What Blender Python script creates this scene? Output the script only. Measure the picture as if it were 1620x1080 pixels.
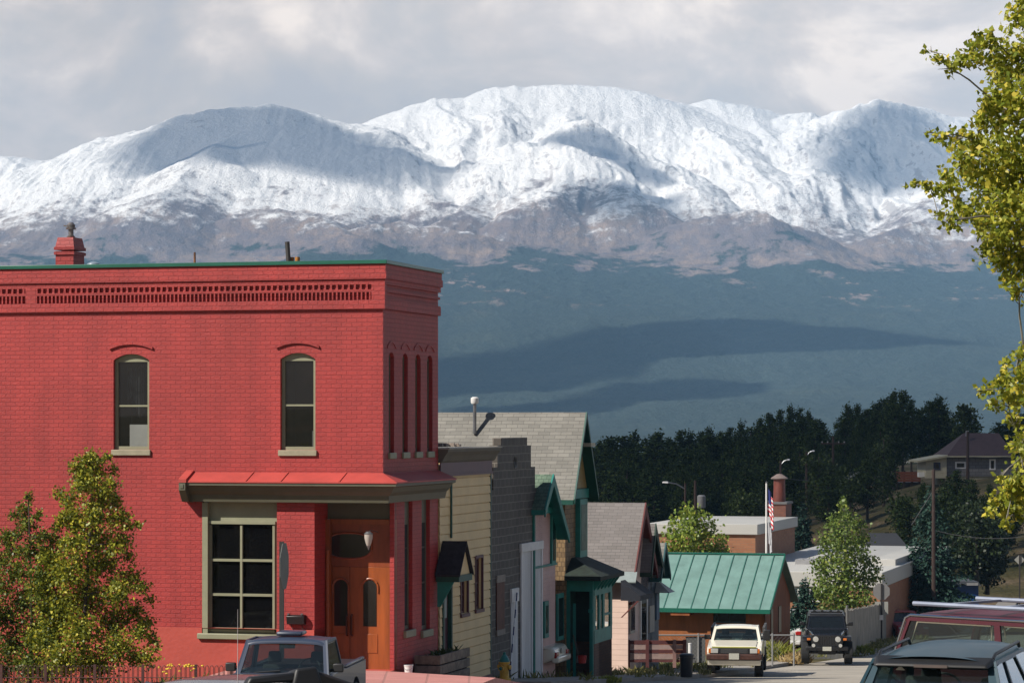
import bpy, bmesh, math, random
import numpy as np
from mathutils import Matrix, Vector, noise
random.seed(7); rng=np.random.default_rng(7)
S=bpy.context.scene
for o in list(bpy.data.objects): bpy.data.objects.remove(o)
COL=S.collection
# ---------------- camera, sky, sun, exposure ----------------
H=670.0; F=4500.0; CX=810.0            # photo pixels: horizon row, focal length, centre column
cd=bpy.data.cameras.new('camera'); cam=bpy.data.objects.new('camera',cd); COL.objects.link(cam)
cam.location=(0,0,0); cam.rotation_euler=(math.pi/2,0,0)
cd.sensor_width=36; cd.lens=36*F/1620; cd.shift_y=(H-540)/1620
cd.clip_start=0.5; cd.clip_end=40000
S.camera=cam
SUN_EL=math.radians(41); SUNH=Vector((-.88,-.475,0)).normalized()
SUND=Vector((SUNH.x*math.cos(SUN_EL),SUNH.y*math.cos(SUN_EL),math.sin(SUN_EL)))
ld=bpy.data.lights.new('sun','SUN'); ld.energy=5.0; ld.angle=math.radians(.5); ld.color=(1,.935,.84)
sun=bpy.data.objects.new('sun',ld); COL.objects.link(sun); sun.rotation_euler=SUND.to_track_quat('Z','Y').to_euler()
S.cycles.transparent_max_bounces=48
S.view_settings.view_transform='Standard'; S.view_settings.look='None'; S.view_settings.exposure=0.45; S.view_settings.gamma=1
W_=bpy.data.worlds.new('World'); S.world=W_; W_.use_nodes=True
nt=W_.node_tree; N=nt.nodes; L=nt.links; N.clear()
out=N.new('ShaderNodeOutputWorld'); bg=N.new('ShaderNodeBackground'); L.new(bg.outputs[0],out.inputs[0]); bg.inputs[1].default_value=.07
sky=N.new('ShaderNodeTexSky'); sky.sky_type='NISHITA'; sky.sun_disc=False; sky.sun_elevation=SUN_EL
sky.sun_rotation=math.atan2(SUND.x,SUND.y); sky.altitude=3000
tc=N.new('ShaderNodeTexCoord'); mp=N.new('ShaderNodeMapping'); mp.inputs['Scale'].default_value=(1,1,1.5); mp.inputs['Location'].default_value=(.31,.2,.47)
L.new(tc.outputs['Generated'],mp.inputs[0])
def puff(px,py,lo,hi,amt,prev):     # a sunlit cumulus head standing in a given direction of the sky
    d=Vector(((px-CX)/F,1,(H-py)/F)).normalized(); q=N.new('ShaderNodeVectorMath'); q.operation='DOT_PRODUCT'; L.new(tc.outputs['Generated'],q.inputs[0]); q.inputs[1].default_value=d
    r=N.new('ShaderNodeMapRange'); r.interpolation_type='SMOOTHSTEP'; r.inputs[1].default_value=math.cos(math.radians(hi)); r.inputs[2].default_value=math.cos(math.radians(lo)); r.inputs[3].default_value=0; r.inputs[4].default_value=amt; L.new(q.outputs['Value'],r.inputs[0])
    a=N.new('ShaderNodeMath'); a.operation='ADD'; L.new(prev,a.inputs[0]); L.new(r.outputs[0],a.inputs[1]); return a.outputs[0]
def wn(scale,detail,rough,dist=0):
    n=N.new('ShaderNodeTexNoise'); n.inputs['Scale'].default_value=scale; n.inputs['Detail'].default_value=detail; n.inputs['Roughness'].default_value=rough; n.inputs['Distortion'].default_value=dist
    L.new(mp.outputs[0],n.inputs['Vector']); return n
n1=wn(13,10,.60,.35); n2=wn(5,4,.5); n3=wn(2.2,3,.5)
def ramp(src,stops):
    r=N.new('ShaderNodeValToRGB'); e=r.color_ramp.elements
    e[0].position,e[0].color=stops[0][0],(*stops[0][1],1); e[1].position,e[1].color=stops[-1][0],(*stops[-1][1],1)
    for p,c in stops[1:-1]:
        k=e.new(p); k.color=(*c,1)
    L.new(src,r.inputs[0]); return r
CLD=ramp(puff(380,40,.3,1.6,.13,puff(500,5,.3,1.4,.12,puff(1180,95,.5,2.6,.05,puff(60,150,.5,2.2,-.03,n1.outputs[0])))),[(.36,(9.0,8.4,8.1)),(.46,(10.2,9.2,8.4)),(.53,(11.8,10.3,9.2)),(.64,(16.5,14.2,12.2))])
CL2=ramp(n2.outputs[0],[(.35,(.9,.91,.93)),(.65,(1.08,1.07,1.05))])
mul=N.new('ShaderNodeMix'); mul.data_type='RGBA'; mul.blend_type='MULTIPLY'; mul.inputs[0].default_value=1
L.new(CLD.outputs[0],mul.inputs[6]); L.new(CL2.outputs[0],mul.inputs[7])
# cloud cover: thick near the mountains, breaking up higher in the sky
sep=N.new('ShaderNodeSeparateXYZ'); L.new(tc.outputs['Generated'],sep.inputs[0])
cov=N.new('ShaderNodeMapRange'); cov.inputs[1].default_value=.15; cov.inputs[2].default_value=.42; cov.inputs[3].default_value=.42; cov.inputs[4].default_value=-.12
L.new(sep.outputs[2],cov.inputs[0])
add=N.new('ShaderNodeMath'); add.operation='ADD'; L.new(n3.outputs[0],add.inputs[0]); L.new(cov.outputs[0],add.inputs[1])
cm=ramp(add.outputs[0],[(.5,(0,0,0)),(.68,(1,1,1))])
mix=N.new('ShaderNodeMix'); mix.data_type='RGBA'; L.new(cm.outputs[0],mix.inputs[0]); L.new(sky.outputs[0],mix.inputs[6]); # the cloud bank facing the sun (over the mountains) is front-lit and brighter than the rest of the sky
dt=N.new('ShaderNodeVectorMath'); dt.operation='DOT_PRODUCT'; L.new(tc.outputs['Generated'],dt.inputs[0]); dt.inputs[1].default_value=Vector((.25,.968,0))
br=N.new('ShaderNodeMapRange'); br.interpolation_type='SMOOTHSTEP'; br.inputs[1].default_value=.55; br.inputs[2].default_value=.93; br.inputs[3].default_value=.33; br.inputs[4].default_value=1.0; L.new(dt.outputs['Value'],br.inputs[0])
ms=N.new('ShaderNodeMix'); ms.data_type='RGBA'; ms.blend_type='MULTIPLY'; ms.inputs[0].default_value=1; L.new(mul.outputs[2],ms.inputs[6]); L.new(br.outputs[0],ms.inputs[7]); L.new(ms.outputs[2],mix.inputs[7])
L.new(mix.outputs[2],bg.inputs[0])

# ---------------- coordinate helpers ----------------
A=math.atan2(1210,F); SA,CA=math.sin(A),math.cos(A); CXW,CYW=-2.81,62.0
def R2W(lx,ly): return (CXW+CA*lx+SA*ly, CYW-SA*lx+CA*ly)      # street frame -> world
def W2R(x,y):
    dx,dy=x-CXW,y-CYW; return (CA*dx-SA*dy, SA*dx+CA*dy)
def LY(px,lx=0.0):
    k=(px-CX)/F; return (k*(CYW-SA*lx)-CXW-CA*lx)/(SA-k*CA)
def LX(px,ly=0.0):
    k=(px-CX)/F; return (k*(CYW+CA*ly)-CXW-SA*ly)/(CA+k*SA)
def ZZ(py,lx,ly): return (H-py)*R2W(lx,ly)[1]/F
def P(px,py,Y): return ((px-CX)*Y/F, Y, (H-py)*Y/F)
KN=[(-80,2.0),(-10,-1.1),(0,-1.6),(14,-2.75),(27,-3.7),(37,-4.35),(50,-5.2),(62,-5.82),(68,-6.27),(74,-6.74),(80,-7.22),(86,-7.67),(98,-8.36),(110,-9.0),(131,-10.0),(150,-11.2),(200,-13.5),(300,-15),(420,-16),(700,-22),(2600,-30),(12000,-30)]
def gz(Y): return float(np.interp(Y,[k[0] for k in KN],[k[1] for k in KN]))
def sst(t): t=min(1,max(0,t)); return t*t*(3-2*t)
def g(X,Y):
    z=gz(Y)
    if Y>150:
        m=sst((Y-150)/95)*(1-sst((Y-430)/300))
        z+=m*(9.3*sst((X-2-(Y-240)*.02)/42)+2.0*sst((X-30)/60)+.5*noise.noise(Vector((X*.05,Y*.04,3))))
    return z
def gr(lx,ly): return g(*R2W(lx,ly))

# ---------------- material helpers ----------------
MC={}; ALB=.70
def srgb(*c): return tuple(((v/255)/12.92 if v<=10 else (((v/255)+.055)/1.055)**2.4) for v in c)
def mat(name,col,rough=.7,var=.12,scale=3.0,bump=0,bscale=40,metal=0,spec=.5,coat=0,stain=None,coord='Object',streak=False):
    if name in MC: return MC[name]
    col=tuple(c*ALB for c in col)
    m=bpy.data.materials.new(name); m.use_nodes=True; n=m.node_tree.nodes; l=m.node_tree.links
    b=n['Principled BSDF']; b.inputs['Roughness'].default_value=rough; b.inputs['Metallic'].default_value=metal
    b.inputs['Specular IOR Level'].default_value=spec; b.inputs['Coat Weight'].default_value=coat
    t=n.new('ShaderNodeTexCoord'); mpp=n.new('ShaderNodeMapping'); l.new(t.outputs[coord],mpp.inputs[0])
    if streak: mpp.inputs['Scale'].default_value=(1,1,.15)
    x=n.new('ShaderNodeTexNoise'); x.inputs['Scale'].default_value=scale; x.inputs['Detail'].default_value=7; x.inputs['Roughness'].default_value=.65
    l.new(mpp.outputs[0],x.inputs['Vector'])
    r=n.new('ShaderNodeValToRGB'); e=r.color_ramp.elements; e[0].position=.3; e[1].position=.7
    c2=stain if stain else tuple(c*(1-var*1.6) for c in col)
    e[0].color=(*c2,1); e[1].color=(*[min(1,c*(1+var)) for c in col],1)
    l.new(x.outputs[0],r.inputs[0]); l.new(r.outputs[0],b.inputs['Base Color'])
    if bump:
        y=n.new('ShaderNodeTexNoise'); y.inputs['Scale'].default_value=bscale; y.inputs['Detail'].default_value=4; l.new(mpp.outputs[0],y.inputs['Vector'])
        bp=n.new('ShaderNodeBump'); bp.inputs['Strength'].default_value=bump; bp.inputs['Distance'].default_value=.02; l.new(y.outputs[0],bp.inputs['Height']); l.new(bp.outputs[0],b.inputs['Normal'])
    MC[name]=m; return m
def brick(name,c1,c2,mortar,w=.22,h=.075,ms=.008,bump=.6,dist=.012,rough=.75,var=.25,vscale=.6,plane='wall',squash=1.0,offset=.5,stain=None,streaks=0):
    """courses on any vertical wall (x+y, z), or on a sloping roof ('roof': x, along-slope)"""
    if name in MC: return MC[name]
    c1,c2,mortar=[tuple(v*ALB for v in q) for q in (c1,c2,mortar)]
    m=bpy.data.materials.new(name); m.use_nodes=True; n=m.node_tree.nodes; l=m.node_tree.links
    b=n['Principled BSDF']; b.inputs['Roughness'].default_value=rough
    t=n.new('ShaderNodeTexCoord'); s=n.new('ShaderNodeSeparateXYZ'); l.new(t.outputs['Object'],s.inputs[0])
    c=n.new('ShaderNodeCombineXYZ')
    if plane=='wall':
        a=n.new('ShaderNodeMath'); l.new(s.outputs[0],a.inputs[0]); l.new(s.outputs[1],a.inputs[1]); l.new(a.outputs[0],c.inputs[0]); l.new(s.outputs[2],c.inputs[1])
    elif plane=='roof': l.new(s.outputs[0],c.inputs[0]); l.new(s.outputs[2],c.inputs[1])
    else: l.new(s.outputs[0],c.inputs[0]); l.new(s.outputs[1],c.inputs[1])
    # gentle wobble so the courses are not ruler straight
    wob=n.new('ShaderNodeTexNoise'); wob.inputs['Scale'].default_value=1.3; wob.inputs['Detail'].default_value=3; l.new(t.outputs['Object'],wob.inputs['Vector'])
    wm=n.new('ShaderNodeVectorMath'); wm.operation='MULTIPLY_ADD'; l.new(wob.outputs['Color'],wm.inputs[0]); wm.inputs[1].default_value=(.02,.035,0); l.new(c.outputs[0],wm.inputs[2])
    k=n.new('ShaderNodeTexBrick'); l.new(wm.outputs[0],k.inputs['Vector']); k.offset=offset
    k.inputs['Color1'].default_value=(*c1,1); k.inputs['Color2'].default_value=(*c2,1); k.inputs['Mortar'].default_value=(*mortar,1)
    k.inputs['Scale'].default_value=1; k.inputs['Mortar Size'].default_value=ms; k.inputs['Mortar Smooth'].default_value=.35; k.inputs['Brick Width'].default_value=w; k.inputs['Row Height'].default_value=h
    x=n.new('ShaderNodeTexNoise'); x.inputs['Scale'].default_value=vscale; x.inputs['Detail'].default_value=8; x.inputs['Roughness'].default_value=.6; l.new(t.outputs['Object'],x.inputs['Vector'])
    r=n.new('ShaderNodeValToRGB'); e=r.color_ramp.elements; e[0].position=.3; e[1].position=.7
    lo=stain if stain else (1-var,)*3
    e[0].color=(*lo,1); e[1].color=(1+var*.3,)*3+(1,)
    l.new(x.outputs[0],r.inputs[0])
    mx=n.new('ShaderNodeMix'); mx.data_type='RGBA'; mx.blend_type='MULTIPLY'; mx.inputs[0].default_value=1; l.new(k.outputs['Color'],mx.inputs[6]); l.new(r.outputs[0],mx.inputs[7])
    oc=mx.outputs[2]
    if streaks:      # rain-washed and faded paint running down the wall
        sm_=n.new('ShaderNodeMapping'); sm_.inputs['Scale'].default_value=(2.2,2.2,.22); l.new(t.outputs['Object'],sm_.inputs[0]); sx=n.new('ShaderNodeTexNoise'); sx.inputs['Scale'].default_value=1; sx.inputs['Detail'].default_value=8; sx.inputs['Roughness'].default_value=.65; l.new(sm_.outputs[0],sx.inputs['Vector'])
        sr=n.new('ShaderNodeValToRGB'); q=sr.color_ramp.elements; q[0].position=.32; q[0].color=(1-streaks,1-streaks*.9,1-streaks*.9,1); q[1].position=.7; q[1].color=(1.06,1.12,1.10,1); l.new(sx.outputs[0],sr.inputs[0])
        m3=n.new('ShaderNodeMix'); m3.data_type='RGBA'; m3.blend_type='MULTIPLY'; m3.inputs[0].default_value=1; l.new(oc,m3.inputs[6]); l.new(sr.outputs[0],m3.inputs[7]); oc=m3.outputs[2]
    l.new(oc,b.inputs['Base Color'])
    y=n.new('ShaderNodeTexNoise'); y.inputs['Scale'].default_value=25; l.new(t.outputs['Object'],y.inputs['Vector'])
    hm=n.new('ShaderNodeMath'); hm.operation='MULTIPLY_ADD'; l.new(k.outputs['Fac'],hm.inputs[0]); hm.inputs[1].default_value=-1; 
    ym=n.new('ShaderNodeMath'); ym.operation='MULTIPLY'; ym.inputs[1].default_value=.9; l.new(y.outputs[0],ym.inputs[0]); l.new(ym.outputs[0],hm.inputs[2])
    bp=n.new('ShaderNodeBump'); bp.inputs['Strength'].default_value=bump; bp.inputs['Distance'].default_value=dist; l.new(hm.outputs[0],bp.inputs['Height']); l.new(bp.outputs[0],b.inputs['Normal'])
    MC[name]=m; return m
def glassmat(name,tint=(.75,.8,.78),refl=1.0,rough=.02,opq=.0,base=(.02,.022,.022)):
    if name in MC: return MC[name]
    m=bpy.data.materials.new(name); m.use_nodes=True; n=m.node_tree.nodes; l=m.node_tree.links; n.clear()
    o=n.new('ShaderNodeOutputMaterial'); t=n.new('ShaderNodeBsdfTransparent'); t.inputs[0].default_value=(*tint,1)
    gl=n.new('ShaderNodeBsdfGlossy'); gl.inputs['Roughness'].default_value=rough
    d=n.new('ShaderNodeBsdfDiffuse'); d.inputs[0].default_value=(*base,1)
    m0=n.new('ShaderNodeMixShader'); m0.inputs[0].default_value=opq; l.new(t.outputs[0],m0.inputs[1]); l.new(d.outputs[0],m0.inputs[2])
    f=n.new('ShaderNodeLayerWeight'); f.inputs[0].default_value=.5; pw=n.new('ShaderNodeMath'); pw.operation='POWER'; pw.inputs[1].default_value=4.5; l.new(f.outputs['Facing'],pw.inputs[0])
    fm=n.new('ShaderNodeMath'); fm.operation='MULTIPLY_ADD'; fm.inputs[1].default_value=.95*refl; fm.inputs[2].default_value=.05*refl; fm.use_clamp=True; l.new(pw.outputs[0],fm.inputs[0])
    mx=n.new('ShaderNodeMixShader'); l.new(fm.outputs[0],mx.inputs[0]); l.new(m0.outputs[0],mx.inputs[1]); l.new(gl.outputs[0],mx.inputs[2]); l.new(mx.outputs[0],o.inputs[0])
    MC[name]=m; return m
def leafmat(name,c1,c2,c3=None,trans=.35,rough=.45,spec=.35):
    if name in MC: return MC[name]
    m=bpy.data.materials.new(name); m.use_nodes=True; n=m.node_tree.nodes; l=m.node_tree.links; n.clear()
    o=n.new('ShaderNodeOutputMaterial'); ge=n.new('ShaderNodeNewGeometry'); r=n.new('ShaderNodeValToRGB'); e=r.color_ramp.elements
    e[0].position=0; e[0].color=(*c1,1); e[1].position=.75; e[1].color=(*c2,1)
    if c3: k=e.new(.97); k.color=(*c3,1)
    l.new(ge.outputs['Random Per Island'],r.inputs[0])
    b=n.new('ShaderNodeBsdfPrincipled'); b.inputs['Roughness'].default_value=rough; b.inputs['Specular IOR Level'].default_value=spec; l.new(r.outputs[0],b.inputs['Base Color'])
    t=n.new('ShaderNodeBsdfTranslucent'); l.new(r.outputs[0],t.inputs[0])
    mx=n.new('ShaderNodeMixShader'); mx.inputs[0].default_value=trans; l.new(b.outputs[0],mx.inputs[1]); l.new(t.outputs[0],mx.inputs[2]); l.new(mx.outputs[0],o.inputs[0])
    MC[name]=m; return m

# ---------------- object helpers ----------------
OFF={}
def tag(o,label=None,cat=None,group=None,kind=None):
    if label: o['label']=label
    if cat: o['category']=cat
    if group: o['group']=group
    if kind: o['kind']=kind
    return o
def thing(name,label,cat,loc=(0,0,0),rot=0.0,row=False,group=None):
    o=bpy.data.objects.new(name,None); COL.objects.link(o); o.empty_display_size=.2
    if row:
        x,y=R2W(loc[0],loc[1]); o.location=(x,y,loc[2]); o.rotation_euler=(0,0,-A+rot); OFF[o.name]=loc if rot==0 else (0,0,0)
    else:
        o.location=loc; o.rotation_euler=(0,0,rot); OFF[o.name]=(0,0,0)
    return tag(o,label,cat,group)
def copy_thing(o,loc,rz,label=None,sc=1.0):
    c=o.copy(); COL.objects.link(c); c.location=loc; c.rotation_euler=(0,0,rz); c.scale=(sc,sc,sc)
    if label: c['label']=label
    for ch in o.children:
        d=ch.copy(); COL.objects.link(d); d.parent=c
        for gch in ch.children:
            e=gch.copy(); COL.objects.link(e); e.parent=d
    return c
class MB:
    def __init__(s): s.v=[]; s.f=[]; s.smooth=set()
    def add(s,vs,fs,sm=False):
        b=len(s.v); s.v+= [tuple(p) for p in vs]
        for f in fs:
            if sm: s.smooth.add(len(s.f))
            s.f.append(tuple(i+b for i in f))
        return s
    def box(s,x0,x1,y0,y1,z0,z1):
        if x0>x1:x0,x1=x1,x0
        if y0>y1:y0,y1=y1,y0
        if z0>z1:z0,z1=z1,z0
        return s.add([(x0,y0,z0),(x1,y0,z0),(x1,y1,z0),(x0,y1,z0),(x0,y0,z1),(x1,y0,z1),(x1,y1,z1),(x0,y1,z1)],
            [(0,3,2,1),(4,5,6,7),(0,1,5,4),(1,2,6,5),(2,3,7,6),(3,0,4,7)])
    def prism(s,poly,axis,a,b):
        """poly in the plane normal to axis: 'x'->(y,z) 'y'->(x,z) 'z'->(x,y)"""
        def pt(p,c): return (c,p[0],p[1]) if axis=='x' else ((p[0],c,p[1]) if axis=='y' else (p[0],p[1],c))
        n=len(poly); vs=[pt(p,a) for p in poly]+[pt(p,b) for p in poly]
        return s.add(vs,[tuple(range(n)),tuple(range(2*n-1,n-1,-1))]+[(i,(i+1)%n,n+(i+1)%n,n+i) for i in range(n)])
    def hexa(s,bot,top):
        return s.add(list(bot)+list(top),[(3,2,1,0),(4,5,6,7),(0,1,5,4),(1,2,6,5),(2,3,7,6),(3,0,4,7)])
    def tube(s,pts,r,seg=8,sm=True,cap=True):
        pts=[Vector(p) for p in pts]; rs=r if isinstance(r,(list,tuple)) else [r]*len(pts); rings=[]; b=len(s.v); vs=[]
        for i,p in enumerate(pts):
            d=(pts[min(i+1,len(pts)-1)]-pts[max(i-1,0)]).normalized(); u=d.orthogonal() if abs(d.z)<.9 else d.cross(Vector((0,1,0)))
            u=d.cross(Vector((0,0,1))) if abs(d.z)<.9 else d.cross(Vector((0,1,0))); u.normalize(); w=d.cross(u)
            for k in range(seg):
                a=2*math.pi*k/seg; vs.append(p+(u*math.cos(a)+w*math.sin(a))*rs[i])
        fs=[]
        for i in range(len(pts)-1):
            for k in range(seg): fs.append((i*seg+k,i*seg+(k+1)%seg,(i+1)*seg+(k+1)%seg,(i+1)*seg+k))
        s.add(vs,fs,sm)
        if cap: s.f.append(tuple(b+k for k in range(seg))[::-1]); s.f.append(tuple(b+(len(pts)-1)*seg+k for k in range(seg)))
        return s
    def lathe(s,prof,c=(0,0,0),axis='z',seg=16,sm=True):
        vs=[];fs=[]
        for (r,h) in prof:
            for k in range(seg):
                a=2*math.pi*k/seg; x,y=r*math.cos(a),r*math.sin(a)
                vs.append((c[0]+x,c[1]+y,c[2]+h) if axis=='z' else ((c[0]+h,c[1]+x,c[2]+y) if axis=='x' else (c[0]+x,c[1]+h,c[2]+y)))
        for i in range(len(prof)-1):
            for k in range(seg): fs.append((i*seg+k,i*seg+(k+1)%seg,(i+1)*seg+(k+1)%seg,(i+1)*seg+k))
        return s.add(vs,fs,sm)
    def build(s,name,m,parent=None,bevel=0,seg=2,label=None,smooth=False,angle=35):
        off=(0,0,0)
        if parent is not None:
            q=parent
            while q is not None and q.name not in OFF: q=q.parent
            off=OFF[q.name] if q else off
        me=bpy.data.meshes.new(name); v=np.array(s.v,dtype=float)-np.array(off)
        me.from_pydata(v.tolist(),[],s.f)
        me.materials.append(m)
        bm=bmesh.new(); bm.from_mesh(me); bmesh.ops.recalc_face_normals(bm,faces=bm.faces); bm.to_mesh(me); bm.free()
        if smooth or bevel or s.smooth:
            me.polygons.foreach_set('use_smooth',[True]*len(me.polygons)); me.set_sharp_from_angle(angle=math.radians(angle))
        o=bpy.data.objects.new(name,me); COL.objects.link(o)
        if parent is not None: o.parent=parent
        if bevel:
            b=o.modifiers.new('bevel','BEVEL'); b.width=bevel; b.segments=seg; b.limit_method='ANGLE'; b.angle_limit=math.radians(32); b.harden_normals=False
        if label: o['label']=label
        return o
def npmesh(name,v,f,m,parent=None,smooth=False,kind=None):
    me=bpy.data.meshes.new(name); v=np.asarray(v,dtype=np.float32); f=np.asarray(f,dtype=np.int32); k=f.shape[1]
    me.vertices.add(len(v)); me.vertices.foreach_set('co',v.ravel()); me.loops.add(f.size); me.loops.foreach_set('vertex_index',f.ravel())
    me.polygons.add(len(f)); me.polygons.foreach_set('loop_start',np.arange(0,f.size,k,dtype=np.int32)); me.polygons.foreach_set('loop_total',np.full(len(f),k,dtype=np.int32))
    if smooth: me.polygons.foreach_set('use_smooth',np.ones(len(f),dtype=bool))
    me.update(calc_edges=True); me.materials.append(m)
    o=bpy.data.objects.new(name,me); COL.objects.link(o)
    if parent is not None: o.parent=parent
    if kind: o['kind']=kind
    return o
# ---------------- terrain: ground, mountains ----------------
def groundmat():
    m=bpy.data.materials.new('ground'); m.use_nodes=True; n=m.node_tree.nodes; l=m.node_tree.links; b=n['Principled BSDF']; b.inputs['Roughness'].default_value=.95; b.inputs['Specular IOR Level'].default_value=.1
    t=n.new('ShaderNodeTexCoord')
    x=n.new('ShaderNodeTexNoise'); x.inputs['Scale'].default_value=.09; x.inputs['Detail'].default_value=10; x.inputs['Roughness'].default_value=.7; l.new(t.outputs['Object'],x.inputs['Vector'])
    r=n.new('ShaderNodeValToRGB'); e=r.color_ramp.elements; e[0].position=.36; e[0].color=(.040,.042,.016,1); e[1].position=.66; e[1].color=(.20,.14,.09,1); k=e.new(.5); k.color=(.085,.072,.030,1)
    l.new(x.outputs[0],r.inputs[0])
    y=n.new('ShaderNodeTexNoise'); y.inputs['Scale'].default_value=3; y.inputs['Detail'].default_value=6; l.new(t.outputs['Object'],y.inputs['Vector'])
    mx=n.new('ShaderNodeMix'); mx.data_type='RGBA'; mx.blend_type='OVERLAY'; mx.inputs[0].default_value=.8; l.new(r.outputs[0],mx.inputs[6]); l.new(y.outputs[0],mx.inputs[7]); l.new(mx.outputs[2],b.inputs['Base Color'])
    bp=n.new('ShaderNodeBump'); bp.inputs['Distance'].default_value=.3; bp.inputs['Strength'].default_value=.8; l.new(y.outputs[0],bp.inputs['Height']); l.new(bp.outputs[0],b.inputs['Normal'])
    return m
ROWS=sorted(set([k[0] for k in KN if k[0]<=2600]+list(range(-80,150,4))+list(range(150,460,6))+list(range(460,800,30))+list(range(800,2601,200))))
def build_ground():
    us=np.linspace(-1,1,181); v=[]
    for Y in ROWS:
        hw=90+.42*(Y+60)
        for u in us: X=u*hw; v.append((X,Y,g(X,Y)-(0 if abs(u)<.999 else 2)))
    n=len(us); f=[(i*n+j,i*n+j+1,(i+1)*n+j+1,(i+1)*n+j) for i in range(len(ROWS)-1) for j in range(n-1)]
    npmesh('ground',v,f,groundmat(),smooth=True,kind='structure')
build_ground()

def fbm(X,Y,seed,octs=6,rough=.5,ridged=False):
    r=np.random.default_rng(seed); tot=np.zeros_like(X); amp=1; fr=1; nn=0
    for o in range(octs):
        T=r.random((256,256)); x=X*fr+r.random()*100; y=Y*fr+r.random()*100
        xi=np.floor(x).astype(int); yi=np.floor(y).astype(int); fx=x-xi; fy=y-yi; fx=fx*fx*(3-2*fx); fy=fy*fy*(3-2*fy)
        a=T[xi%256,yi%256]; b=T[(xi+1)%256,yi%256]; c=T[xi%256,(yi+1)%256]; d=T[(xi+1)%256,(yi+1)%256]
        n=(a*(1-fx)+b*fx)*(1-fy)+(c*(1-fx)+d*fx)*fy
        if ridged: n=1-np.abs(2*n-1)
        tot+=amp*(n-.5); nn+=amp; amp*=rough; fr*=2.03
    return tot/nn*2
RIDGES=[
 [(-700,8900,300),(-300,8800,262),(0,8800,247),(45,8800,252),(85,8850,259),(125,8800,249),(165,8700,239),(205,8600,224),(240,8500,208),(270,8400,199),(300,8300,190),(335,8250,181),(370,8200,172),(430,8200,166),(470,8300,176),(500,8400,188),(545,8700,201),(590,9000,203),(640,9100,188),(670,9100,168),(700,9100,160),(750,9150,156),(800,9200,140),(850,9200,138),(900,9200,136),(980,9200,141),(1020,9250,152),(1060,9300,161),(1090,9350,169),(1125,9400,159),(1180,9500,170),(1230,9500,186),(1270,9300,179),(1300,9250,186),(1345,9200,181),(1390,9000,160),(1430,9000,168),(1480,9200,188),(1520,9300,186),(1580,9300,193),(1700,9300,210),(2400,9300,290)],
 [(430,8200,166),(385,7950,208),(345,7700,236),(325,7500,252),(290,7300,285),(250,7000,318),(225,6800,352)],
 [(240,8500,208),(215,8200,250),(180,7800,290),(150,7300,335)],
 [(500,8400,190),(560,8000,235),(620,7700,275),(680,7300,318)],
 [(905,9000,165),(905,8600,200),(905,8150,207)],
 [(905,8150,207),(870,8000,222),(840,7850,240),(800,7650,272),(770,7500,298),(735,7300,328),(690,7000,352)],
 [(905,8150,207),(935,8100,209),(965,8000,226),(1000,7850,250),(1035,7700,275),(1070,7550,299),(1110,7350,322)],
 [(870,7700,240),(900,7600,252),(880,7350,295),(850,7050,335)],
 [(960,7700,262),(985,7400,300),(1000,7100,330)],
 [(1060,6950,370),(1120,6900,350),(1185,6850,338),(1215,6750,350),(1240,6650,370),(1270,6500,398),(1290,6300,420)],
 [(1390,9000,160),(1365,8700,195),(1340,8400,222),(1310,8100,258),(1280,7800,292),(1240,7500,325)],
 [(1430,9000,168),(1450,8600,210),(1475,8200,248),(1500,7800,290),(1520,7400,325)],
 [(1060,9300,161),(1100,8900,195),(1140,8500,222),(1180,8100,255),(1210,7800,286),(1235,7500,320)],
 [(1180,9500,170),(1215,9000,205),(1250,8600,235),(1265,8300,262)],
 [(700,9100,160),(730,8700,195),(725,8300,232),(740,7950,265),(725,7600,295)],
 [(800,9200,140),(810,8800,180),(790,8450,218),(795,8100,250)],
 [(0,8800,247),(45,8300,285),(95,7800,318),(130,7300,345)],
 [(-150,8900,255),(-60,8200,300),(0,7500,345)],
 [(560,6800,372),(640,6900,352),(720,6800,368)],
 [(380,7000,345),(440,7000,338),(500,6900,352),(560,6700,380)],
 [(1400,6800,372),(1480,6900,352),(1560,6800,370),(1700,6700,380)],
]
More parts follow.
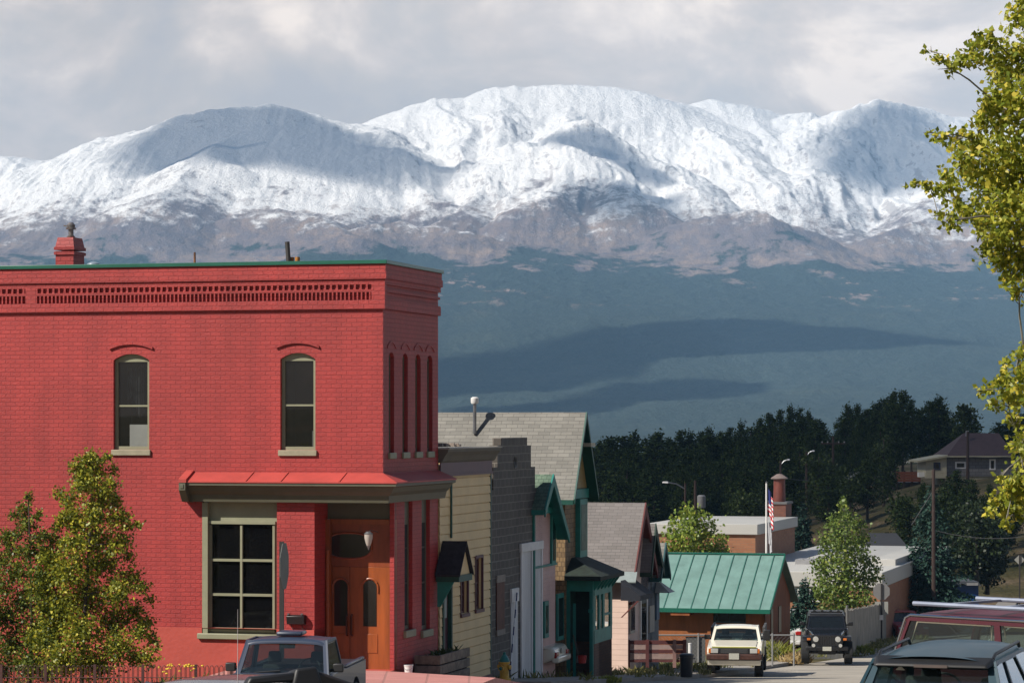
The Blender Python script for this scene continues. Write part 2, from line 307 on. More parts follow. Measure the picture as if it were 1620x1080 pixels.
def build_mountains():
    pxs=np.arange(-620,2500,2.6); Zs=np.concatenate([np.linspace(2300,5600,130),np.linspace(5620,9700,560),np.linspace(9720,10700,30)])
    PX,Z=np.meshgrid(pxs,Zs); X=(PX-CX)*Z/F
    zk=[2300,2600,3200,4200,5200,6000,6600,7100,7700,8400,9200,9700,10700]
    yk=[684,690,684,610,520,455,415,392,372,352,335,335,420]
    base=(H-np.interp(Z,zk,yk))*Z/F
    base[Z<2700]=np.interp(Z[Z<2700],[2300,2700],[-40,base[(Z>=2700)].min()])
    wx=fbm(X/900,Z/900,11,4)*110; wz=fbm(X/900,Z/900,12,4)*110
    Xd,Zd=X+wx*np.clip((Z-5600)/1500,0,1)*.55,Z+wz*.6
    hr=np.full(X.shape,-1e9)
    for R_ in RIDGES:
        main=len(R_)>20
        pts=[((p-CX)*z/F,z,(H-y)*z/F) for p,z,y in R_]
        for (x0,z0,h0),(x1,z1,h1) in zip(pts[:-1],pts[1:]):
            dx,dz=x1-x0,z1-z0; L2=dx*dx+dz*dz
            xx,zz=(X,Z) if main else (Xd,Zd)
            t=np.clip(((xx-x0)*dx+(zz-z0)*dz)/L2,0,1)
            d=np.hypot(xx-(x0+t*dx),zz-(z0+t*dz)); k=.36 if main else .5
            hh=h0+t*(h1-h0)-(k*d*(.55+.45*np.clip(d/250,0,1)))
            hr=np.maximum(hr,hh)
    s=18.0; hmax=np.maximum(base,hr); h=hmax+s*np.log(np.exp((base-hmax)/s)+np.exp((hr-hmax)/s))
    al=np.clip((h-260)/350,0,1)*np.clip((Z-5800)/800,0,1)
    rd=fbm(Xd/300,Zd/900,21,6,.5,True); sm=fbm(Xd/46,Zd/420,22,5,.55,True)
    far=np.clip((9050-Z)/500,0.12,1)
    lf=np.interp(PX,[120,260,520,640],[1,.45,.45,1]); h=h+al*lf*(rd*40*far+sm*9*np.clip(far,.35,1))
    # jagged crest: small crags on the skyline
    cr=fbm(PX/34,Z/260,31,5,.6,True); crag=np.interp(PX,[160,230,310,345,600,700,880,900,1230,1265,1350,1400,1470,1500],[0,9,9,2,3,7,5,4,4,14,14,10,5,3])
    h=h+cr*crag*np.clip((Z-8000)/300,0,1)*np.clip(al*2,0,1)
    # forest swells and gullies on the lower slopes
    fo=np.clip((Z-2700)/900,0,1)*np.clip((7200-Z)/900,0,1)
    h=h+fo*(fbm(X/700,Z/900,41,4,.5)*26+fbm(X/160,Z/260,42,4,.5,True)*6+fbm(X/22,Z/30,43,2,.6)*2.5)
    n=len(pxs); I,J=np.meshgrid(np.arange(len(Zs)-1),np.arange(n-1),indexing='ij'); a=(I*n+J).ravel()
    f=np.stack([a,a+1,a+n+1,a+n],1); v=np.stack([X.ravel(),Z.ravel(),h.ravel()],1)
    return npmesh('mountains',v,f,mtnmat(),smooth=True,kind='structure'),pxs,Zs,h
def mtnmat():
    m=bpy.data.materials.new('mountain_slopes'); m.use_nodes=True; n=m.node_tree.nodes; l=m.node_tree.links; b=n['Principled BSDF']; b.inputs['Roughness'].default_value=.95; b.inputs['Specular IOR Level'].default_value=.08
    ge=n.new('ShaderNodeNewGeometry'); sp=n.new('ShaderNodeSeparateXYZ'); l.new(ge.outputs['Position'],sp.inputs[0]); sn=n.new('ShaderNodeSeparateXYZ'); l.new(ge.outputs['Normal'],sn.inputs[0])
    def noi(sc,det=8,ro=.6,xs=1,ys=1,zs=1):
        mp=n.new('ShaderNodeMapping'); mp.inputs['Scale'].default_value=(xs,ys,zs); l.new(ge.outputs['Position'],mp.inputs[0])
        x=n.new('ShaderNodeTexNoise'); x.inputs['Scale'].default_value=sc; x.inputs['Detail'].default_value=det; x.inputs['Roughness'].default_value=ro; l.new(mp.outputs[0],x.inputs['Vector']); return x.outputs[0]
    def M(op,a,b_,c=None):
        q=n.new('ShaderNodeMath'); q.operation=op
        for i,v in enumerate([a,b_,c]):
            if v is None: continue
            if isinstance(v,(int,float)): q.inputs[i].default_value=v
            else: l.new(v,q.inputs[i])
        return q.outputs[0]
    def MR(v,a,b_,c=0,d=1):
        q=n.new('ShaderNodeMapRange'); q.interpolation_type='SMOOTHSTEP'; l.new(v,q.inputs[0])
        for i,k in enumerate((a,b_,c,d)): q.inputs[i+1].default_value=k
        return q.outputs[0]
    def MX(f,a,b_):
        q=n.new('ShaderNodeMix'); q.data_type='RGBA'
        l.new(f,q.inputs[0]) 
        for i,v in ((6,a),(7,b_)):
            if isinstance(v,tuple): q.inputs[i].default_value=(*v,1)
            else: l.new(v,q.inputs[i])
        return q.outputs[2]
    big=noi(.0016,7,.6,1,.7,1); mid=noi(.006,8,.65,1,.6,1); fine=noi(.03,8,.7,1,.5,1.3); vf=noi(.11,5,.7,1,.6,1.6)
    # snow: by height, broken by noise; wind-scoured rock on the steep faces
    hs=M('ADD',sp.outputs[2],M('MULTIPLY',M('SUBTRACT',mid,.5),420)); hs=M('ADD',hs,M('MULTIPLY',M('SUBTRACT',fine,.5),430)); hs=M('ADD',hs,M('MULTIPLY',M('SUBTRACT',big,.5),340)); hs=M('ADD',hs,M('MULTIPLY',M('SUBTRACT',vf,.5),130))
    snow=MR(hs,470,600)
    rockf=M('ADD',M('MULTIPLY',fine,.55),M('MULTIPLY',vf,.45)); rockf=M('ADD',rockf,M('MULTIPLY',M('SUBTRACT',.92,sn.outputs[2]),.75)); rock=MR(M('ADD',rockf,M('MULTIPLY',M('SUBTRACT',big,.5),.5)),.60,.69,0,.55)
    snow=M('MULTIPLY',snow,M('SUBTRACT',1,rock))
    tun=MX(MR(mid,.35,.65),(.20,.165,.17),(.33,.25,.205)); tun=MX(MR(fine,.35,.7),tun,(.15,.135,.155))
    # forest below the tree line; some haze blue is mixed into its greens
    ht=M('ADD',sp.outputs[2],M('MULTIPLY',M('SUBTRACT',mid,.5),480)); ht=M('ADD',ht,M('MULTIPLY',M('SUBTRACT',fine,.5),120))
    ht=M('ADD',ht,M('MULTIPLY',M('SUBTRACT',big,.5),150))
    forest=MR(ht,388,358)
    fc=MX(MR(fine,.3,.7),(.052,.074,.072),(.076,.102,.088)); fc=MX(MR(vf,.35,.65),(.040,.058,.052),fc); fc=MX(MR(noi(.22,3,.6,1,.8,1.5),.42,.62),(.036,.052,.047),fc); fc=MX(MR(mid,.5,.8,0,.40),fc,(.095,.11,.075))
    clear=MR(M('ADD',M('MULTIPLY',mid,.6),M('MULTIPLY',fine,.45)),.595,.64); 
    clear=M('MULTIPLY',clear,MR(sp.outputs[2],200,290)); fc=MX(clear,fc,(.34,.25,.22))
    c=MX(snow,tun,(.92,.915,.905)); c=MX(forest,c,fc); l.new(c,b.inputs['Base Color'])
    bp=n.new('ShaderNodeBump'); bp.inputs['Strength'].default_value=1; bp.inputs['Distance'].default_value=9; hh=M('ADD',M('MULTIPLY',fine,1.0),M('MULTIPLY',vf,.45)); l.new(hh,bp.inputs['Height']); l.new(bp.outputs[0],b.inputs['Normal'])
    return m
MT,mpx,mZ,mh=build_mountains()
def terrain_hit(px,py):
    """first point of the mountain mesh seen along a line of sight (nearest first)"""
    j=int(np.clip(round((px-mpx[0])/2.6),0,len(mpx)-1)); ys=H-mh[:,j]*F/mZ; k=np.nonzero((ys<=py)&(mZ>2750))[0]
    i=k[0] if len(k) else int(np.argmin(ys)); return Vector(((px-CX)*mZ[i]/F,mZ[i],mh[i,j]))
# ---------------- unseen clouds above the view, outlined to throw the shadows on the slopes ----------------
def vapour():
    m=bpy.data.materials.new('cloud_vapour'); m.use_nodes=True; n=m.node_tree.nodes; l=m.node_tree.links; n.clear(); o=n.new('ShaderNodeOutputMaterial')
    d=n.new('ShaderNodeBsdfDiffuse'); d.inputs[0].default_value=(.85,.86,.88,1); t=n.new('ShaderNodeBsdfTransparent'); x=n.new('ShaderNodeMixShader'); x.inputs[0].default_value=.115
    l.new(t.outputs[0],x.inputs[1]); l.new(d.outputs[0],x.inputs[2]); l.new(x.outputs[0],o.inputs[0]); return m
cloudm=vapour()
def cloud(points,alt,name='cloud',thick=120,seed=0,soft=90):
    pts=[]
    for p in points:
        t=(alt-p.z)/SUND.z; pts.append(p+SUND*t)
    c=sum(pts,Vector())/len(pts); N2=120; ring=[]
    m=len(pts); per=[(pts[(i+1)%m]-pts[i]).length for i in range(m)]; tot=sum(per)
    for k in range(N2):
        d=k/N2*tot; i=0
        while d>per[i] and i<m-1: d-=per[i]; i+=1
        a,b_,cc,dd=pts[(i-1)%m],pts[i],pts[(i+1)%m],pts[(i+2)%m]; t=d/per[i]
        q=.5*((2*b_)+(cc-a)*t+(2*a-5*b_+4*cc-dd)*t*t+(3*b_-a-3*cc+dd)*t**3)
        r=(q-c); s=1+.05*noise.noise(q*(6/max(40,r.length))+Vector((seed,0,0)))+.03*noise.noise(q*(22/max(40,r.length))+Vector((seed,5,0))); ring.append(c+r*s)
    mb=MB(); prof=[(1,.0),(1.0,.18),(.94,.42),(.8,.72),(.55,.95),(.25,1.0)]; R0=sum((q-c).length for q in ring)/N2
    for sh in range(7):                                  # a soft-edged cloud: nested thin shells of vapour
        ins=soft*(sh-2.0)/6
        ring2=[]
        for q in ring:
            r=q-c; ln=r.length; w=1+.07*noise.noise(q*(9/max(40,ln))+Vector((seed,sh*3.1,0)))
            ring2.append(c+r*max(.12,(1-ins/max(ln,60))*w))
        base=alt+sh*2.5; vs=[]; fs=[]
        for s_,hgt in prof:
            for q in ring2:
                p=c+(q-c)*s_; bump=.25*thick*noise.noise(p*.006+Vector((seed,1,2))) if hgt>.3 else 0
                vs.append((p.x,p.y,base+hgt*thick*(.8-.09*sh)+bump))
        for i in range(len(prof)-1):
            for k in range(N2): fs.append((i*N2+k,i*N2+(k+1)%N2,(i+1)*N2+(k+1)%N2,(i+1)*N2+k))
        fs+=[tuple(range(N2))[::-1],tuple(range((len(prof)-1)*N2,len(prof)*N2))]
        mb.add(vs,fs)
    o=mb.build(name,cloudm,smooth=True,angle=80); o['kind']='structure'; return o
def cloud_px(poly,alt,**k): return cloud([terrain_hit(x,y) for x,y in poly],alt,**k)
cloud_px([(175,245),(235,205),(300,180),(380,166),(450,170),(520,195),(570,212),(640,240),(738,255),(700,285),(610,293),(540,288),(470,272),(390,262),(330,255),(260,262),(210,280)],1900,seed=1,soft=150)
cloud_px([(855,225),(905,205),(960,215),(1000,250),(1060,290),(1045,298),(975,262),(930,236),(890,232)],1750,seed=2,thick=60)  # added cloud: its shadow stands in for the spur's own shade
cloud_px([(900,312),(945,293),(1010,300),(1078,312),(1070,335),(1000,345),(930,345)],1750,seed=3,thick=60,soft=130)
cloud_px([(1300,215),(1345,180),(1400,162),(1460,180),(1500,220),(1510,290),(1430,305),(1350,295),(1290,262)],1800,seed=4,thick=80,soft=190)
if 0: cloud_px([(300,352),(480,350),(700,355),(740,385),(560,420),(300,430),(0,410),(0,372),(140,365)],1700,seed=8,thick=60)
cloud_px([(560,590),(700,566),(830,548),(900,530),(980,518),(1050,510),(1180,506),(1300,516),(1420,529),(1530,545),(1400,554),(1300,558),(1200,563),(1060,568),(980,577),(900,590),(840,604),(760,620),(700,630),(560,640)],1700,seed=5,thick=60,soft=50)
cloud_px([(700,652),(830,640),(905,624),(960,610),(1050,602),(1130,601),(1200,609),(1180,624),(1100,630),(1000,640),(930,654),(830,670),(700,672)],1650,seed=6,thick=50,soft=40)
# one more unseen cloud, set sunward to shade the wooded hill on the right
cloud([Vector((x,y,-5)) for x,y in [(-40,225),(10,182),(38,172),(60,160),(110,170),(190,250),(210,420),(150,560),(40,600),(-120,560),(-170,400),(-110,270)]],1500,seed=7)
# ---------------- haze ----------------
hz=bpy.data.materials.new('haze'); hz.use_nodes=True; hn=hz.node_tree.nodes; hn.clear(); ho=hn.new('ShaderNodeOutputMaterial'); pv=hn.new('ShaderNodeVolumePrincipled')
pv.inputs['Color'].default_value=(.33,.62,.98,1); pv.inputs['Density'].default_value=7.8e-5; pv.inputs['Anisotropy'].default_value=-.3
hz.node_tree.links.new(pv.outputs[0],ho.inputs['Volume'])
hb=MB().box(-7800,7800,-120,11000,-43,1260).build('haze',hz); hb['kind']='stuff'
# ---------------- building kit (street frame: lx across, ly along the street) ----------------
def wall(mb,axis,u0,u1,z0,z1,c,ins,ops=()):
    """flat wall with rectangular openings and reveals. axis 'x': plane y=c running in x; axis 'y': plane x=c running in y. ins: signed reveal depth.
    ops: (u0,u1,z0,z1,rise) ; rise = height of a segmental arch inside the top of the opening"""
    us=sorted(set([u0,u1]+[v for o in ops for v in o[:2] if u0<v<u1])); zs=sorted(set([z0,z1]+[v for o in ops for v in o[2:4] if z0<v<z1]))
    def p(u,d,z): return (u,c+d,z) if axis=='x' else (c+d,u,z)
    for a,b in zip(us[:-1],us[1:]):
        for d,e in zip(zs[:-1],zs[1:]):
            m,n=(a+b)/2,(d+e)/2
            if any(o[0]<m<o[1] and o[2]<n<o[3] for o in ops): continue
            mb.add([p(a,0,d),p(b,0,d),p(b,0,e),p(a,0,e)],[(0,1,2,3)])
    for o in ops:
        a,b,d,e=o[:4]; r=o[4] if len(o)>4 else 0
        if r:
            K=10; arc=[]; R_=((b-a)**2/4+r*r)/(2*r); cz=e-R_
            for i in range(K+1):
                u=a+(b-a)*i/K; arc.append((u,cz+math.sqrt(max(0,R_*R_-(u-(a+b)/2)**2))))
            for i in range(K):
                (x0,y0),(x1,y1)=arc[i],arc[i+1]
                mb.add([p(x0,0,y0),p(x1,0,y1),p(x1,0,e),p(x0,0,e),p(x0,ins,y0),p(x1,ins,y1)],[(0,1,2,3),(0,1,5,4)])
            zt=e-r
        else:
            zt=e; mb.add([p(a,0,e),p(b,0,e),p(b,ins,e),p(a,ins,e)],[(0,1,2,3)])
        mb.add([p(a,0,d),p(a,ins,d),p(a,ins,zt),p(a,0,zt)],[(0,1,2,3)]); mb.add([p(b,0,d),p(b,ins,d),p(b,ins,zt),p(b,0,zt)],[(0,1,2,3)])
        mb.add([p(a,0,d),p(b,0,d),p(b,ins,d),p(a,ins,d)],[(0,1,2,3)])
    return mb
def pbox(mb,axis,u0,u1,d0,d1,z0,z1):
    return mb.box(u0,u1,d0,d1,z0,z1) if axis=='x' else mb.box(d0,d1,u0,u1,z0,z1)
def window(parent,axis,c,ins,u0,u1,z0,z1,fm,gm,fw=.07,rise=0,rails=(),mulls=(),sill=None,head=0,room=True,sillm=None,barw=.04,name='window',bars2=True):
    """a sash window set back in its opening: frame, glass, sill, dark room behind. ins>0 points into the wall"""
    s=1 if ins>0 else -1; f0=c+ins*.55; f1=c+ins*.55+s*.05
    mb=MB(); pbox(mb,axis,u0+.002,u0+fw,f0,f1,z0,z1); pbox(mb,axis,u1-fw,u1-.002,f0,f1,z0,z1); pbox(mb,axis,u0+fw,u1-fw,f0,f1,z0,z0+fw); pbox(mb,axis,u0+fw,u1-fw,f0,f1,z1-fw-rise-head,z1)
    for r in rails: pbox(mb,axis,u0+fw,u1-fw,f0+s*.012,f1+s*.012,r-barw/2,r+barw/2)
    for r in mulls: pbox(mb,axis,r-barw/2,r+barw/2,f0+s*.015,f1+s*.008,z0+fw,z1-fw-rise-head)
    w=mb.build(name,fm,parent)
    gb=MB(); d=c+ins*.55+s*.035
    def p(u,z): return (u,d,z) if axis=='x' else (d,u,z)
    gb.add([p(u0+fw,z0+fw),p(u1-fw,z0+fw),p(u1-fw,z1-fw-rise-head),p(u0+fw,z1-fw-rise-head)],[(0,1,2,3)]); gb.build('pane',gm,w)
    if sill:
        sb=MB(); pbox(sb,axis,u0-sill[0],u1+sill[0],c-s*sill[1],c+ins*.5,z0-sill[2],z0-.002); sb.build('sill',sillm or fm,w,bevel=.012)
    if room:
        rb=MB(); b0=c+ins+s*.01; b1=c+ins+s*.9; e=.02
        def q(u,d,z): return (u,d,z) if axis=='x' else (d,u,z)
        a,b=u0-e,u1+e; lo,hi=z0-e,z1+e
        rb.add([q(a,b0,lo),q(b,b0,lo),q(b,b0,hi),q(a,b0,hi),q(a,b1,lo),q(b,b1,lo),q(b,b1,hi),q(a,b1,hi)],[(4,5,6,7),(0,1,5,4),(3,2,6,7),(0,4,7,3),(1,5,6,2)])
        rb.build('room',darkroom,w)
    return w
darkroom=mat('dark_room',(.03,.028,.026),rough=.9,var=.3,scale=1.5)
GL=glassmat('window_glass',tint=(.68,.70,.69),refl=1.8,opq=.15,base=(.03,.033,.033))
GLD=glassmat('dark_window_glass',tint=(.3,.32,.32),refl=.6,opq=.5,base=(.008,.008,.009))
RED=brick('red_painted_brick',(.57,.052,.046),(.50,.043,.040),(.41,.035,.034),w=.235,h=.096,ms=.010,bump=.7,dist=.012,var=.26,vscale=.35,rough=.6,streaks=.17)
REDP=mat('red_painted_render',(.58,.085,.06),rough=.65,var=.07,scale=1.2,bump=.3,bscale=12)
REDR=mat('red_painted_metal_roof',(.56,.075,.06),rough=.55,var=.13,scale=1.5)
REDD=mat('dark_red_painted_trim',(.36,.022,.03),rough=.6,var=.1,scale=2)
OLV=mat('olive_grey_paint',(.135,.130,.085),rough=.55,var=.08,scale=3)
OLL=mat('sage_paint',(.33,.33,.215),rough=.55,var=.08,scale=3)
SILL=mat('sandstone_sill',(.40,.36,.25),rough=.8,var=.1,scale=6,bump=.2)
GRNC=mat('green_metal_coping',(.022,.15,.10),rough=.35,var=.12,scale=2)
WOOD=mat('orange_varnished_wood',(.37,.088,.018),rough=.4,var=.3,scale=3,streak=True)
WOODD=mat('dark_varnished_wood',(.32,.07,.022),rough=.4,var=.3,scale=3,streak=True)
BLK=mat('black_iron',(.012,.012,.013),rough=.4,var=.1)
GALV=mat('galvanised_metal',(.35,.36,.38),rough=.35,var=.2,scale=4,metal=.7)
RUST=mat('rusty_metal',(.30,.12,.04),rough=.7,var=.4,scale=8,stain=(.06,.03,.02))
WHT=mat('white_paint',(1.0,.985,.96),rough=.5,var=.08,scale=3)
def red_building():
    gz0=-5.45; T=thing('red_brick_building','two-storey building of red-painted brick with green roof edge and pent roof over its corner door','building',(0,0,gz0),row=True)
    X0=-17.0; D=LY(693); ZT=ZZ(417.5,0,0); zf=lambda y:ZZ(y,0,0)
    zc=zf(488.5)                                       # underside of corbelled cornice
    zp=zf(748); zpb=zf(795)                            # pent roof top / underside of its fascia
    W=MB(); R=.16
    fx=lambda p:LX(p,0)
    wins=[]
    for a,b in ((179.5,236),(443.5,499)):
        wins.append((fx(a),fx(b),zf(712),zf(557),.14))
    wall(W,'x',X0,0,zpb,zc,0,R,wins)
    DX0,DX1=fx(320),fx(438); dz0,dz1=zf(1007),zf(795)
    PX=fx(497.5)
    wall(W,'x',X0,PX,zf(998),zpb,0,R+.04,[(DX0,DX1,dz0,zpb)])
    W.box(PX-.3,PX,.002,.9,zf(1062)-.4,zpb)            # pier return at the door recess
    sw=[];
    for c in (619.3,641.0,661.3,680.0):
        y0,y1=LY(c-4.2),LY(c+4.2); sw.append((y0,y1,ZZ(716,0,0)+.0,ZZ(556,0,0),.1))
    wall(W,'y',0,D,zpb,zc,0,-R,sw)
    lw=[]
    for a,b in ((640,652.5),(667,680)):
        lw.append((LY(a),LY(b),ZZ(997,0,LY(a)),zpb))
    RC=.80
    wall(W,'y',RC,D,gz0-1.2,zpb,0,-R,lw)
    wall(W,'x',X0,0,zc,ZT-.01,0,.1); wall(W,'y',0,D,zc,ZT-.01,0,-.1); wall(W,'x',X0,0,zpb,ZT-.05,D,.1); wall(W,'y',0,D,gz0-1,ZT-.05,X0,.1)
    W.add([(-.1,RC,gz0-1),(0,RC,gz0-1),(0,RC,zpb),(-.1,RC,zpb)],[(0,1,2,3)])
    w=W.build('wall',RED,T)
    B=MB(); wall(B,'x',X0,PX,gz0-1.2,zf(998),-.025,R+.06,[(DX0,DX1,dz0,zf(998))]); B.add([(PX,-.025,gz0-1.2),(PX,.9,gz0-1.2),(PX,.9,zf(998)),(PX,-.025,zf(998)),(X0,-.025,zf(998)),(X0,.0,zf(998)),(DX0,0,zf(998)),(DX0,-.025,zf(998)),(DX1,-.025,zf(998)),(DX1,0,zf(998)),(PX,0,zf(998))],[(0,1,2,3),(4,5,6,7),(8,9,10,3)])
    B.build('base',REDP,T,label='smooth salmon-red render at the foot of the wall')
    # cornice
    Cn=MB(); p1,p2=.06,.10
    def band(p,za,zb,pl=None):
        pl=pl or p
        Cn.box(X0,pl,-p,0.02 if 0 else -.0,za,zb); Cn.box(0,p,-0.0,D+.001,za,zb)
    def ring(p,za,zb):
        Cn.prism([(X0,-p),(p,-p),(p,D+p*.5),(0,D+p*.5),(0,0),(X0,0)],'z',za,zb)
    ring(p1,zc,zf(474)); ring(p1,zf(449.5)+.0,zf(441)); ring(p2,zf(441)+.001,zf(429)); ring(p1+.02,zf(429)+.001,ZT)
    # recess panels with dentils on the front
    z0,z1=zf(474)+.001,zf(449.5)-.001; zm0,zm1=zf(461.5),zf(457.5)
    Cn.box(fx(589),p1,-p1,0,z0,z1); Cn.box(0,p1,0,D,z0,z0+.02); 
    Cn.box(fx(42),fx(58),-p1,0,z0,z1)
    for a,b in ((X0,fx(42)),(fx(58),fx(589))):
        Cn.box(a,b,-p1+.002,-.003,zm0,zm1)
        x=a; st=.137
        while x<b-.05: Cn.box(x,x+.045,-p1+.004,-.003,zm1+.001,z1); x+=st
        x=a; st=.095
        while x<b-.03: Cn.box(x,x+.032,-p1+.004,-.003,z0,zm0-.001); x+=st
    Cn.box(0.0,p1-.01,.1,D,zm0,zm1)
    Cn.box(-.0,p1-.012,0,.12,z0,z1)
    Cn.build('cornice',RED,T)
    Cp=MB(); Cp.prism([(X0,-.12),(.12,-.12),(.12,D+.08),(-.2,D+.08),(-.2,.2),(X0,.2)],'z',ZT,ZT+.085); Cp.build('coping',GRNC,T,bevel=.01)
    Rf=MB().box(X0,-.05,.05,D,ZT-.5,ZT-.4); rf=Rf.build('roof',mat('tar_roof',(.05,.05,.05),var=.3),T)
    # chimney and roof pipes
    cx0,cx1=LX(86,1.6),LX(118,1.6); cz=ZZ(389,(cx0+cx1)/2,1.6); ch=MB(); yy=1.6
    ch.box(cx0+.03,cx1-.03,yy,yy+.62,ZT-.5,cz-.12); 
    for k in range(2): ch.box(cx0-.0,cx1+.0,yy-.03,yy+.65,cz-.2+k*.11,cz-.13+k*.11)
    ch.hexa([(cx0+.02,yy,cz-.02),(cx1-.02,yy,cz-.02),(cx1-.02,yy+.62,cz-.02),(cx0+.02,yy+.62,cz-.02)],[(cx0+.06,yy+.05,cz+.2),(cx1-.06,yy+.05,cz+.2),(cx1-.06,yy+.57,cz+.2),(cx0+.06,yy+.57,cz+.2)])
    cho=ch.build('chimney',RED,rf)
    fl=MB(); xm=(cx0+cx1)/2+.03; fl.tube([(xm,yy+.3,cz+.19),(xm,yy+.3,cz+.50)],.062,12); fl.lathe([(.09,0),(.10,.05),(.06,.09)],(xm,yy+.3,cz+.18)); fl.lathe([(.0,.56),(.05,.56),(.1,.5),(.09,.44),(.12,.44),(.12,.40),(.07,.40)],(xm,yy+.3,cz+.0))
    fl.box(xm-.17,xm+.02,yy+.25,yy+.33,cz+.47,cz+.50)
    fl.build('flue',mat('stained_flue_metal',(.33,.33,.34),rough=.35,metal=.6,var=.3,scale=10,stain=(.09,.05,.03)),T)
    xv=LX(148,1.2); MB().lathe([(.17,0),(.17,.16),(.14,.24),(.06,.28),(0,.285)],(xv,1.2,ZT-.06)).build('roof_vent',mat('grey_blue_vent',(.30,.38,.45),rough=.4),T)
    xv=LX(308,1.2); MB().tube([(xv,1.2,ZT-.4),(xv,1.2,ZT+.40)],[.035,.025]).build('thin_pipe',RUST,T)
    xv=LX(459,1.2); MB().tube([(xv,1.2,ZT-.4),(xv-.07,1.2,ZT+.60)],.055,10).build('leaning_pipe',mat('dark_pipe',(.06,.055,.05),rough=.6),T)
    for px in (461,470.5):
        xv=LX(px,1.3); q=MB().lathe([(0,0),(.055,0),(.06,.62),(.05,.62),(.048,.5)],(xv,1.3,ZT-.36),seg=14); q.build('roof_pot',mat('yellow_rust_pot',(.55,.25,.05),rough=.6,var=.35,scale=8,stain=(.2,.07,.02)),T)
    # windows upstairs, front
    for i,(a,b,z0,z1,r) in enumerate(wins):
        wv=window(T,'x',0,R,a,b,z0,z1,OLL,GL,fw=.075,rise=.05,rails=(zf(641 if i==0 else 640.5),),sill=(.04,.05,.13),sillm=SILL,head=.05)
        hb=MB(); K=14; xm=(a+b)/2; hw=(b-a)/2+.09; zb=z1+.10      # hood mould above the arch
        pts=[]
        for k in range(K+1):
            t=-1+2*k/K; pts.append((xm+hw*t,zb+.11*(1-t*t)))
        for k in range(K):
            (x0,q0),(x1,q1)=pts[k],pts[k+1]
            hb.hexa([(x0,-.045,q0),(x1,-.045,q1),(x1,.01,q1),(x0,.01,q0)],[(x0,-.045,q0+.055),(x1,-.045,q1+.055),(x1,.01,q1+.055),(x0,.01,q0+.055)])
        hb.build('arch_moulding',RED,w)
        cb=MB()
        if i==0:
            cb.box(a+.30,b-.09,R+.06,R+.07,z0+.06,z0+.56); cb.build('white_card',WHT,wv)
            cu=MB(); K=24
            for k in range(K):
                u0=a+.18+.5*k/K*.8; u1=a+.18+.5*(k+1)/K*.8; d0=R+.2+.03*math.sin(k*1.7); d1=R+.2+.03*math.sin((k+1)*1.7); zt=z1-.22-.1*abs(math.sin(k*.13+.4)); zb2=z0+.95+.25*math.sin(k*.25)
                cu.add([(u0,d0,zb2),(u1,d1,zb2),(u1,d1,zt),(u0,d0,zt)],[(0,1,2,3)])
            cu.build('curtain',mat('grey_curtain',(.09,.10,.11),var=.5,scale=4),wv)
        else:
            cb.box(b-.15,b-.08,R+.06,R+.07,z0+.06,z0+.42); cb.build('white_card',mat('grey_card',(.35,.35,.35)),wv)
    for (a,b,z0,z1,r) in sw:
        window(T,'y',0,-R,a,b,z0,z1,OLV,GLD,fw=.08,rise=.05,rails=((z0+z1)/2,),sill=(.05,.05,.14),sillm=OLL)
        hb=MB(); K=8; xm=(a+b)/2; hw=(b-a)/2+.12
        for k in range(K):
            t0,t1=-1+2*k/K,-1+2*(k+1)/K; f=lambda t:z1+.08+.13*(1-t*t)
            hb.hexa([(-.01,xm+hw*t0,f(t0)),(-.01,xm+hw*t1,f(t1)),(.016,xm+hw*t1,f(t1)),(.016,xm+hw*t0,f(t0))],[(-.01,xm+hw*t0,f(t0)+.04),(-.01,xm+hw*t1,f(t1)+.04),(.016,xm+hw*t1,f(t1)+.04),(.016,xm+hw*t0,f(t0)+.04)])
        hb.build('arch_moulding',RED,w)
    for (a,b,z0,z1) in lw:
        window(T,'y',0,-R,a,b,z0,z1,OLV,GLD,fw=.09,head=.45,rails=(z0+(z1-z0)*.36,z0+(z1-z0)*.63),sill=(.08,.07,.16),sillm=OLL)
    # display window
    ww=window(T,'x',0,R+.04,DX0,DX1,dz0,zpb,OLL,GLD,fw=.13,head=.36,rails=(),mulls=(),sill=None,room=True)
    q=MB(); gx0,gx1=fx(331.5),fx(430); xm=fx(379.5); gz1,gz2=zf(833),zf(1000)
    q.box(gx0-.06,gx1+.06,.05,.13,zf(831),zf(826)); q.box(gx0-.04,gx0+.012,.075,.14,gz2,gz1); q.box(gx1-.012,gx1+.04,.075,.14,gz2,gz1)
    q.box(xm-.025,xm+.025,.078,.14,gz2,gz1); 
    for y in (889,944.5): q.box(gx0,gx1,.082,.14,zf(y)-.028,zf(y)+.028)
    q.box(gx0-.04,gx1+.04,.06,.14,gz2-.05,gz2); q.build('glazing_bars',OLL,ww)
    q=MB(); q.box(DX0-.09,DX1+.03,-.10,.05,zf(1015.5),zf(1006.5)); q.build('sill',OLL,ww,bevel=.015)
    q=MB(); q.box(DX0+.001,DX0+.13,-.01,.11,dz0,zpb-.02); q.build('corner_post',OLL,ww)
    q=MB(); q.hexa([(gx0+.1,.5,gz2-.1),(gx1-.1,.5,gz2-.1),(gx1-.1,.9,gz2-.1),(gx0+.1,.9,gz2-.1)],[(xm-.15,.55,zf(975)),(gx1-.15,.55,zf(972)),(gx1-.15,.8,zf(972)),(xm-.15,.8,zf(975))]); q.build('sofa_back',mat('beige_cloth',(.10,.09,.075)),ww,bevel=.05)
    q=MB().box(fx(415),fx(422),.2,.28,gz2,gz2+.05); q.build('white_cup',WHT,ww)
    # pent roof wrapping the corner
    PJ=.45; xl=fx(299)
    q=MB(); zt,ze=zp,zf(748)-.19
    rb=MB(); e=.03
    a_=[(xl,0,zt),(0,0,zt),(0,D,zt)]; b_=[(xl,-PJ,ze),(PJ,-PJ,ze),(PJ,D,ze)]
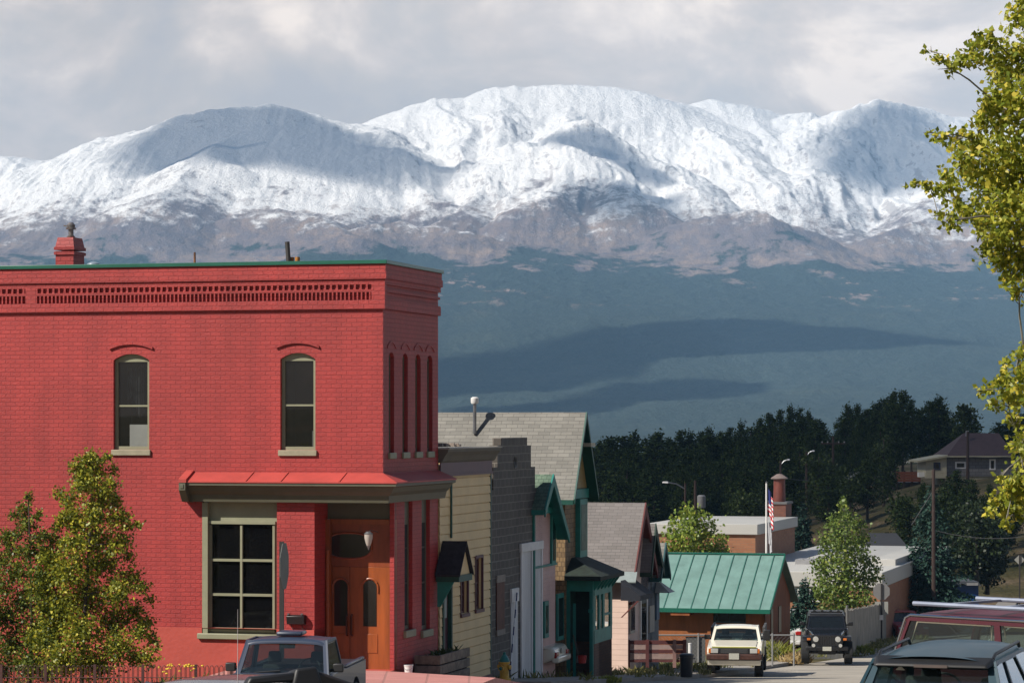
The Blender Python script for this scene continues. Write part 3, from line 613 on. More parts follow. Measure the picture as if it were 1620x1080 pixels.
    for i in range(2):
        rb.hexa([tuple(Vector(a_[i])-Vector((0,0,e))),tuple(Vector(a_[i+1])-Vector((0,0,e))),tuple(Vector(b_[i+1])-Vector((0,0,e))),tuple(Vector(b_[i])-Vector((0,0,e)))],[a_[i],a_[i+1],b_[i+1],b_[i]])
    pr=rb.build('pent_roof',REDR,T)
    sm=MB()
    for px in (400,455,547): # seams
        x=fx(px); MB().hexa([(x,-.0,zt+.0),(x+.03,0,zt),(x+.03-.02,-PJ,ze),(x-.02,-PJ,ze)],[(x,0,zt+.02),(x+.03,0,zt+.02),(x+.01,-PJ,ze+.02),(x-.02,-PJ,ze+.02)]).build('seam',REDR,pr)
    sm.box(xl-.06,xl+.10,-.10,0,zt-.05,zt+.03); sm.hexa([(xl-.06,-.02,zt-.02),(xl+.12,-.02,zt-.02),(xl+.12,-PJ-.03,ze-.03),(xl-.06,-PJ-.03,ze-.03)],[(xl-.06,-.02,zt+.045),(xl+.12,-.02,zt+.045),(xl+.12,-PJ-.03,ze+.045),(xl-.06,-PJ-.03,ze+.045)])
    sm.build('end_ridge',REDR,pr)
    # moulded fascia: cove profile under the roof
    prof=[(PJ-.02,ze-.035),(PJ-.02,ze-.09),(PJ-.10,ze-.12),(PJ-.16,ze-.22),(PJ-.24,ze-.30),(PJ-.28,zpb+.0),(0,zpb),(0,zt-.05)]
    fb=MB(); n=len(prof)
    for k in range(n):
        (d0,h0),(d1,h1)=prof[k],prof[(k+1)%n]
        fb.add([(xl+.05,-d0,h0),(d0,-d0,h0),(d1,-d1,h1),(xl+.05,-d1,h1)],[(0,1,2,3)]); fb.add([(d0,-d0,h0),(d0,D,h0),(d1,D,h1),(d1,-d1,h1)],[(0,1,2,3)])
    fb.add([(xl+.05,-d,h) for d,h in prof],[tuple(range(n))]); fb.add([(d,D,h) for d,h in prof],[tuple(range(n))])
    fb.build('fascia',OLV,T)
    bk=MB(); bk.prism([(-PJ-.02,ze-.03),(-PJ-.02,ze-.2),(-.28,zpb),(0,zpb-.02),(0,ze-.03)],'x',xl-.06,xl+.10); bk.box(xl-.02,xl+.06,-PJ-.035,-PJ-.018,ze-.16,ze-.07); bk.build('bracket',OLV,T,bevel=.008)
    # soffit closing the overhang at the corner doorway + entrance
    st=MB(); st.box(PX,0-.01,0,1.4,zpb-.02,zpb+.02); st.build('soffit',OLV,T)
    dy=.9; dzt=zf(822)
    hp=MB().box(PX,0,dy-.0,dy+.06,dzt-.02,zpb-.022); hp.build('transom_panel',OLV,T)
    jx0,jx1=PX+.02,-.0
    fr=MB(); fr.box(PX,PX+.10,dy-.16,dy+.05,gz0-.5,dzt-.02); fr.box(-.12,-.0,dy-.02,dy+.1,gz0-.5,dzt-.02); fr.box(PX+.10,-.12,dy-.06,dy+.05,dzt-.13,dzt-.02)
    fr.lathe([(.055,0),(.055,.06),(.045,.08),(.045,1.2),(.06,1.22),(.06,1.28),(.045,1.3),(.045,2.4),(.06,2.45)],(PX+.055,dy-.17,gz0+.2),seg=10)
    fo=fr.build('door_frame',WOOD,T)
    Lx=lambda px:LX(px,dy); zd=lambda py:ZZ(py,-.7,dy)
    tb=MB(); tb.box(PX+.10,-.12,dy,dy+.05,zd(896),dzt-.13); tb.build('transom',WOODD,T)
    # oval transom light in a moulded ring
    ox,oz=(Lx(519)+Lx(587))/2,zd(863); ra,rb_=(Lx(587)-Lx(519))/2,(zd(844)-zd(882))/2
    K=36; ov=MB(); ov.add([(ox+ra*math.copysign(abs(math.cos(t))**.75,math.cos(t)),dy-.02,oz+rb_*math.copysign(abs(math.sin(t))**.75,math.sin(t))) for t in [2*math.pi*k/K for k in range(K)]],[tuple(range(K))]); ov.build('transom_glass',GLB,T)
    rg=MB(); rg.tube([(ox+(ra+.02)*math.copysign(abs(math.cos(t))**.75,math.cos(t)),dy-.015,oz+(rb_+.02)*math.copysign(abs(math.sin(t))**.75,math.sin(t))) for t in [2*math.pi*k/K for k in range(K+1)]],.025,6,cap=False); rg.build('transom_moulding',WOODD,T)
    mx=Lx(553.5)
    for k,(a,b) in enumerate(((PX+.105,mx-.004),(mx+.004,-.125))):
        db=MB(); db.box(a,b,dy,dy+.05,gz0-.02,zd(896)-.005)
        cxm=(a+b)/2; db.box(cxm-.18,cxm+.18,dy-.012,dy,zd(1032),zd(1002)); 
        dr=db.build('door',WOOD,T,bevel=.008)
        gw=.155; zb,ztp=zd(990),zd(917); K=12
        poly=[(cxm-gw,zb),(cxm+gw,zb)]+[(cxm+gw*math.cos(t),ztp-gw+gw*math.sin(t)) for t in [math.pi*j/K for j in range(K+1)]]
        MB().add([(x,dy-.006,z) for x,z in poly],[tuple(range(len(poly)))]).build('door_glass',GLB,dr)
        gw2=gw+.035; MB().tube([(cxm-gw2,dy-.012,ztp-gw-.12)]+[(cxm-gw2*math.cos(t),dy-.012,ztp-gw+gw2*math.sin(t)) for t in [math.pi*j/K for j in range(K+1)]]+[(cxm+gw2,dy-.012,ztp-gw-.12)],.022,6).build('arch_moulding',WOOD,dr)
        hx=mx+(-.055 if k==0 else .055); MB().tube([(hx,dy-.01,zd(972)),(hx,dy-.07,zd(974)),(hx,dy-.07,zd(1003)),(hx,dy-.01,zd(1005))],.02,8).build('handle',mat('bronze_handle',(.09,.03,.02),rough=.4,metal=.5),dr)
    # wall lamp hanging under the soffit
    lx_,lz=LX(583,.2),ZZ(852,-.4,.2); lm=MB(); lm.lathe([(0,.16),(.05,.16),(.10,.11),(.095,.10)],(lx_,.2,lz)); lm.lathe([(.03,-.17),(.045,-.15),(.02,-.2),(.01,-.24),(0,-.24)],(lx_,.2,lz)); lm.tube([(lx_,.2,lz+.15),(lx_,.35,lz+.19),(lx_,dy,lz+.12)],.007,6)
    lo=lm.build('porch_lamp',GALV,T); MB().lathe([(.092,.10),(.09,.02),(.06,-.10),(.04,-.15)],(lx_,.2,lz)).build('lamp_glass',mat('frosted_lamp_glass',(.62,.56,.50),rough=.3,var=.05),lo)
    # brick paving of the threshold
    MB().box(PX-.1,.0,-.02,1.5,gz0-.3,gz0+.02).build('threshold',REDP,T)
    MB().box(X0+.1,-.1,1.4,D-.1,gz0-.5,zpb-.1).build('inner_wall',darkroom,T)
    return T,zf
GLB=glassmat('bevelled_door_glass',tint=(.3,.3,.3),refl=1.3,opq=.75,base=(.02,.018,.016),rough=.12)
RB,zf=red_building()
# mailbox
mx0,mx1=LX(454,-.1),LX(482,-.1); mz0,mz1=zf(990),zf(974)
T=thing('mailbox','black metal mailbox fixed to the red brick beside the corner door','mailbox',((mx0+mx1)/2,0,mz0),row=True)
q=MB(); q.prism([(-.004,mz0),(-.13,mz0+.02),(-.16,mz1-.03),(-.10,mz1),(-.004,mz1)],'x',mx0,mx1); q.build('box',BLK,T,bevel=.01)
q=MB(); 
for x in (mx0+.05,mx1-.05): q.box(x-.022,x+.022,-.165,-.10,mz1+.001,mz1+.035)
q.build('flap_hinge',GALV,T)
q=MB(); 
for x in (mx0+.08,mx1-.09): q.tube([(x,-.02,mz0),(x+.02,-.05,mz0-.08),(x+.06,-.05,mz0-.11)],.008,6)
q.build('newspaper_hook',BLK,T)

# ---------------- row of houses ----------------
SHG=brick('grey_asphalt_shingles',(.33,.315,.28),(.25,.24,.215),(.15,.145,.13),w=.32,h=.10,ms=.006,bump=.5,plane='roof',var=.18,vscale=1.2,rough=.9)
SHG2=brick('pale_grey_asphalt_shingles',(.27,.245,.235),(.22,.20,.19),(.13,.12,.115),w=.28,h=.09,ms=.005,bump=.5,plane='roof',var=.12,vscale=1.0,rough=.9)
SHGR=brick('green_asphalt_shingles',(.12,.20,.14),(.20,.28,.20),(.07,.12,.08),w=.14,h=.09,ms=.006,bump=.5,plane='roof',var=.3,vscale=3,rough=.9)
def siding(name,c,h=.14,bump=.9,var=.08,dist=.02):
    if name in MC: return MC[name]
    m=mat(name,c,rough=.6,var=var,scale=1.5); n=m.node_tree.nodes; l=m.node_tree.links; b=n['Principled BSDF']
    t=n.new('ShaderNodeTexCoord'); s=n.new('ShaderNodeSeparateXYZ'); l.new(t.outputs['Object'],s.inputs[0])
    d=n.new('ShaderNodeMath'); d.operation='DIVIDE'; l.new(s.outputs[2],d.inputs[0]); d.inputs[1].default_value=h
    f=n.new('ShaderNodeMath'); f.operation='FRACT'; l.new(d.outputs[0],f.inputs[0])
    iv=n.new('ShaderNodeMath'); iv.operation='SUBTRACT'; iv.inputs[0].default_value=1; l.new(f.outputs[0],iv.inputs[1])
    bp=n.new('ShaderNodeBump'); bp.inputs['Strength'].default_value=bump; bp.inputs['Distance'].default_value=dist; l.new(iv.outputs[0],bp.inputs['Height']); l.new(bp.outputs[0],b.inputs['Normal'])
    return m
def lap(mb,axis,c,s,u0,u1,z0,z1,h,ops=(),t=.028):
    """real clapboards: each board leans out at its foot"""
    z=z0
    while z<z1-.01:
        e=min(z+h,z1); segs=[(u0,u1)]
        for o in ops:
            if o[2]<(z+e)/2<o[3]:
                segs=[q for a,b in segs for q in ((a,min(b,o[0])),(max(a,o[1]),b)) if q[1]-q[0]>.01]
        for a,b in segs:
            f=z+(e-z)*.90
            if axis=='y': mb.add([(c+s*t,a,z),(c+s*t,b,z),(c+s*t*.7,b,f),(c+s*t*.7,a,f),(c,a,z),(c,b,z),(c,b,f),(c,a,f)],[(0,1,2,3),(0,4,5,1),(3,2,6,7)])
            else: mb.add([(a,c+s*t,z),(b,c+s*t,z),(b,c+s*.003,e),(a,c+s*.003,e),(a,c,z),(b,c,z)],[(0,1,2,3),(0,4,5,1)])
        z+=h
    return mb
YEL=mat('ochre_yellow_clapboard',(1.0,.74,.37),rough=.6,var=.07,scale=1.2)
MAR=mat('maroon_paint',(.14,.045,.06),rough=.5,var=.1)
GRN=mat('dark_green_paint',(.010,.09,.065),rough=.5,var=.15)
TEAL=mat('teal_green_paint',(.02,.27,.22),rough=.5,var=.18)
def yellow_building():
    y0=LY(693)+.02; y1=LY(775); gb=-6.5
    T=thing('yellow_clapboard_building','yellow clapboard false-front shop with maroon cornice band, next to the red brick building','building',(0,y0,gb),row=True)
    zt=ZZ(709,0,(y0+y1)/2); zm=ZZ(748,0,y1); zb=ZZ(1055,0,y1)
    X0=-7
    da,db_=LY(698.5),LY(713); dz1=ZZ(903,0,da)
    w1=(LY(727),LY(738),ZZ(970,0,LY(732)),ZZ(912,0,LY(732))); w2=(LY(750),LY(761),ZZ(963,0,LY(755)),ZZ(882,0,LY(755)))
    W=MB(); wall(W,'y',y0,y1,gb-1,zm,0,-.1,[(da,db_,gb-1,dz1),w1,w2]); 
    W.box(X0,-.001,y0,y0+.05,gb-1,zt-.1); W.box(X0,-.12,y1-.1,y1-.05,gb-1,zt-.3); W.box(X0,-.3,y0+.1,y1-.15,zt-.5,zt-.4)
    w=W.build('wall',YEL,T)
    lb=MB(); hh=.215
    lap(lb,'y',0.002,1,y0,y1-.06,zb-.2,zm,hh,[(da-.05,db_+.05,gb-1,dz1+.05),(w1[0]-.04,w1[1]+.04,w1[2]-.05,w1[3]+.04),(w2[0]-.04,w2[1]+.04,w2[2]-.05,w2[3]+.04)],t=.035); lb.build('clapboards',YEL,w)
    q=MB(); q.box(.001,.04,y1-.07,y1+.02,gb-.5,zm); q.build('corner_board',GRN,T)
    sy=LY(710.5); q=MB(); q.box(.036,.075,sy-.03,sy+.03,dz1+.75,zm); q.build('downspout',GRN,T)
    q=MB(); q.box(0.03,.06,y0,y1,zm-.0,zt-.32); q.box(-.05,.085,y0,y1+.02,zm-.01,zm+.05); q.build('frieze',MAR,T)
    q=MB(); prof=[(.06,zt-.32),(.10,zt-.28),(.16,zt-.16),(.24,zt-.06),(.24,zt),(-.3,zt),(-.3,zt-.32)]
    q.prism([(a,b) for a,b in prof],'y',y0,y1+.16); q.build('cornice',mat('grey_brown_paint',(.17,.15,.115),var=.1),T)
    q=MB(); q.box(-.3,.27,y0,y1+.19,zt+.001,zt+.03); q.build('cornice_cap',mat('pale_edge',(.5,.47,.4)),T)
    # ragged shingle edge lying behind the cornice
    q=MB(); 
    for k in range(46):
        y=y0+.05+(y1-y0-.1)*k/46; hgt=.05+.05*random.random(); q.box(-1.0,-.6-.2*random.random(),y,y+.075,zt+.03,zt+.03+hgt)
    q.build('loose_roof_shingles',mat('weathered_shingle_edge',(.40,.33,.28),var=.4,scale=20),T)
    q=MB(); q.box(.03,.07,db_+.05,y1-.02,gb-.6,zb-.15); q.build('skirt_board',MAR,T)
    for (a,b,c,d) in (w1,w2):
        v=window(T,'y',0,-.1,a,b,c,d,MAR,GL,fw=.05,rails=((c+d)/2,),room=True)
        q=MB(); q.box(.0,.055,a-.05,a,c-.05,d+.05); q.box(.0,.055,b,b+.05,c-.05,d+.05); q.box(.0,.06,a,b,d,d+.07); q.box(.0,.08,a-.06,b+.06,c-.08,c); q.build('casing',MAR,v)
    c=w1; MB().box(-.09,-.085,(c[0]+c[1])/2-.05,(c[0]+c[1])/2+.05,c[2]+.05,c[3]-.05).build('blind',WHT,T)
    c=w2; MB().box(-.09,-.085,(c[0]+c[1])/2-.05,(c[0]+c[1])/2+.09,c[2]+.06,c[2]+.36).build('yellow_card',mat('bright_yellow_card',(.75,.8,.02),var=.05),T)
    # door
    q=MB(); q.box(-.08,.05,da,da+.09,gb,dz1); q.box(-.08,.05,db_-.09,db_,gb,dz1); q.box(-.08,.05,da+.09,db_-.09,dz1-.25,dz1); fr=q.build('door_frame',GRN,T)
    q=MB(); q.box(-.09,-.05,da+.09,db_-.09,gb,dz1-.25); dr=q.build('door',MAR,T)
    zc_=ZZ(960,0,da); q=MB(); q.box(-.05,-.045,da+.16,db_-.16,zc_-.28,zc_+.35); q.build('door_glass',WHT if 0 else mat('pale_door_curtain',(.55,.6,.55)),dr)
    # gabled hood
    pj=.55; ya=LY(694.5,.0)+.05; zr=ZZ(853,0,LY(712)); ze=ZZ(904,.3,LY(712)); yb=LY(743,pj)
    ya=LY(727,pj)-.12; ya=LY(727,pj)-.15; ym=(ya+yb)/2
    def slab(y_a,z_a,y_b,z_b,name,t=.05):
        s=MB(); s.hexa([(0.03,y_a,z_a-t),(pj+.08,y_a,z_a-t),(pj+.08,y_b,z_b-t),(0.03,y_b,z_b-t)],[(0.03,y_a,z_a),(pj+.08,y_a,z_a),(pj+.08,y_b,z_b),(0.03,y_b,z_b)]); return s
    s=slab(ym,zr,ya-.10,ze,''); s2=slab(ym,zr,yb+.08,ze,''); s.add(s2.v,s2.f)
    hd=s.build('door_hood',mat('dark_shingle',(.035,.032,.04),rough=.9,var=.3,scale=8),T)
    q=MB(); q.prism([(ya,ze-.02),(yb,ze-.02),(ym,zr-.07)],'x',pj-.06,pj); q.build('hood_gable',YEL,hd)
    q=MB(); q.box(0.04,pj+.05,ya-.05,yb+.05,ze-.17,ze-.02); q.build('hood_beam',GRN,hd)
    q=MB(); q.prism([(0.05,ze-.17),(.05,ze-.75),(.12,ze-.75),(pj-.1,ze-.17)],'y',ya+.02,ya+.08); q.build('hood_bracket',TEAL,hd)
yellow_building()
BLOCK=brick('grey_concrete_block',(.125,.108,.092),(.10,.088,.076),(.27,.24,.21),w=.40,h=.205,ms=.016,bump=.5,var=.25,vscale=.9)
def stone_garage():
    y0=LY(775)+.04; y1=LY(858); gb=-6.9
    T=thing('block_garage','grey concrete-block garage front with stepped parapet and tall white door','building',(0,y0,gb),row=True)
    steps=[(774.5,770),(780,737),(787,703.5),(792.5,692),(834,692),(840,703.5),(846.5,737),(852.5,771),(858,804)]
    def z(p,y): return ZZ(y,0,LY(p))
    zA=z(777,773); poly=[(y0,gb-1)]; 
    pts=[(y0,774,775.5),(LY(781),781,739),(LY(787),787,704),(LY(792.5),792.5,692)]
    prof=[(y0,ZZ(775,0,y0))]
    lev=[ZZ(775,0,LY(778)),ZZ(739,0,LY(784)),ZZ(704,0,LY(790)),ZZ(692,0,LY(812))]
    levr=[lev[3],ZZ(704,0,LY(837)),ZZ(738,0,LY(843)),ZZ(771,0,LY(849.5)),ZZ(804,0,LY(855))]
    prof=[(y0,gb-1),(y0,lev[0]),(LY(780.5),lev[0]),(LY(780.5),lev[1]),(LY(787),lev[1]),(LY(787),lev[2]),(LY(792.5),lev[2]),(LY(792.5),lev[3]),(LY(834),lev[3]),(LY(834),levr[1]),(LY(840),levr[1]),(LY(840),levr[2]),(LY(846.5),levr[2]),(LY(846.5),levr[3]),(LY(852.5),levr[3]),(LY(852.5),levr[4]),(y1,levr[4]),(y1,gb-1)]
    ga,gb_,gt=LY(822.5),LY(856),ZZ(856,0,LY(845)); da,db_,dt=LY(807),LY(817.5),ZZ(930,0,LY(812))
    W=MB(); W.prism(prof,'x',-.22,0); w=W.build('parapet_wall',BLOCK,T)
    W=MB(); W.box(-9,-.22,y0,y0+.2,gb-1,lev[0]-.3); W.box(-9,-.22,y1-.2,y1,gb-1,levr[4]-.3); W.box(-9,-.22,y0+.2,y1-.2,lev[0]-.6,lev[0]-.5); W.build('side_wall',BLOCK,T)
    WG=mat('weathered_white_paint',(.80,.80,.80),rough=.6,var=.15,scale=2,streak=True)
    q=MB(); q.box(.002,.05,ga,ga+.16,gb-.4,gt-.17); q.box(.002,.05,gb_-.10,gb_,gb-.4,gt-.17); q.box(.002,.07,ga-.06,gb_+.02,gt-.22,gt); gd=q.build('garage_door_frame',WHT,T,bevel=.008)
    q=MB(); q.box(.003,.02,ga+.16,(ga+gb_)/2-.01,gb-.4,gt-.22); q.box(.003,.02,(ga+gb_)/2+.01,gb_-.10,gb-.4,gt-.22); q.build('garage_door',WG,T)
    q=MB(); q.box(.02,.045,(ga+gb_)/2-.05,(ga+gb_)/2+.05,gb-.4,gt-.22); q.build('centre_batten',WG,T)
    q=MB(); q.box(.002,.03,da,db_,gb-.4,dt-.35); dr=q.build('side_door',WG,T); q=MB(); q.box(.002,.06,da-.02,db_+.03,dt-.34,dt); q.build('door_lintel',WHT,dr)
    wa,wb=LY(784.5),LY(796.5); zl,zh=ZZ(1004,0,LY(790)),ZZ(909,0,LY(790)); q=MB(); q.box(.002,.03,wa,wb,zl+.14,zh-.18); bw=q.build('boarded_window',mat('rusty_brown_board',(.17,.06,.035),var=.25,scale=4),T)
    q=MB(); q.box(.002,.045,wa-.02,wb+.03,zh-.18,zh); q.build('lintel',mat('pale_concrete',(.36,.31,.26),var=.12,scale=6),bw); MB().box(.002,.045,wa-.02,wb+.03,zl,zl+.14).build('sill',mat('pale_concrete',(.36,.31,.26)),bw)
    yv=LY(815); zv=ZZ(731,0,yv); MB().lathe([(.0,0),(.13,0),(.15,.01)],(.0,yv,zv),axis='x',seg=14).build('vent_hole',BLK,T)
    return T
stone_garage()
def gable_house(name,label,pa,pb,yr,ye,yer=None,pr=None,ovx=.4,ovy=.25,xl=-8,roofm=None,wallm=None,trim=None,gb=-7.5,trimw=.16,gablem=None,rake_th=.07,lx0=0.0,cat='house'):
    """gabled house whose ridge runs away from the street. pa,pb: photo columns of the eaves at the street end (overhang line); yr, ye: photo rows"""
    lo=lx0+ovx; ea,eb=LY(pa,lo),LY(pb,lo); yrid=LY(pr,lo) if pr else (ea+eb)/2
    zr=ZZ(yr,lo,yrid); za=ZZ(ye,lo,ea); zb=ZZ(yer,lo,eb) if yer else za
    wa=ea+ovy; wb=eb-ovy
    T=thing(name,label,cat,(lx0,wa,gb),row=True)
    def zroof(y): return zr-(zr-za)*(yrid-y)/(yrid-ea) if y<yrid else zr-(zr-zb)*(y-yrid)/(eb-yrid)
    t=.10
    W=MB(); W.prism([(wa,gb-1),(wb,gb-1),(wb,zroof(wb)-t),(yrid,zr-t-.02),(wa,zroof(wa)-t)],'x',xl+.3,lx0); w=W.build('wall',wallm,T)
    R_=MB()
    for (y,z) in ((ea,za),(eb,zb)):
        R_.hexa([(xl,yrid,zr-.07),(lo,yrid,zr-.07),(lo,y,z-.07),(xl,y,z-.07)],[(xl,yrid,zr),(lo,yrid,zr),(lo,y,z),(xl,y,z)])
    r=R_.build('roof',roofm,T)
    B=MB()
    for (y,z) in ((ea,za),(eb,zb)):
        s=1 if y>yrid else -1
        B.hexa([(lo-.01,yrid,zr-.02-trimw*1.6),(lo+.03,yrid,zr-.02-trimw*1.6),(lo+.03,y,z-.02-trimw),(lo-.01,y,z-.02-trimw)],[(lo-.01,yrid,zr+.012),(lo+.03,yrid,zr+.012),(lo+.03,y+.01*s,z+.012),(lo-.01,y+.01*s,z+.012)])
        B.hexa([(lx0+.01,yrid,zr-.11),(lo-.011,yrid,zr-.11),(lo-.011,y,z-.11),(lx0+.01,y,z-.11)],[(lx0+.01,yrid,zr-.072),(lo-.011,yrid,zr-.072),(lo-.011,y,z-.072),(lx0+.01,y,z-.072)])
    B.box(xl,lo-.02,ea-.02,ea+.02,za-.14,za-.01)
    B.build('bargeboard',trim,r)
    if gablem:
        q=MB(); zc=max(zroof(wa),zroof(wb))-.1
        q.prism([(wa,zroof(wa)-t-.01),(wa,zroof(wa)-t-.0),(yrid,zr-t-.03),(wb,zroof(wb)-t)],'x',lx0,lx0+.03); q.build('gable_panel',gablem,T)
    return T,w,dict(wa=wa,wb=wb,ea=ea,eb=eb,yr=yrid,zr=zr,za=za,zb=zb,zroof=zroof,lo=lo)
PNK=siding('dusty_pink_clapboard',(.80,.50,.44),.11)
PNK2=siding('pale_pink_clapboard',(.85,.62,.52),.16)
BSH=brick('brown_wall_shingles',(.40,.26,.12),(.22,.14,.07),(.13,.08,.04),w=.10,h=.13,ms=.008,bump=.6,var=.2)
OCH=siding('ochre_gable_boards',(.42,.29,.10),.10)
# tall house with big grey roof
T1,w1_,d1=gable_house('shingled_house','tall brown-shingled house with steep grey roof and green bargeboards','house' and 908,946,652,790,ovx=.5,ovy=.22,xl=-13,roofm=SHG,wallm=BSH,trim=TEAL,gb=-7.4,gablem=OCH,trimw=.10) if 0 else gable_house('shingled_house','tall brown-shingled house with steep grey roof and green bargeboards',908,946,652,790,ovx=.30,ovy=.22,xl=-13,roofm=SHG,wallm=BSH,trim=GRN,gb=-7.4,gablem=OCH,trimw=.10)
xv=LX(751,d1['yr']-.4); q=MB(); q.tube([(xv,d1['yr']-.4,d1['zr']-.6),(xv,d1['yr']-.4,d1['zr']+.27)],.05,10); q.build('vent_pipe',GALV,T1); q=MB(); q.lathe([(.09,.24),(.11,.28),(.11,.40),(.06,.43),(0,.43)],(xv,d1['yr']-.4,d1['zr'])); q.build('vent_cap',WHT,T1)
q=MB(); zb1=ZZ(790,0,d1['wa']); q.box(.03,.09,d1['wa'],d1['wb'],zb1-.0,zb1+.26); q.build('belt_board',TEAL,T1)
ya,yb=LY(911),LY(921); q=MB(); z0,z1=ZZ(882,0,ya),zb1-.02; q.box(0,.14,ya-.06,yb+.06,z0,z1); b_=q.build('window_casing',TEAL,T1); q=MB(); q.box(.142,.15,ya+.05,yb-.05,z0+.2,z1-.15); q.build('pane',mat('pale_blind_behind_glass',(.25,.36,.33),rough=.15,var=.2,scale=2),b_)
# bits of trim high in the gable
q=MB(); yy=d1['yr']; q.box(.03,.46,yy-.10,yy+.42,d1['zr']-.95,d1['zr']-.85); q.build('gable_tie',mat('cream_trim',(.55,.5,.38)),T1)
# narrow pink house
T2,w2_,d2=gable_house('pink_gabled_house','narrow dusty-pink house with green shingle roof and green trim, between garage and shingled house',861.5,900,750,806,yer=847,pr=875,ovx=.35,ovy=.12,xl=-6,roofm=SHGR,wallm=PNK,trim=TEAL,gb=-7.2,trimw=.17)
q=MB(); zb=ZZ(806,0,d2['wa']); q.box(.002,.12,d2['wa']-.02,d2['wb'],ZZ(812,0,d2['yr']),ZZ(803,0,d2['yr'])); 
q.box(.002,.05,d2['wa'],d2['wb'],ZZ(896,0,d2['wa'])-.06,ZZ(896,0,d2['wa'])); q.build('belt_board',TEAL,T2)
for a,b,yt,yb_ in ((870,876.5,812,893),(858.5,865,950,1008),(879,889,938,1012)):
    y0,y1=LY(a),LY(b); m_=(y0+y1)/2; z0,z1=ZZ(yb_,0,m_),ZZ(yt,0,m_); q=MB(); q.box(.002,.06,y0,y1,z0,z1); c_=q.build('window_casing',TEAL,T2)
    q=MB(); q.box(.062,.07,y0+.10,y1-.08,z0+.12,z1-.12); q.build('pane',mat('dark_pane_green',(.02,.05,.045),rough=.1),c_)
q=MB(); q.box(.0,.06,d2['wa']-.03,d2['wa']+.06,-8,d2['za']-.1); q.build('corner_board',TEAL,T2)
# porch of the shingled house
def porch():
    lxp=.74; y0=LY(937,lxp); y0=LY(938,lxp); y1=LY(969,lxp); gb=-7.35
    zr=ZZ(884,0,y0+.4); ze=ZZ(911,lxp,y0)
    T=thing('green_porch','teal-green enclosed porch with dark hipped roof on the front of the shingled house','porch',(0,y0,gb),row=True)
    o=.28
    R_=MB(); eb=[(0,y0-o,ze),(lxp+o,y0-o,ze),(lxp+o,y1+o,ze),(0,y1+o,ze)]; zt=ZZ(882,.05,y0+.5); ap=[(0,y0+.55,zt),(.12,y0+.55,zt),(.12,y1-.6,zt),(0,y1-.6,zt)]
    R_.add(eb+ap,[(0,1,5,4),(1,2,6,5),(2,3,7,6),(4,5,6,7)]); R_.add([(x,y,z-.11) for x,y,z in eb]+eb,[(0,1,2,3),(0,1,5,4),(1,2,6,5),(2,3,7,6)])
    R_.build('roof',mat('dark_green_roof',(.018,.032,.022),rough=.85,var=.4,scale=5),T)
    q=MB(); q.box(0,lxp,y0,y0+.08,ze-.42,ze-.112); q.box(lxp-.08,lxp,y0+.08,y1,ze-.42,ze-.112); q.build('beam',TEAL,T)
    q=MB(); q.box(lxp-.10,lxp,y0,y0+.09,gb,ze-.42); q.box(lxp-.13,lxp+.02,y0-.02,y0+.11,gb,gb+.35); q.box(lxp-.13,lxp+.02,y0-.02,y0+.11,ze-1.0,ze-.9); q.build('post',TEAL,T,bevel=.01)
    for k in range(6):
        yy=y0+.12+(y1-y0-.2)*k/5; q=MB(); q.prism([(lxp+.001,ze-.13),(lxp+.22,ze-.13),(lxp+.001,ze-.42)],'y',yy,yy+.05); q.build('bracket',TEAL,T)
    zb=ZZ(1018,lxp,y0); q=MB(); ys=[LY(p,lxp) for p in (941,949,953,969)]
    q.box(lxp-.06,lxp-.01,ys[0],y1,zb-.02,zb+.35); q.box(lxp-.06,lxp-.01,ys[0],y1,ze-.55,ze-.42)
    for a,b in ((LY(940,lxp),LY(942.5,lxp)),(LY(948,lxp),LY(951,lxp)),(LY(954.5,lxp),LY(957,lxp)),(LY(966,lxp),y1)): q.box(lxp-.06,lxp-.005,a,b,zb+.35,ze-.55)
    zmid=ZZ(968,lxp,y1); q.box(lxp-.06,lxp-.01,LY(956,lxp),y1,zmid-.03,zmid+.03); sc=q.build('window_wall',TEAL,T)
    q=MB(); q.add([(lxp-.04,LY(941,lxp),zb+.3),(lxp-.04,y1,zb+.3),(lxp-.04,y1,ze-.5),(lxp-.04,LY(941,lxp),ze-.5)],[(0,1,2,3)]); q.build('pane',GL,sc)
    q=MB(); q.box(.0,lxp-.02,y0+.8,y1,gb,zb); q.box(lxp-.07,lxp-.02,ys[0],y1,gb,zb-.02); q.build('brick_base',brick('brown_brick',(.20,.09,.05),(.15,.07,.045),(.1,.07,.05),var=.2),T)
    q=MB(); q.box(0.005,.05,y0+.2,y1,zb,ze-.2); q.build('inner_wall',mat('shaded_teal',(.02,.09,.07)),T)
    # front door and jamb inside the opening, facing the camera
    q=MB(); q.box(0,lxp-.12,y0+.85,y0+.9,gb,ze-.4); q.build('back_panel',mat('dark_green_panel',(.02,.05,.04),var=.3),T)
    q=MB(); q.box(.0,.1,y0-.02,y0+.03,gb,ze-.42); q.box(.17,.25,y0+.02,y0+.05,gb,ze-.75); q.build('side_jamb',TEAL,T)
    q=MB(); q.box(-.02,lxp+.1,y0-.1,y1,gb-.6,gb+.0); q.build('step',mat('old_concrete',(.20,.19,.17),var=.2,scale=4),T)
porch()
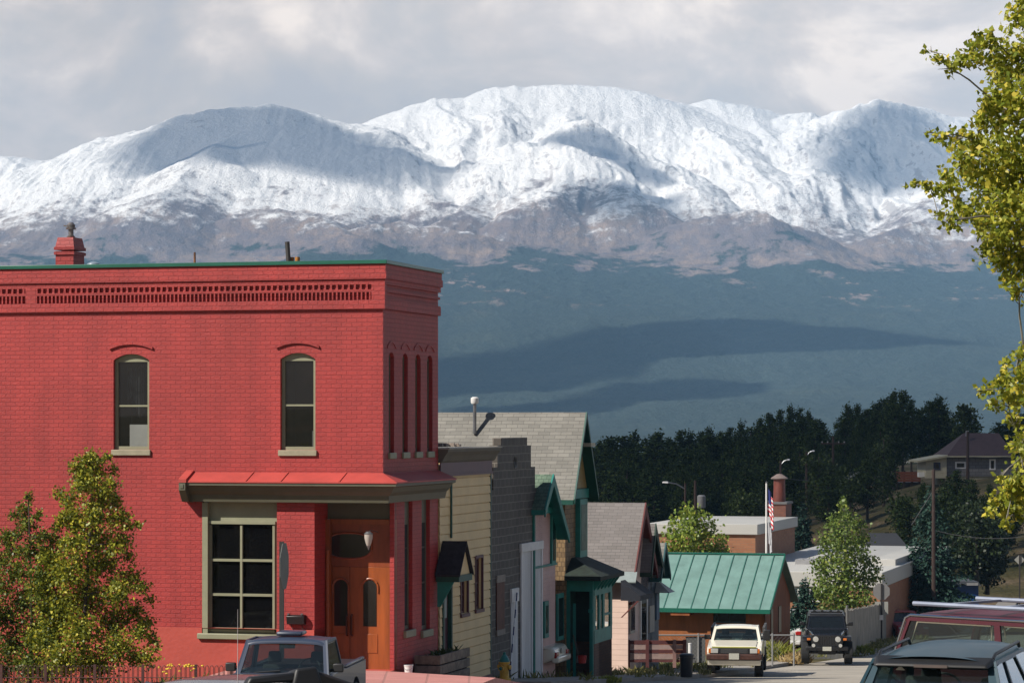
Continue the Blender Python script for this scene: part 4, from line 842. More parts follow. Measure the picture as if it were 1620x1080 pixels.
# second pink house
T3,w3_,d3=gable_house('pale_pink_house','low pale-pink house with maroon bargeboards, grey roof and dark door awning','' or 1004,1040,795,905,yer=903,pr=1021,ovx=.25,ovy=.2,xl=-7,roofm=SHG2,wallm=PNK2,trim=mat('brick_red_trim',(.16,.03,.025)),gb=-7.9,trimw=.22)
q=MB(); q.hexa([(-6,d3['ea']-.0,d3['za']-.01),(.33,d3['ea']-.0,d3['za']-.01),(.33,d3['ea']-.22,d3['za']-.30),(-6,d3['ea']-.22,d3['za']-.30)],[(-6,d3['ea']-.0,d3['za']+.02),(.33,d3['ea']-.0,d3['za']+.02),(.33,d3['ea']-.22,d3['za']-.27),(-6,d3['ea']-.22,d3['za']-.27)]); q.build('metal_eave',mat('pale_metal_eave',(.45,.52,.5),rough=.3,metal=.4),T3)
ya,yb=LY(995),LY(1002.5); z0,z1=ZZ(1002,0,ya),ZZ(956,0,ya); q=MB(); q.box(.002,.05,ya,yb,z0,z1); c_=q.build('window_casing',mat('cream_casing',(.55,.5,.42)),T3); q=MB(); q.box(.05,.058,ya+.07,yb-.07,z0+.09,z1-.09); q.build('pane',mat('dark_red_pane',(.05,.03,.035),rough=.1),c_); q=MB(); q.box(.002,.10,ya-.03,yb+.03,z1,z1+.07); q.build('head_board',mat('brick_red_trim',(.16,.03,.025)),c_)
ya,yb=LY(1011),LY(1022); zb=-7.85; z1=ZZ(945,0,ya); q=MB(); q.box(.002,.06,ya,ya+.1,zb,z1); q.box(.002,.06,yb-.1,yb,zb,z1); q.build('door_frame',WHT,T3); q=MB(); q.box(.002,.04,ya+.1,yb-.1,zb,z1); dr=q.build('door',mat('grey_green_door',(.12,.14,.13)),T3); q=MB(); q.box(.04,.05,ya+.2,yb-.2,zb+1.0,z1-.2); q.build('door_glass',GLD,dr)
ya,yb=LY(1010.5,.55),LY(1030,.55); z0,z1=ZZ(950,.55,ya),ZZ(918,0,ya); q=MB(); q.prism([(0.002,z1),(.6,z0+.15),(.6,z0),(0.002,z0+.0)],'y',ya,yb); q.build('awning',mat('navy_awning',(.015,.018,.03),rough=.8),T3)
q=MB(); q.hexa([(0,ya,z0-.5),(.04,ya,z0-.5),(.55,ya,z0),(.5,ya,z0)],[(0,ya+.06,z0-.5),(.04,ya+.06,z0-.5),(.55,ya+.06,z0),(.5,ya+.06,z0)]); q.build('awning_brace',mat('brick_red_trim',(.16,.03,.025)),T3)
ya,yb=LY(1026),LY(1033); q=MB(); z0,z1=ZZ(1000,0,ya),ZZ(958,0,ya); q.box(.002,.05,ya,yb,z0,z1); q.build('shutter',mat('cream_casing',(.55,.5,.42)),T3)
# dark house and the grey-roofed one beyond
DKG=mat('dark_green_trim',(.012,.05,.03))
T4,w4_,d4=gable_house('navy_house','slim navy house with dark green bargeboard behind the pale-pink house',1030,1050,828,905,ovx=.35,ovy=.15,xl=-6,roofm=SHG2,wallm=siding('navy_boards',(.02,.035,.07),.14),trim=DKG,gb=-8.2,trimw=.2,pr=1037)
ya,yb=LY(1036.5),LY(1041); q=MB(); q.box(.002,.05,ya,yb,ZZ(980,0,ya),ZZ(938,0,ya)); q.build('window_casing',mat('blue_grey_casing',(.12,.2,.3)),T4)
T5,w5_,d5=gable_house('grey_roofed_house','last small house of the row, grey roof with teal bargeboard touching the green-roofed cabin',1045,1060.5,858,913,ovx=.35,ovy=.12,xl=-6,roofm=SHG,wallm=siding('slate_blue_boards',(.05,.075,.10),.14),trim=mat('deep_teal_trim',(.01,.09,.10)),gb=-8.5,trimw=.14,pr=1053)
q=MB(); yy=LY(1049,.2); zz=ZZ(930,.2,yy); q.hexa([(0.02,yy-.4,zz-.12),(.5,yy-.4,zz-.12),(.5,yy+.4,zz-.12),(0.02,yy+.4,zz-.12)],[(0.02,yy-.15,zz+.18),(.12,yy-.15,zz+.18),(.12,yy+.15,zz+.18),(0.02,yy+.15,zz+.18)]); q.build('little_hood',mat('pale_hood',(.5,.5,.46)),T5)
# cabin with teal metal roof
def cabin():
    lo=.35; wf=LY(1211,0); yb=LY(1250,0); zrid=None
    ya=wf-.55; lxr=LX(1237,0)
    ym=(wf+yb)/2; xr=.25
    # roof ends: ridge right end px 1237, eave right end px 1222
    xe=LX(1222,ya); xrr=LX(1237,ym); xr=(xe+xrr)/2; ze=ZZ(965,xr,ya); zr=ZZ(877,xr,ym); xl=LX(1046,ym)
    ORW=mat('orange_cedar_siding',(.36,.115,.028),rough=.6,var=.25,scale=4,streak=True); BRW=mat('brown_cedar_siding',(.32,.09,.022),rough=.8,var=.25,scale=4,streak=True)
    T=thing('cedar_cabin','orange cedar cabin with standing-seam teal metal roof','cabin',(0,wf,-9.6),row=True)
    t=.08; zroof=lambda y: zr-(zr-ze)*abs(y-ym)/(ym-ya)
    wall_b=MB(); wa,wb_=LX(1128,wf),LX(1180,wf); zt=zroof(wf)-.1; z0=ZZ(986,0,wf)
    wall(wall_b,'x',xl,0,-10.5,zt,wf,.15,[(wa,wb_,z0,zt-.02)]); wall_b.prism([(wf,-10.5),(yb,-10.5),(yb,zroof(yb)-.1),(ym,zr-.12),(wf,zt)],'x',-.1,0); wall_b.box(xl,-.1,yb-.1,yb,-10.5,zt)
    w=wall_b.build('wall',ORW,T)
    q=MB(); q.add([(.003,wf+.08,-10.4),(.003,yb,-10.4),(.003,yb,zroof(yb)-.12),(.003,ym,zr-.14),(.003,wf+.08,zt-.02)],[(0,1,2,3,4)]); q.build('gable_cladding',BRW,T)
    q=MB()
    for a,b in ((1219,1222),(1231,1235)): q.box(.004,.03,LY(a),LY(b),ZZ(1008,0,wf),ZZ(966,0,wf))
    q.build('slit_window',mat('dark_slit',(.035,.015,.01),rough=.3),T)
    window(T,'x',wf,.15,wa,wb_,z0,zt-.02,mat('teal_grey_frame',(.05,.10,.10)),GLD,fw=.06,mulls=((wa+wb_)/2,))
    TM=mat('teal_metal_roofing',(.21,.36,.32),rough=.45,var=.13,scale=1.6,streak=True)
    R_=MB()
    for y,z in ((ya,ze),(2*ym-ya,ze)):
        R_.hexa([(xl-.3,ym,zr-t),(xr,ym,zr-t),(xr,y,z-t),(xl-.3,y,z-t)],[(xl-.3,ym,zr),(xr,ym,zr),(xr,y,z),(xl-.3,y,z)])
    r=R_.build('roof',TM,T); q=MB(); x=xr-.42
    while x>xl: q.hexa([(x,ym-.02,zr),(x+.035,ym-.02,zr),(x+.035,ya,ze),(x,ya,ze)],[(x,ym-.02,zr+.025),(x+.035,ym-.02,zr+.025),(x+.035,ya,ze+.025),(x,ya,ze+.025)]); x-=.53
    q.build('standing_seam',mat('teal_seam',(.06,.19,.15),rough=.4),r)
    q=MB(); q.box(xl-.3,xr+.02,ya-.04,ya-.002,ze-.13,ze+.03); q.hexa([(xr+.002,ym,zr-.16),(xr+.04,ym,zr-.16),(xr+.04,ya,ze-.14),(xr+.002,ya,ze-.14)],[(xr+.002,ym,zr+.04),(xr+.04,ym,zr+.04),(xr+.04,ya,ze+.04),(xr+.002,ya,ze+.04)]); q.box(xl-.3,xr+.03,ym-.09,ym+.09,zr-.005,zr+.05); q.build('roof_trim',mat('green_roof_trim',(.01,.15,.10),rough=.4),r)
    q=MB(); q.box(LX(1060,ya-.1),LX(1090,ya-.1),ya,wf,ze-.25,ze-.14); q.build('rafter_ends',BRW,T)
cabin()
# ---------------- street, pavements, small street things ----------------
def drape(name,m,xl,xr,Y0,Y1,dz,kind='structure',thick=0,ncol=1):
    ys=sorted(set([y for y in ROWS if Y0<y<Y1]+[Y0,Y1])); mb=MB(); vs=[];fs=[]
    for y in ys:
        a,b=xl(y),xr(y)
        for k in range(ncol+1):
            x=a+(b-a)*k/ncol; vs.append((x,y,gz(y)+dz))
    for i in range(len(ys)-1):
        for k in range(ncol): j=i*(ncol+1)+k; fs.append((j,j+1,j+ncol+2,j+ncol+1))
    mb.add(vs,fs)
    if thick:
        L_=[(xl(y),y,gz(y)+dz) for y in ys]; R_=[(xr(y),y,gz(y)+dz) for y in ys]
        for E in (L_,R_):
            mb.add(E+[(x,y,z-thick) for x,y,z in E],[(i,i+1,len(E)+i+1,len(E)+i) for i in range(len(E)-1)])
        mb.add([L_[0],R_[0],(R_[0][0],R_[0][1],R_[0][2]-thick),(L_[0][0],L_[0][1],L_[0][2]-thick)],[(0,1,2,3)])
    o=mb.build(name,m,angle=60); 
    if kind: o['kind']=kind
    return o
def xrow(lx):   # world X of a street-parallel line at world Y
    return lambda Y:(lambda ly: CXW+CA*lx+SA*ly)((Y-CYW+SA*lx)/CA)
def lerpx(la,lb,Ya,Yb):
    return lambda Y: xrow(la+(lb-la)*min(1,max(0,(Y-Ya)/(Yb-Ya))))(Y)
ASP=mat('sunbleached_asphalt',(.47,.425,.36),rough=.95,var=.12,scale=.5,bump=.3,bscale=30,spec=.2)
CON=mat('old_concrete_path',(.42,.38,.33),rough=.9,var=.15,scale=1.5,bump=.2)
drape('road',ASP,lerpx(2.6,3.2,95,112),xrow(13.5),-60,152,.03,ncol=3)
# cross street in front of the corner building
def cross(name,m,l0,l1,x0,x1,dz):
    vs=[];fs=[];nx,ny=60,8
    for i in range(ny+1):
        for j in range(nx+1):
            a,b=x0+(x1-x0)*j/nx,l0+(l1-l0)*i/ny; X,Y=R2W(a,b); vs.append((X,Y,g(X,Y)+dz))
    for i in range(ny):
        for j in range(nx): k=i*(nx+1)+j; fs.append((k,k+1,k+nx+2,k+nx+1))
    o=MB().add(vs,fs).build(name,m,smooth=True); o['kind']='structure'
cross('cross_street',ASP,-22,-8.5,-40,40,.045)
BRP=brick('red_brick_paving',(.80,.36,.32),(.72,.30,.27),(.50,.24,.21),w=.9,h=.16,ms=.03,bump=.5,plane='floor',var=.15,vscale=1,offset=0)
def pave(name,m,lx0,lx1,ly0,ly1,dz,th=.14,crown=0):
    n=int(max(2,(ly1-ly0)/1.0)); vs=[];fs=[]; 
    for i in range(n+1):
        for j in range(5):
            a,b=lx0+(lx1-lx0)*j/4,ly0+(ly1-ly0)*i/n; X,Y=R2W(a,b); vs.append((X,Y,g(X,Y)+dz+crown*(1-(j/4))))
    for i in range(n):
        for j in range(4): k=i*5+j; fs.append((k,k+1,k+6,k+5))
    mb=MB().add(vs,fs); e=[i*5+4 for i in range(n+1)]; E=[vs[k] for k in e]; mb.add(E+[(x,y,z-th) for x,y,z in E],[(i,i+1,n+2+i,n+1+i) for i in range(n)])
    E=vs[:5]; mb.add(E+[(x,y,z-th) for x,y,z in E],[(i,i+1,6+i,5+i) for i in range(4)])
    o=mb.build(name,m,angle=50); o['kind']='structure'
# the brick corner apron is one level plate with paving laid on the skew
q=MB(); zt=-5.50; cnr=[(-3.2,-.1,zt),(-3.2,-2.2,zt-.06),(2.5,-2.6,zt-.12),(2.55,4.8,zt-.42),(.02,5.6,zt-.42),(.02,.0,zt-.02)]
# apron: gently falling sheet made of a grid
vs=[];fs=[];nx,ny=16,16
def apz(a,b): return -5.38-.14*max(0,b)-.035*max(0,a)-.02*max(0,-b)
for i in range(ny+1):
    for j in range(nx+1):
        a=-3.4+(2.55+3.4)*j/nx; b=-3.0+(8.0)*i/ny; vs.append((a,b,apz(a,b)))
for i in range(ny):
    for j in range(nx): k=i*(nx+1)+j; fs.append((k,k+1,k+nx+2,k+nx+1))
T=bpy.data.objects.new('brick_sidewalk',None); bpy.data.objects.remove(T)
me=MB().add(vs,fs); 
for e in ([j for j in range(nx+1)],[i*(nx+1)+nx for i in range(ny+1)]):
    E=[vs[k] for k in e]; me.add(E+[(x,y,z-.5) for x,y,z in E],[(i,i+1,len(E)+i+1,len(E)+i) for i in range(len(E)-1)])
me2=MB(); me2.v=[(*R2W(x,y),z) for x,y,z in me.v]; me2.f=me.f; o=me2.build('sidewalk_brick',BRP); o['kind']='structure'
pave('sidewalk',CON,0,2.5,5.0,40,.14,th=.3)
pave('sidewalk',CON,2.2,3.4,50,120,.10)
pave('front_yard',mat('weedy_dirt',(.10,.10,.045),rough=1,var=.5,scale=1.5,stain=(.035,.05,.015),bump=.5),-8,0,17.2,46,.16)
# kerb-side grass tufts (uncountable)
GR1=leafmat('grass_blades',(.10,.13,.03),(.25,.22,.07),(.40,.34,.14),trans=.3)
def tufts(name,spots,m=GR1,hh=(.1,.35),wb=.02,lean=.5):
    vs=[];fs=[]
    for (x,y,z,r,n) in spots:
        for i in range(n):
            a=random.random()*6.28; d=r*math.sqrt(random.random()); px,py=x+d*math.cos(a),y+d*math.sin(a); h=random.uniform(*hh)*(1-.5*d/r); b=random.random()*6.28; w=wb*random.uniform(.6,1.4)
            dx,dy=math.cos(b)*w,math.sin(b)*w; l1,l2=random.gauss(0,lean)*h,random.gauss(0,lean)*h; k=len(vs)
            vs+= [(px-dx,py-dy,z),(px+dx,py+dy,z),(px+l1*.4+dx*.6,py+l2*.4+dy*.6,z+h*.6),(px+l1,py+l2,z+h)]; fs+=[(k,k+1,k+2,k+3)]
    return npmesh(name,vs,fs,m)
def rp(lx,ly,dz=0): x,y=R2W(lx,ly); return (x,y,g(x,y)+dz)
sp=[]
for k in range(26):
    ly=random.uniform(8.5,46); lx=random.choice([.1,.15,2.45,2.5,.3]); sp.append((*rp(lx,ly,.13),.25,26))
for k in range(60):
    ly=random.uniform(17.5,46); sp.append((*rp(random.uniform(-.6,1.4),ly,.14),.5,50))
for k in range(50): sp.append((*rp(random.uniform(1.8,3.2),random.uniform(48,75),.05),.5,60))
o=tufts('roadside_grass',sp); o['kind']='stuff'
def shrub_spots(name,label,x,y,z,r,n,m,hh,group=None,cat='bush'):
    o=tufts(name,[(x,y,z,r,n)],m,hh,wb=.03,lean=.45); return tag(o,label,cat,group)
YG=leafmat('yellow_green_weed',(.16,.20,.03),(.32,.33,.06),(.45,.42,.12),trans=.35)
DRY=leafmat('dry_straw',(.38,.26,.10),(.55,.42,.2),(.6,.5,.3),trans=.3)
for (px,py,Y,r,n,m,hh,lab) in ((1228,1040,100,.55,900,YG,(.3,.8),'yellow-green bush against the fence between the cream pickup and the black off-roader'),
    (1258,1046,99,.55,700,DRY,(.15,.5),'clump of dry straw-coloured grass left of the black off-roader'),
    (1363,1033,112,.5,700,YG,(.2,.5),'low yellow-green weed at the foot of the wooden fence, right of the black off-roader'),
    (962,1076,72,.35,350,YG,(.1,.25),'small yellow-green weed at the kerb in front of the green porch')):
    x,y,z=P(px,py,Y); shrub_spots('weed_clump',lab,x,y,z-.03,r,n,m,hh,cat='bush')
# gravel strip behind the kerb
# hydrant
def hydrant():
    lx,ly=1.05,0; ly=LY(798,1.05); x,y=R2W(lx,ly); z=ZZ(1076,lx,ly)
    T=thing('fire_hydrant','yellow fire hydrant with teal bonnet in front of the block garage','hydrant',(x,y,z),rot=-A-.3)
    YP=mat('yellow_hydrant_paint',(.95,.55,.07),rough=.45,var=.2,scale=8); TP=mat('teal_hydrant_paint',(.03,.27,.25),rough=.4,var=.15,scale=8)
    MB().lathe([(0,0),(.16,0),(.16,.05),(.115,.06),(.11,.12),(.105,.40),(.14,.41),(.14,.45),(.10,.46)],(0,0,0),seg=18).build('barrel',YP,T)
    MB().lathe([(.125,.452),(.125,.48),(.105,.53),(.06,.60),(.035,.63),(.035,.68),(0,.68)],(0,0,0),seg=18).build('bonnet',TP,T)
    MB().lathe([(.0,-.17),(.07,-.17),(.07,-.13),(.055,-.12),(.055,0)],(0,0,.30),axis='y',seg=14).build('pumper_nozzle',YP,T)
    MB().lathe([(0,-.20),(.03,-.20),(.045,-.172)],(0,0,.30),axis='y',seg=10).build('nozzle_cap',TP,T)
    for s in (-1,1):
        n_=MB().lathe([(.04,0),(.04,s*.12),(.055,s*.125),(.055,s*.17),(0,s*.18)],(0,0,.33),axis='x',seg=12).build('side_nozzle',YP,T)
    MB().tube([(.13,-.03,.30),(.20,-.04,.12)],.012,6).build('chain',BLK,T)
hydrant()
# striped snow stake leaning at the side door
lx=.45; ly0,ly1=LY(807,lx),LY(818,lx); z0,z1=ZZ(1060,lx,ly0),ZZ(937,.06,LY(818,.06)); b0=Vector((lx,ly0,z0)); b1=Vector((.08,LY(818,.08),z1))
T=thing('striped_pole','blue and white striped pole leaning against the block garage','pole',tuple(b0),row=True)
for i in range(9):
    a,b=b0.lerp(b1,i/9),b0.lerp(b1,(i+1)/9); MB().tube([a,b],.016,8).build('stripe',WHT if i%2 else mat('navy_stripe',(.02,.03,.14)),T)
# planter, bucket
ya,yb=LY(652,.9),LY(706,.1); 
lx0=.06; yA,yB=2.15,4.6; zb=-5.95; zt=ZZ(1036,.5,2.2)
T=thing('wooden_planter','low weathered plank planter box beside the red side wall','planter',(.06,yA,zb),row=True)
PLK=mat('weathered_planks',(.30,.25,.19),rough=.85,var=.3,scale=6,stain=(.10,.08,.06))
n=3
for k in range(3):
    h0=zb+.08+k*(zt-zb-.05)/3; h1=h0+(zt-zb-.05)/3-.03; q=MB(); q.box(.06,.62,yA-.02,yA+.03,h0,h1); q.box(.60,.66,yA-.0,yB,h0,h1); q.build('plank',PLK,T,bevel=.01)
q=MB(); q.box(.07,.59,yA+.04,yB-.03,zb,zt-.08); q.build('soil',mat('potting_soil',(.03,.022,.016),rough=1,var=.4,scale=20),T)
o=tufts('planted_greens',[(.35,yA+.3+(yB-yA-.5)*k/6,zt-.08,.18,40) for k in range(7)],leafmat('dark_greens',(.03,.06,.02),(.08,.10,.03)),(.05,.22))
o.parent=T; 
for v in o.data.vertices: v.co-=Vector((.06,yA,zb))
x,y=R2W(.25,1.05); z=ZZ(1068,.25,1.05)
T=thing('white_bucket','white plastic bucket by the corner doorway','bucket',(x,y,z)); MB().lathe([(0,0),(.085,0),(.105,.22),(.112,.22),(.112,.24),(.10,.24),(.082,.02)],seg=16).build('pail',WHT,T); MB().tube([(-.105,0,.21),(-.06,-.10,.14),(.06,-.10,.14),(.105,0,.21)],.004,5).build('bail',GALV,T)
# white edge-on street sign on a dark post, in front of the pier
def edge_sign():
    Y=54.0; x,y,_=P(446.5,0,Y); zb=g(x,y)
    T=thing('stop_sign','street sign seen almost edge-on, on a dark post in front of the display window','road sign',(x,y,zb),rot=math.radians(84))
    zt=(H-858)*Y/F-zb; zl=(H-932)*Y/F-zb
    q=MB(); q.box(-.04,.04,-.03,.05,0,zt+.02); q.build('post',mat('dark_post',(.035,.03,.03),rough=.6),T)
    R_=(zt-zl)/2; cz=(zt+zl)/2; K=8; q=MB(); q.prism([(R_*math.cos(math.pi/8+k*math.pi/4)/math.cos(math.pi/8)*.98,cz+R_*math.sin(math.pi/8+k*math.pi/4)/math.cos(math.pi/8)*.98) for k in range(8)],'y',-.045,-.032); q.build('plate',mat('aluminium_plate',(.16,.17,.155),rough=.6,metal=.3),T)
edge_sign()
# low looped garden fence, flowers
def loop_fence():
    Y=52.5; x0,_,_=P(-60,0,Y); x1,_,_=P(372,0,Y); zt=(H-1052)*Y/F; zb=gz(Y)-.02
    T=thing('loop_wire_fence','low looped wire garden fence in front of the red wall','fence',((x0+x1)/2,Y,zb)); OFF[T.name]=((x0+x1)/2,Y,zb)
    FM=mat('rusty_dark_wire',(.10,.035,.03),rough=.6,var=.3)
    q=MB(); x=x0; st=.088
    while x<x1:
        q.tube([(x,Y,zb),(x,Y,zt-.04),(x+.012,Y,zt-.012),(x+.033,Y,zt),(x+.054,Y,zt-.012),(x+.066,Y,zt-.04),(x+.066,Y,zb)],.0065,4,cap=False); x+=st
    q.build('loops',FM,T)
    q=MB(); q.tube([(x0,Y-.01,zt-.22),(x1,Y-.01,zt-.22)],.007,5); q.tube([(x0,Y-.01,zb+.06),(x1,Y-.01,zb+.06)],.007,5); q.build('rail',FM,T)
    for px in (2,72,150,226,310,366):
        x=(px-CX)*Y/F; MB().box(x-.025,x+.025,Y-.03,Y+.02,zb,zt+.02).build('post',FM,T)
loop_fence()
STEM=leafmat('flower_stalks',(.05,.09,.02),(.13,.18,.04))
YF=mat('yellow_petals',(.85,.55,.02),rough=.6,var=.1)
for i,(px,top,lab) in enumerate(((269,1049,'tall yellow flowers at the fence, left clump'),(299,1050,'tall yellow flowers at the fence, middle clump'),(316,1071,'shorter yellow flowers nearest the blue pickup'))):
    Y=51.5; x=(px-CX)*Y/F; zb=gz(Y); zt=(H-top)*Y/F
    T=thing('flower_clump',lab,'flowers',(x,Y,zb),group='yellow flowers along the wire fence')
    o=tufts('stalks',[(0,0,0,.2,260)],STEM,(.25,zt-zb+.02),wb=.012,lean=.25); o.parent=T
    q=MB()
    for k in range(16):
        a,b=random.gauss(0,.10),random.gauss(0,.08); h=(zt-zb)-abs(random.gauss(0,.12)); 
        if k<4: a,b,h=random.uniform(-.06,.06),0,(zt-zb)-random.uniform(0,.05)
        r=random.uniform(.018,.032); q.lathe([(0,-r*.5),(r,0),(r*.6,r*.6),(0,r*.5)],(a,b,h),seg=7)
    q.build('blossoms',YF,T)
# ---- trash can, board fence, chain-link fence, tall plank fence
def trash():
    Y=78.5; x=(1086-CX)*Y/F; zb=(H-1070)*Y/F; zt=(H-1033)*Y/F; h=zt-zb
    T=thing('trash_can','black plastic trash can left of the cream pickup','trash can',(x,Y,zb)); DP=mat('black_plastic',(.035,.037,.042),rough=.45,var=.15)
    MB().lathe([(0,0),(.155,0),(.165,.02),(.185,h*.85),(.20,h*.86),(.20,h*.93)],seg=24).build('body',DP,T)
    MB().lathe([(.205,h*.93),(.205,h*.96),(.15,h*1.0),(0,h*1.01)],seg=24).build('lid',DP,T)
    for s in (-1,1): MB().tube([(s*.19,-.05,h*.8),(s*.235,-.03,h*.78),(s*.235,.03,h*.78),(s*.19,.05,h*.8)],.012,6).build('handle',DP,T)
trash()
def board_fence():
    Y=85.5; x0,x1=(991-CX)*Y/F,(1086-CX)*Y/F; zb=(H-1050)*Y/F
    T=thing('board_fence','low fence of maroon and pinkish-white horizontal boards in front of the pale-pink house','fence',((x0+x1)/2,Y,zb)); OFF[T.name]=((x0+x1)/2,Y,zb)
    a_=mat('maroon_boards',(.13,.035,.035),rough=.8,var=.2,scale=5); b_=mat('faded_pink_boards',(.42,.30,.27),rough=.8,var=.15,scale=5)
    ys=[1012,1019,1027,1033,1042,1047]
    for i in range(5):
        z1,z0=(H-ys[i])*Y/F,(H-ys[i+1])*Y/F; MB().box(x0,x1,Y,Y+.03,z0+.006,z1-.006).build('board',a_ if i%2==0 else b_,T)
    for px in (994,1024,1067,1083):
        x=(px-CX)*Y/F; MB().box(x-.05,x+.05,Y-.05,Y-.002,zb-.1,(H-1011)*Y/F).build('post',a_ if px!=1067 else mat('pink_post',(.3,.17,.15)),T)
board_fence()
def chain_fence():
    Y=92; x0,x1=(1036-CX)*Y/F,(1258-CX)*Y/F; zt=(H-1004)*Y/F; zb=(H-1048)*Y/F
    T=thing('chain_link_fence','grey chain-link fence behind the cream pickup','fence',((x0+x1)/2,Y,zb)); OFF[T.name]=((x0+x1)/2,Y,zb)
    FG=mat('fence_grey',(.40,.40,.39),rough=.5,metal=.3)
    MB().tube([(x0,Y,zt),(x1,Y,zt)],.025,6).build('top_rail',FG,T)
    for px in (1038,1105,1170,1222,1256):
        x=(px-CX)*Y/F; MB().tube([(x,Y,zb-.1),(x,Y,zt+.06)],.03,7).build('post',FG,T)
    q=MB(); s=.13; h=zt-zb; x=x0
    while x<x1-h:
        q.add([(x,Y,zb),(x+.009,Y,zb),(x+h+.009,Y,zt),(x+h,Y,zt)],[(0,1,2,3)]); q.add([(x+h,Y+.004,zb),(x+h+.009,Y+.004,zb),(x+.009,Y+.004,zt),(x,Y+.004,zt)],[(0,1,2,3)]); x+=s
    q.build('mesh_wire',FG,T)
    xa,xb=(1085-CX)*Y/F,(1116-CX)*Y/F; q=MB(); q.box(xa,xb,Y+.03,Y+.05,zb,zt-.05); q.build('grey_slats',mat('grey_fence_slats',(.17,.17,.165),var=.15,scale=5,streak=True),T)
chain_fence()
Y=84; x,_,z=P(1091.5,1036,Y); MBp=MB().tube([(0,0,-.4),(0,0,.33)],.05,10); T=thing('white_stake','short white marker pipe behind the trash can','stake',(x,Y,z)); MBp.build('pipe',WHT,T); MB().lathe([(.055,.33),(.055,.36),(0,.37)]).build('cap',WHT,T)
def plank_fence():
    # tall grey fence running down the street on its left side
    pa,pb=R2W(3.0,46.5),None
    YA,YB=107,134; xA=(1342-CX)*YA/F; xB=(1402-CX)*YB/F
    T=thing('plank_fence','tall weathered grey plank fence behind the black off-roader, running down the street','fence',(xA,YA,(H-1040)*YA/F)); OFF[T.name]=(xA,YA,(H-1040)*YA/F)
    n=70; q=MB(); q2=MB()
    for k in range(n):
        t0,t1=k/n,(k+.9)/n; X0_,X1_=xA+(xB-xA)*t0,xA+(xB-xA)*t1; Y0_,Y1_=YA+(YB-YA)*t0,YA+(YB-YA)*t1
        def zt_(t): return (H-(965+(953-965)*t))*(YA+(YB-YA)*t)/F
        zz=zt_(t0)+random.uniform(-.05,.05); zb=gz(Y0_)-.2
        q.hexa([(X0_,Y0_,zb),(X1_,Y1_,zb),(X1_-.03,Y1_+.02,zb),(X0_-.03,Y0_+.02,zb)],[(X0_,Y0_,zz),(X1_,Y1_,zz),(X1_-.03,Y1_+.02,zz),(X0_-.03,Y0_+.02,zz)])
    q.build('planks',mat('weathered_fence_planks',(.30,.28,.24),rough=.9,var=.3,scale=1.5,stain=(.13,.125,.11)),T)
    for k in range(0,10):
        t=k/9; X_,Y_=xA+(xB-xA)*t-.06,YA+(YB-YA)*t+.03; MB().box(X_-.06,X_+.03,Y_,Y_+.09,gz(Y_)-.2,(H-962)*Y_/F).build('post',mat('weathered_fence_planks',(.3,.28,.24)),T)
    # part facing the camera, from the corner post to the left
    q=MB(); X=xA
    for k in range(9): q.box(X-.02-.16*(k+1),X-.03-.16*k,YA,YA+.03,gz(YA)-.2,(H-968)*YA/F+random.uniform(-.03,.03))
    q.tube([(xA-.05,YA-.05,gz(YA)-.2),(xA-.05,YA-.05,(H-957)*YA/F)],.05,8)
    q.build('end_panel',mat('grey_fence_slats',(.17,.17,.165)),T)
plank_fence()
# stop sign seen from behind with a square plate below
def sign_back(px,pyb,Y,top,name,label,oct_=True):
    x=(px-CX)*Y/F; zb=(H-pyb)*Y/F; s=Y/F
    T=thing(name,label,'road sign',(x,Y,zb)); AL=mat('sign_back_aluminium',(.27,.265,.26),rough=.55,var=.08)
    MB().box(-.035,.035,-.06,-.012,-.2,(pyb-top)*s-.02).build('post',mat('dark_post',(.035,.03,.03)),T)
    cz=(pyb-(top+13))*s; R_=13*s
    if oct_:
        q=MB(); q.prism([(R_*math.cos(math.pi/8+k*math.pi/4)/math.cos(math.pi/8),cz+R_*math.sin(math.pi/8+k*math.pi/4)/math.cos(math.pi/8)) for k in range(8)],'y',-.01,.0); q.build('octagon_plate',AL,T)
        q=MB(); q.box(-10.5*s,10.5*s,-.01,0,cz-R_-24*s,cz-R_-3*s); q.build('square_plate',mat('pale_sign_back',(.42,.42,.38),rough=.5,var=.05),T)
        MB().box(-3.4*s,2.4*s,-.075,-.062,cz-R_-32*s,cz-R_-24*s).build('reflector',WHT,T)
    else:
        q=MB(); R_=8.5*s; cz=(pyb-885)*s; q.prism([(R_,cz),(0,cz+R_),(-R_,cz),(0,cz-R_)],'y',-.01,0); q.build('diamond_plate',mat('pale_sign_back',(.5,.52,.5)),T)
sign_back(1394.5,1018,128,922,'stop_sign','back of a grey octagonal sign with a square plate under it, by the plank fence')
sign_back(1613,960,150,876,'warning_sign','back of a small diamond sign on a thin post at the right edge',False)
# shovel and red can on the porch step
x,y=R2W(.62,LY(921,.62)); z=ZZ(1048,.62,LY(921,.62))
T=thing('red_bucket','small red bucket on the ground before the green porch','bucket',(x,y,z)); rd=mat('bright_red_plastic',(.55,.03,.02),rough=.5)
MB().lathe([(0,0),(.10,0),(.125,.20),(.13,.2),(.10,.21),(0,.2)],seg=14).build('pail',rd,T); MB().tube([(-.12,0,.2),(0,0,.28),(.12,0,.2)],.008,5).build('bail',BLK,T)
T=thing('long_handled_shovel','long-handled shovel leaning behind the red bucket','shovel',(x-.06,y+.12,z)); MB().tube([(0,0,.05),(-.18,.12,.75)],.014,6).build('handle',mat('dark_handle',(.12,.08,.05)),T); MB().prism([(-.09,0),(.09,0),(.08,.18),(-.08,.18)],'y',-.01,.01).build('blade',GALV,T)
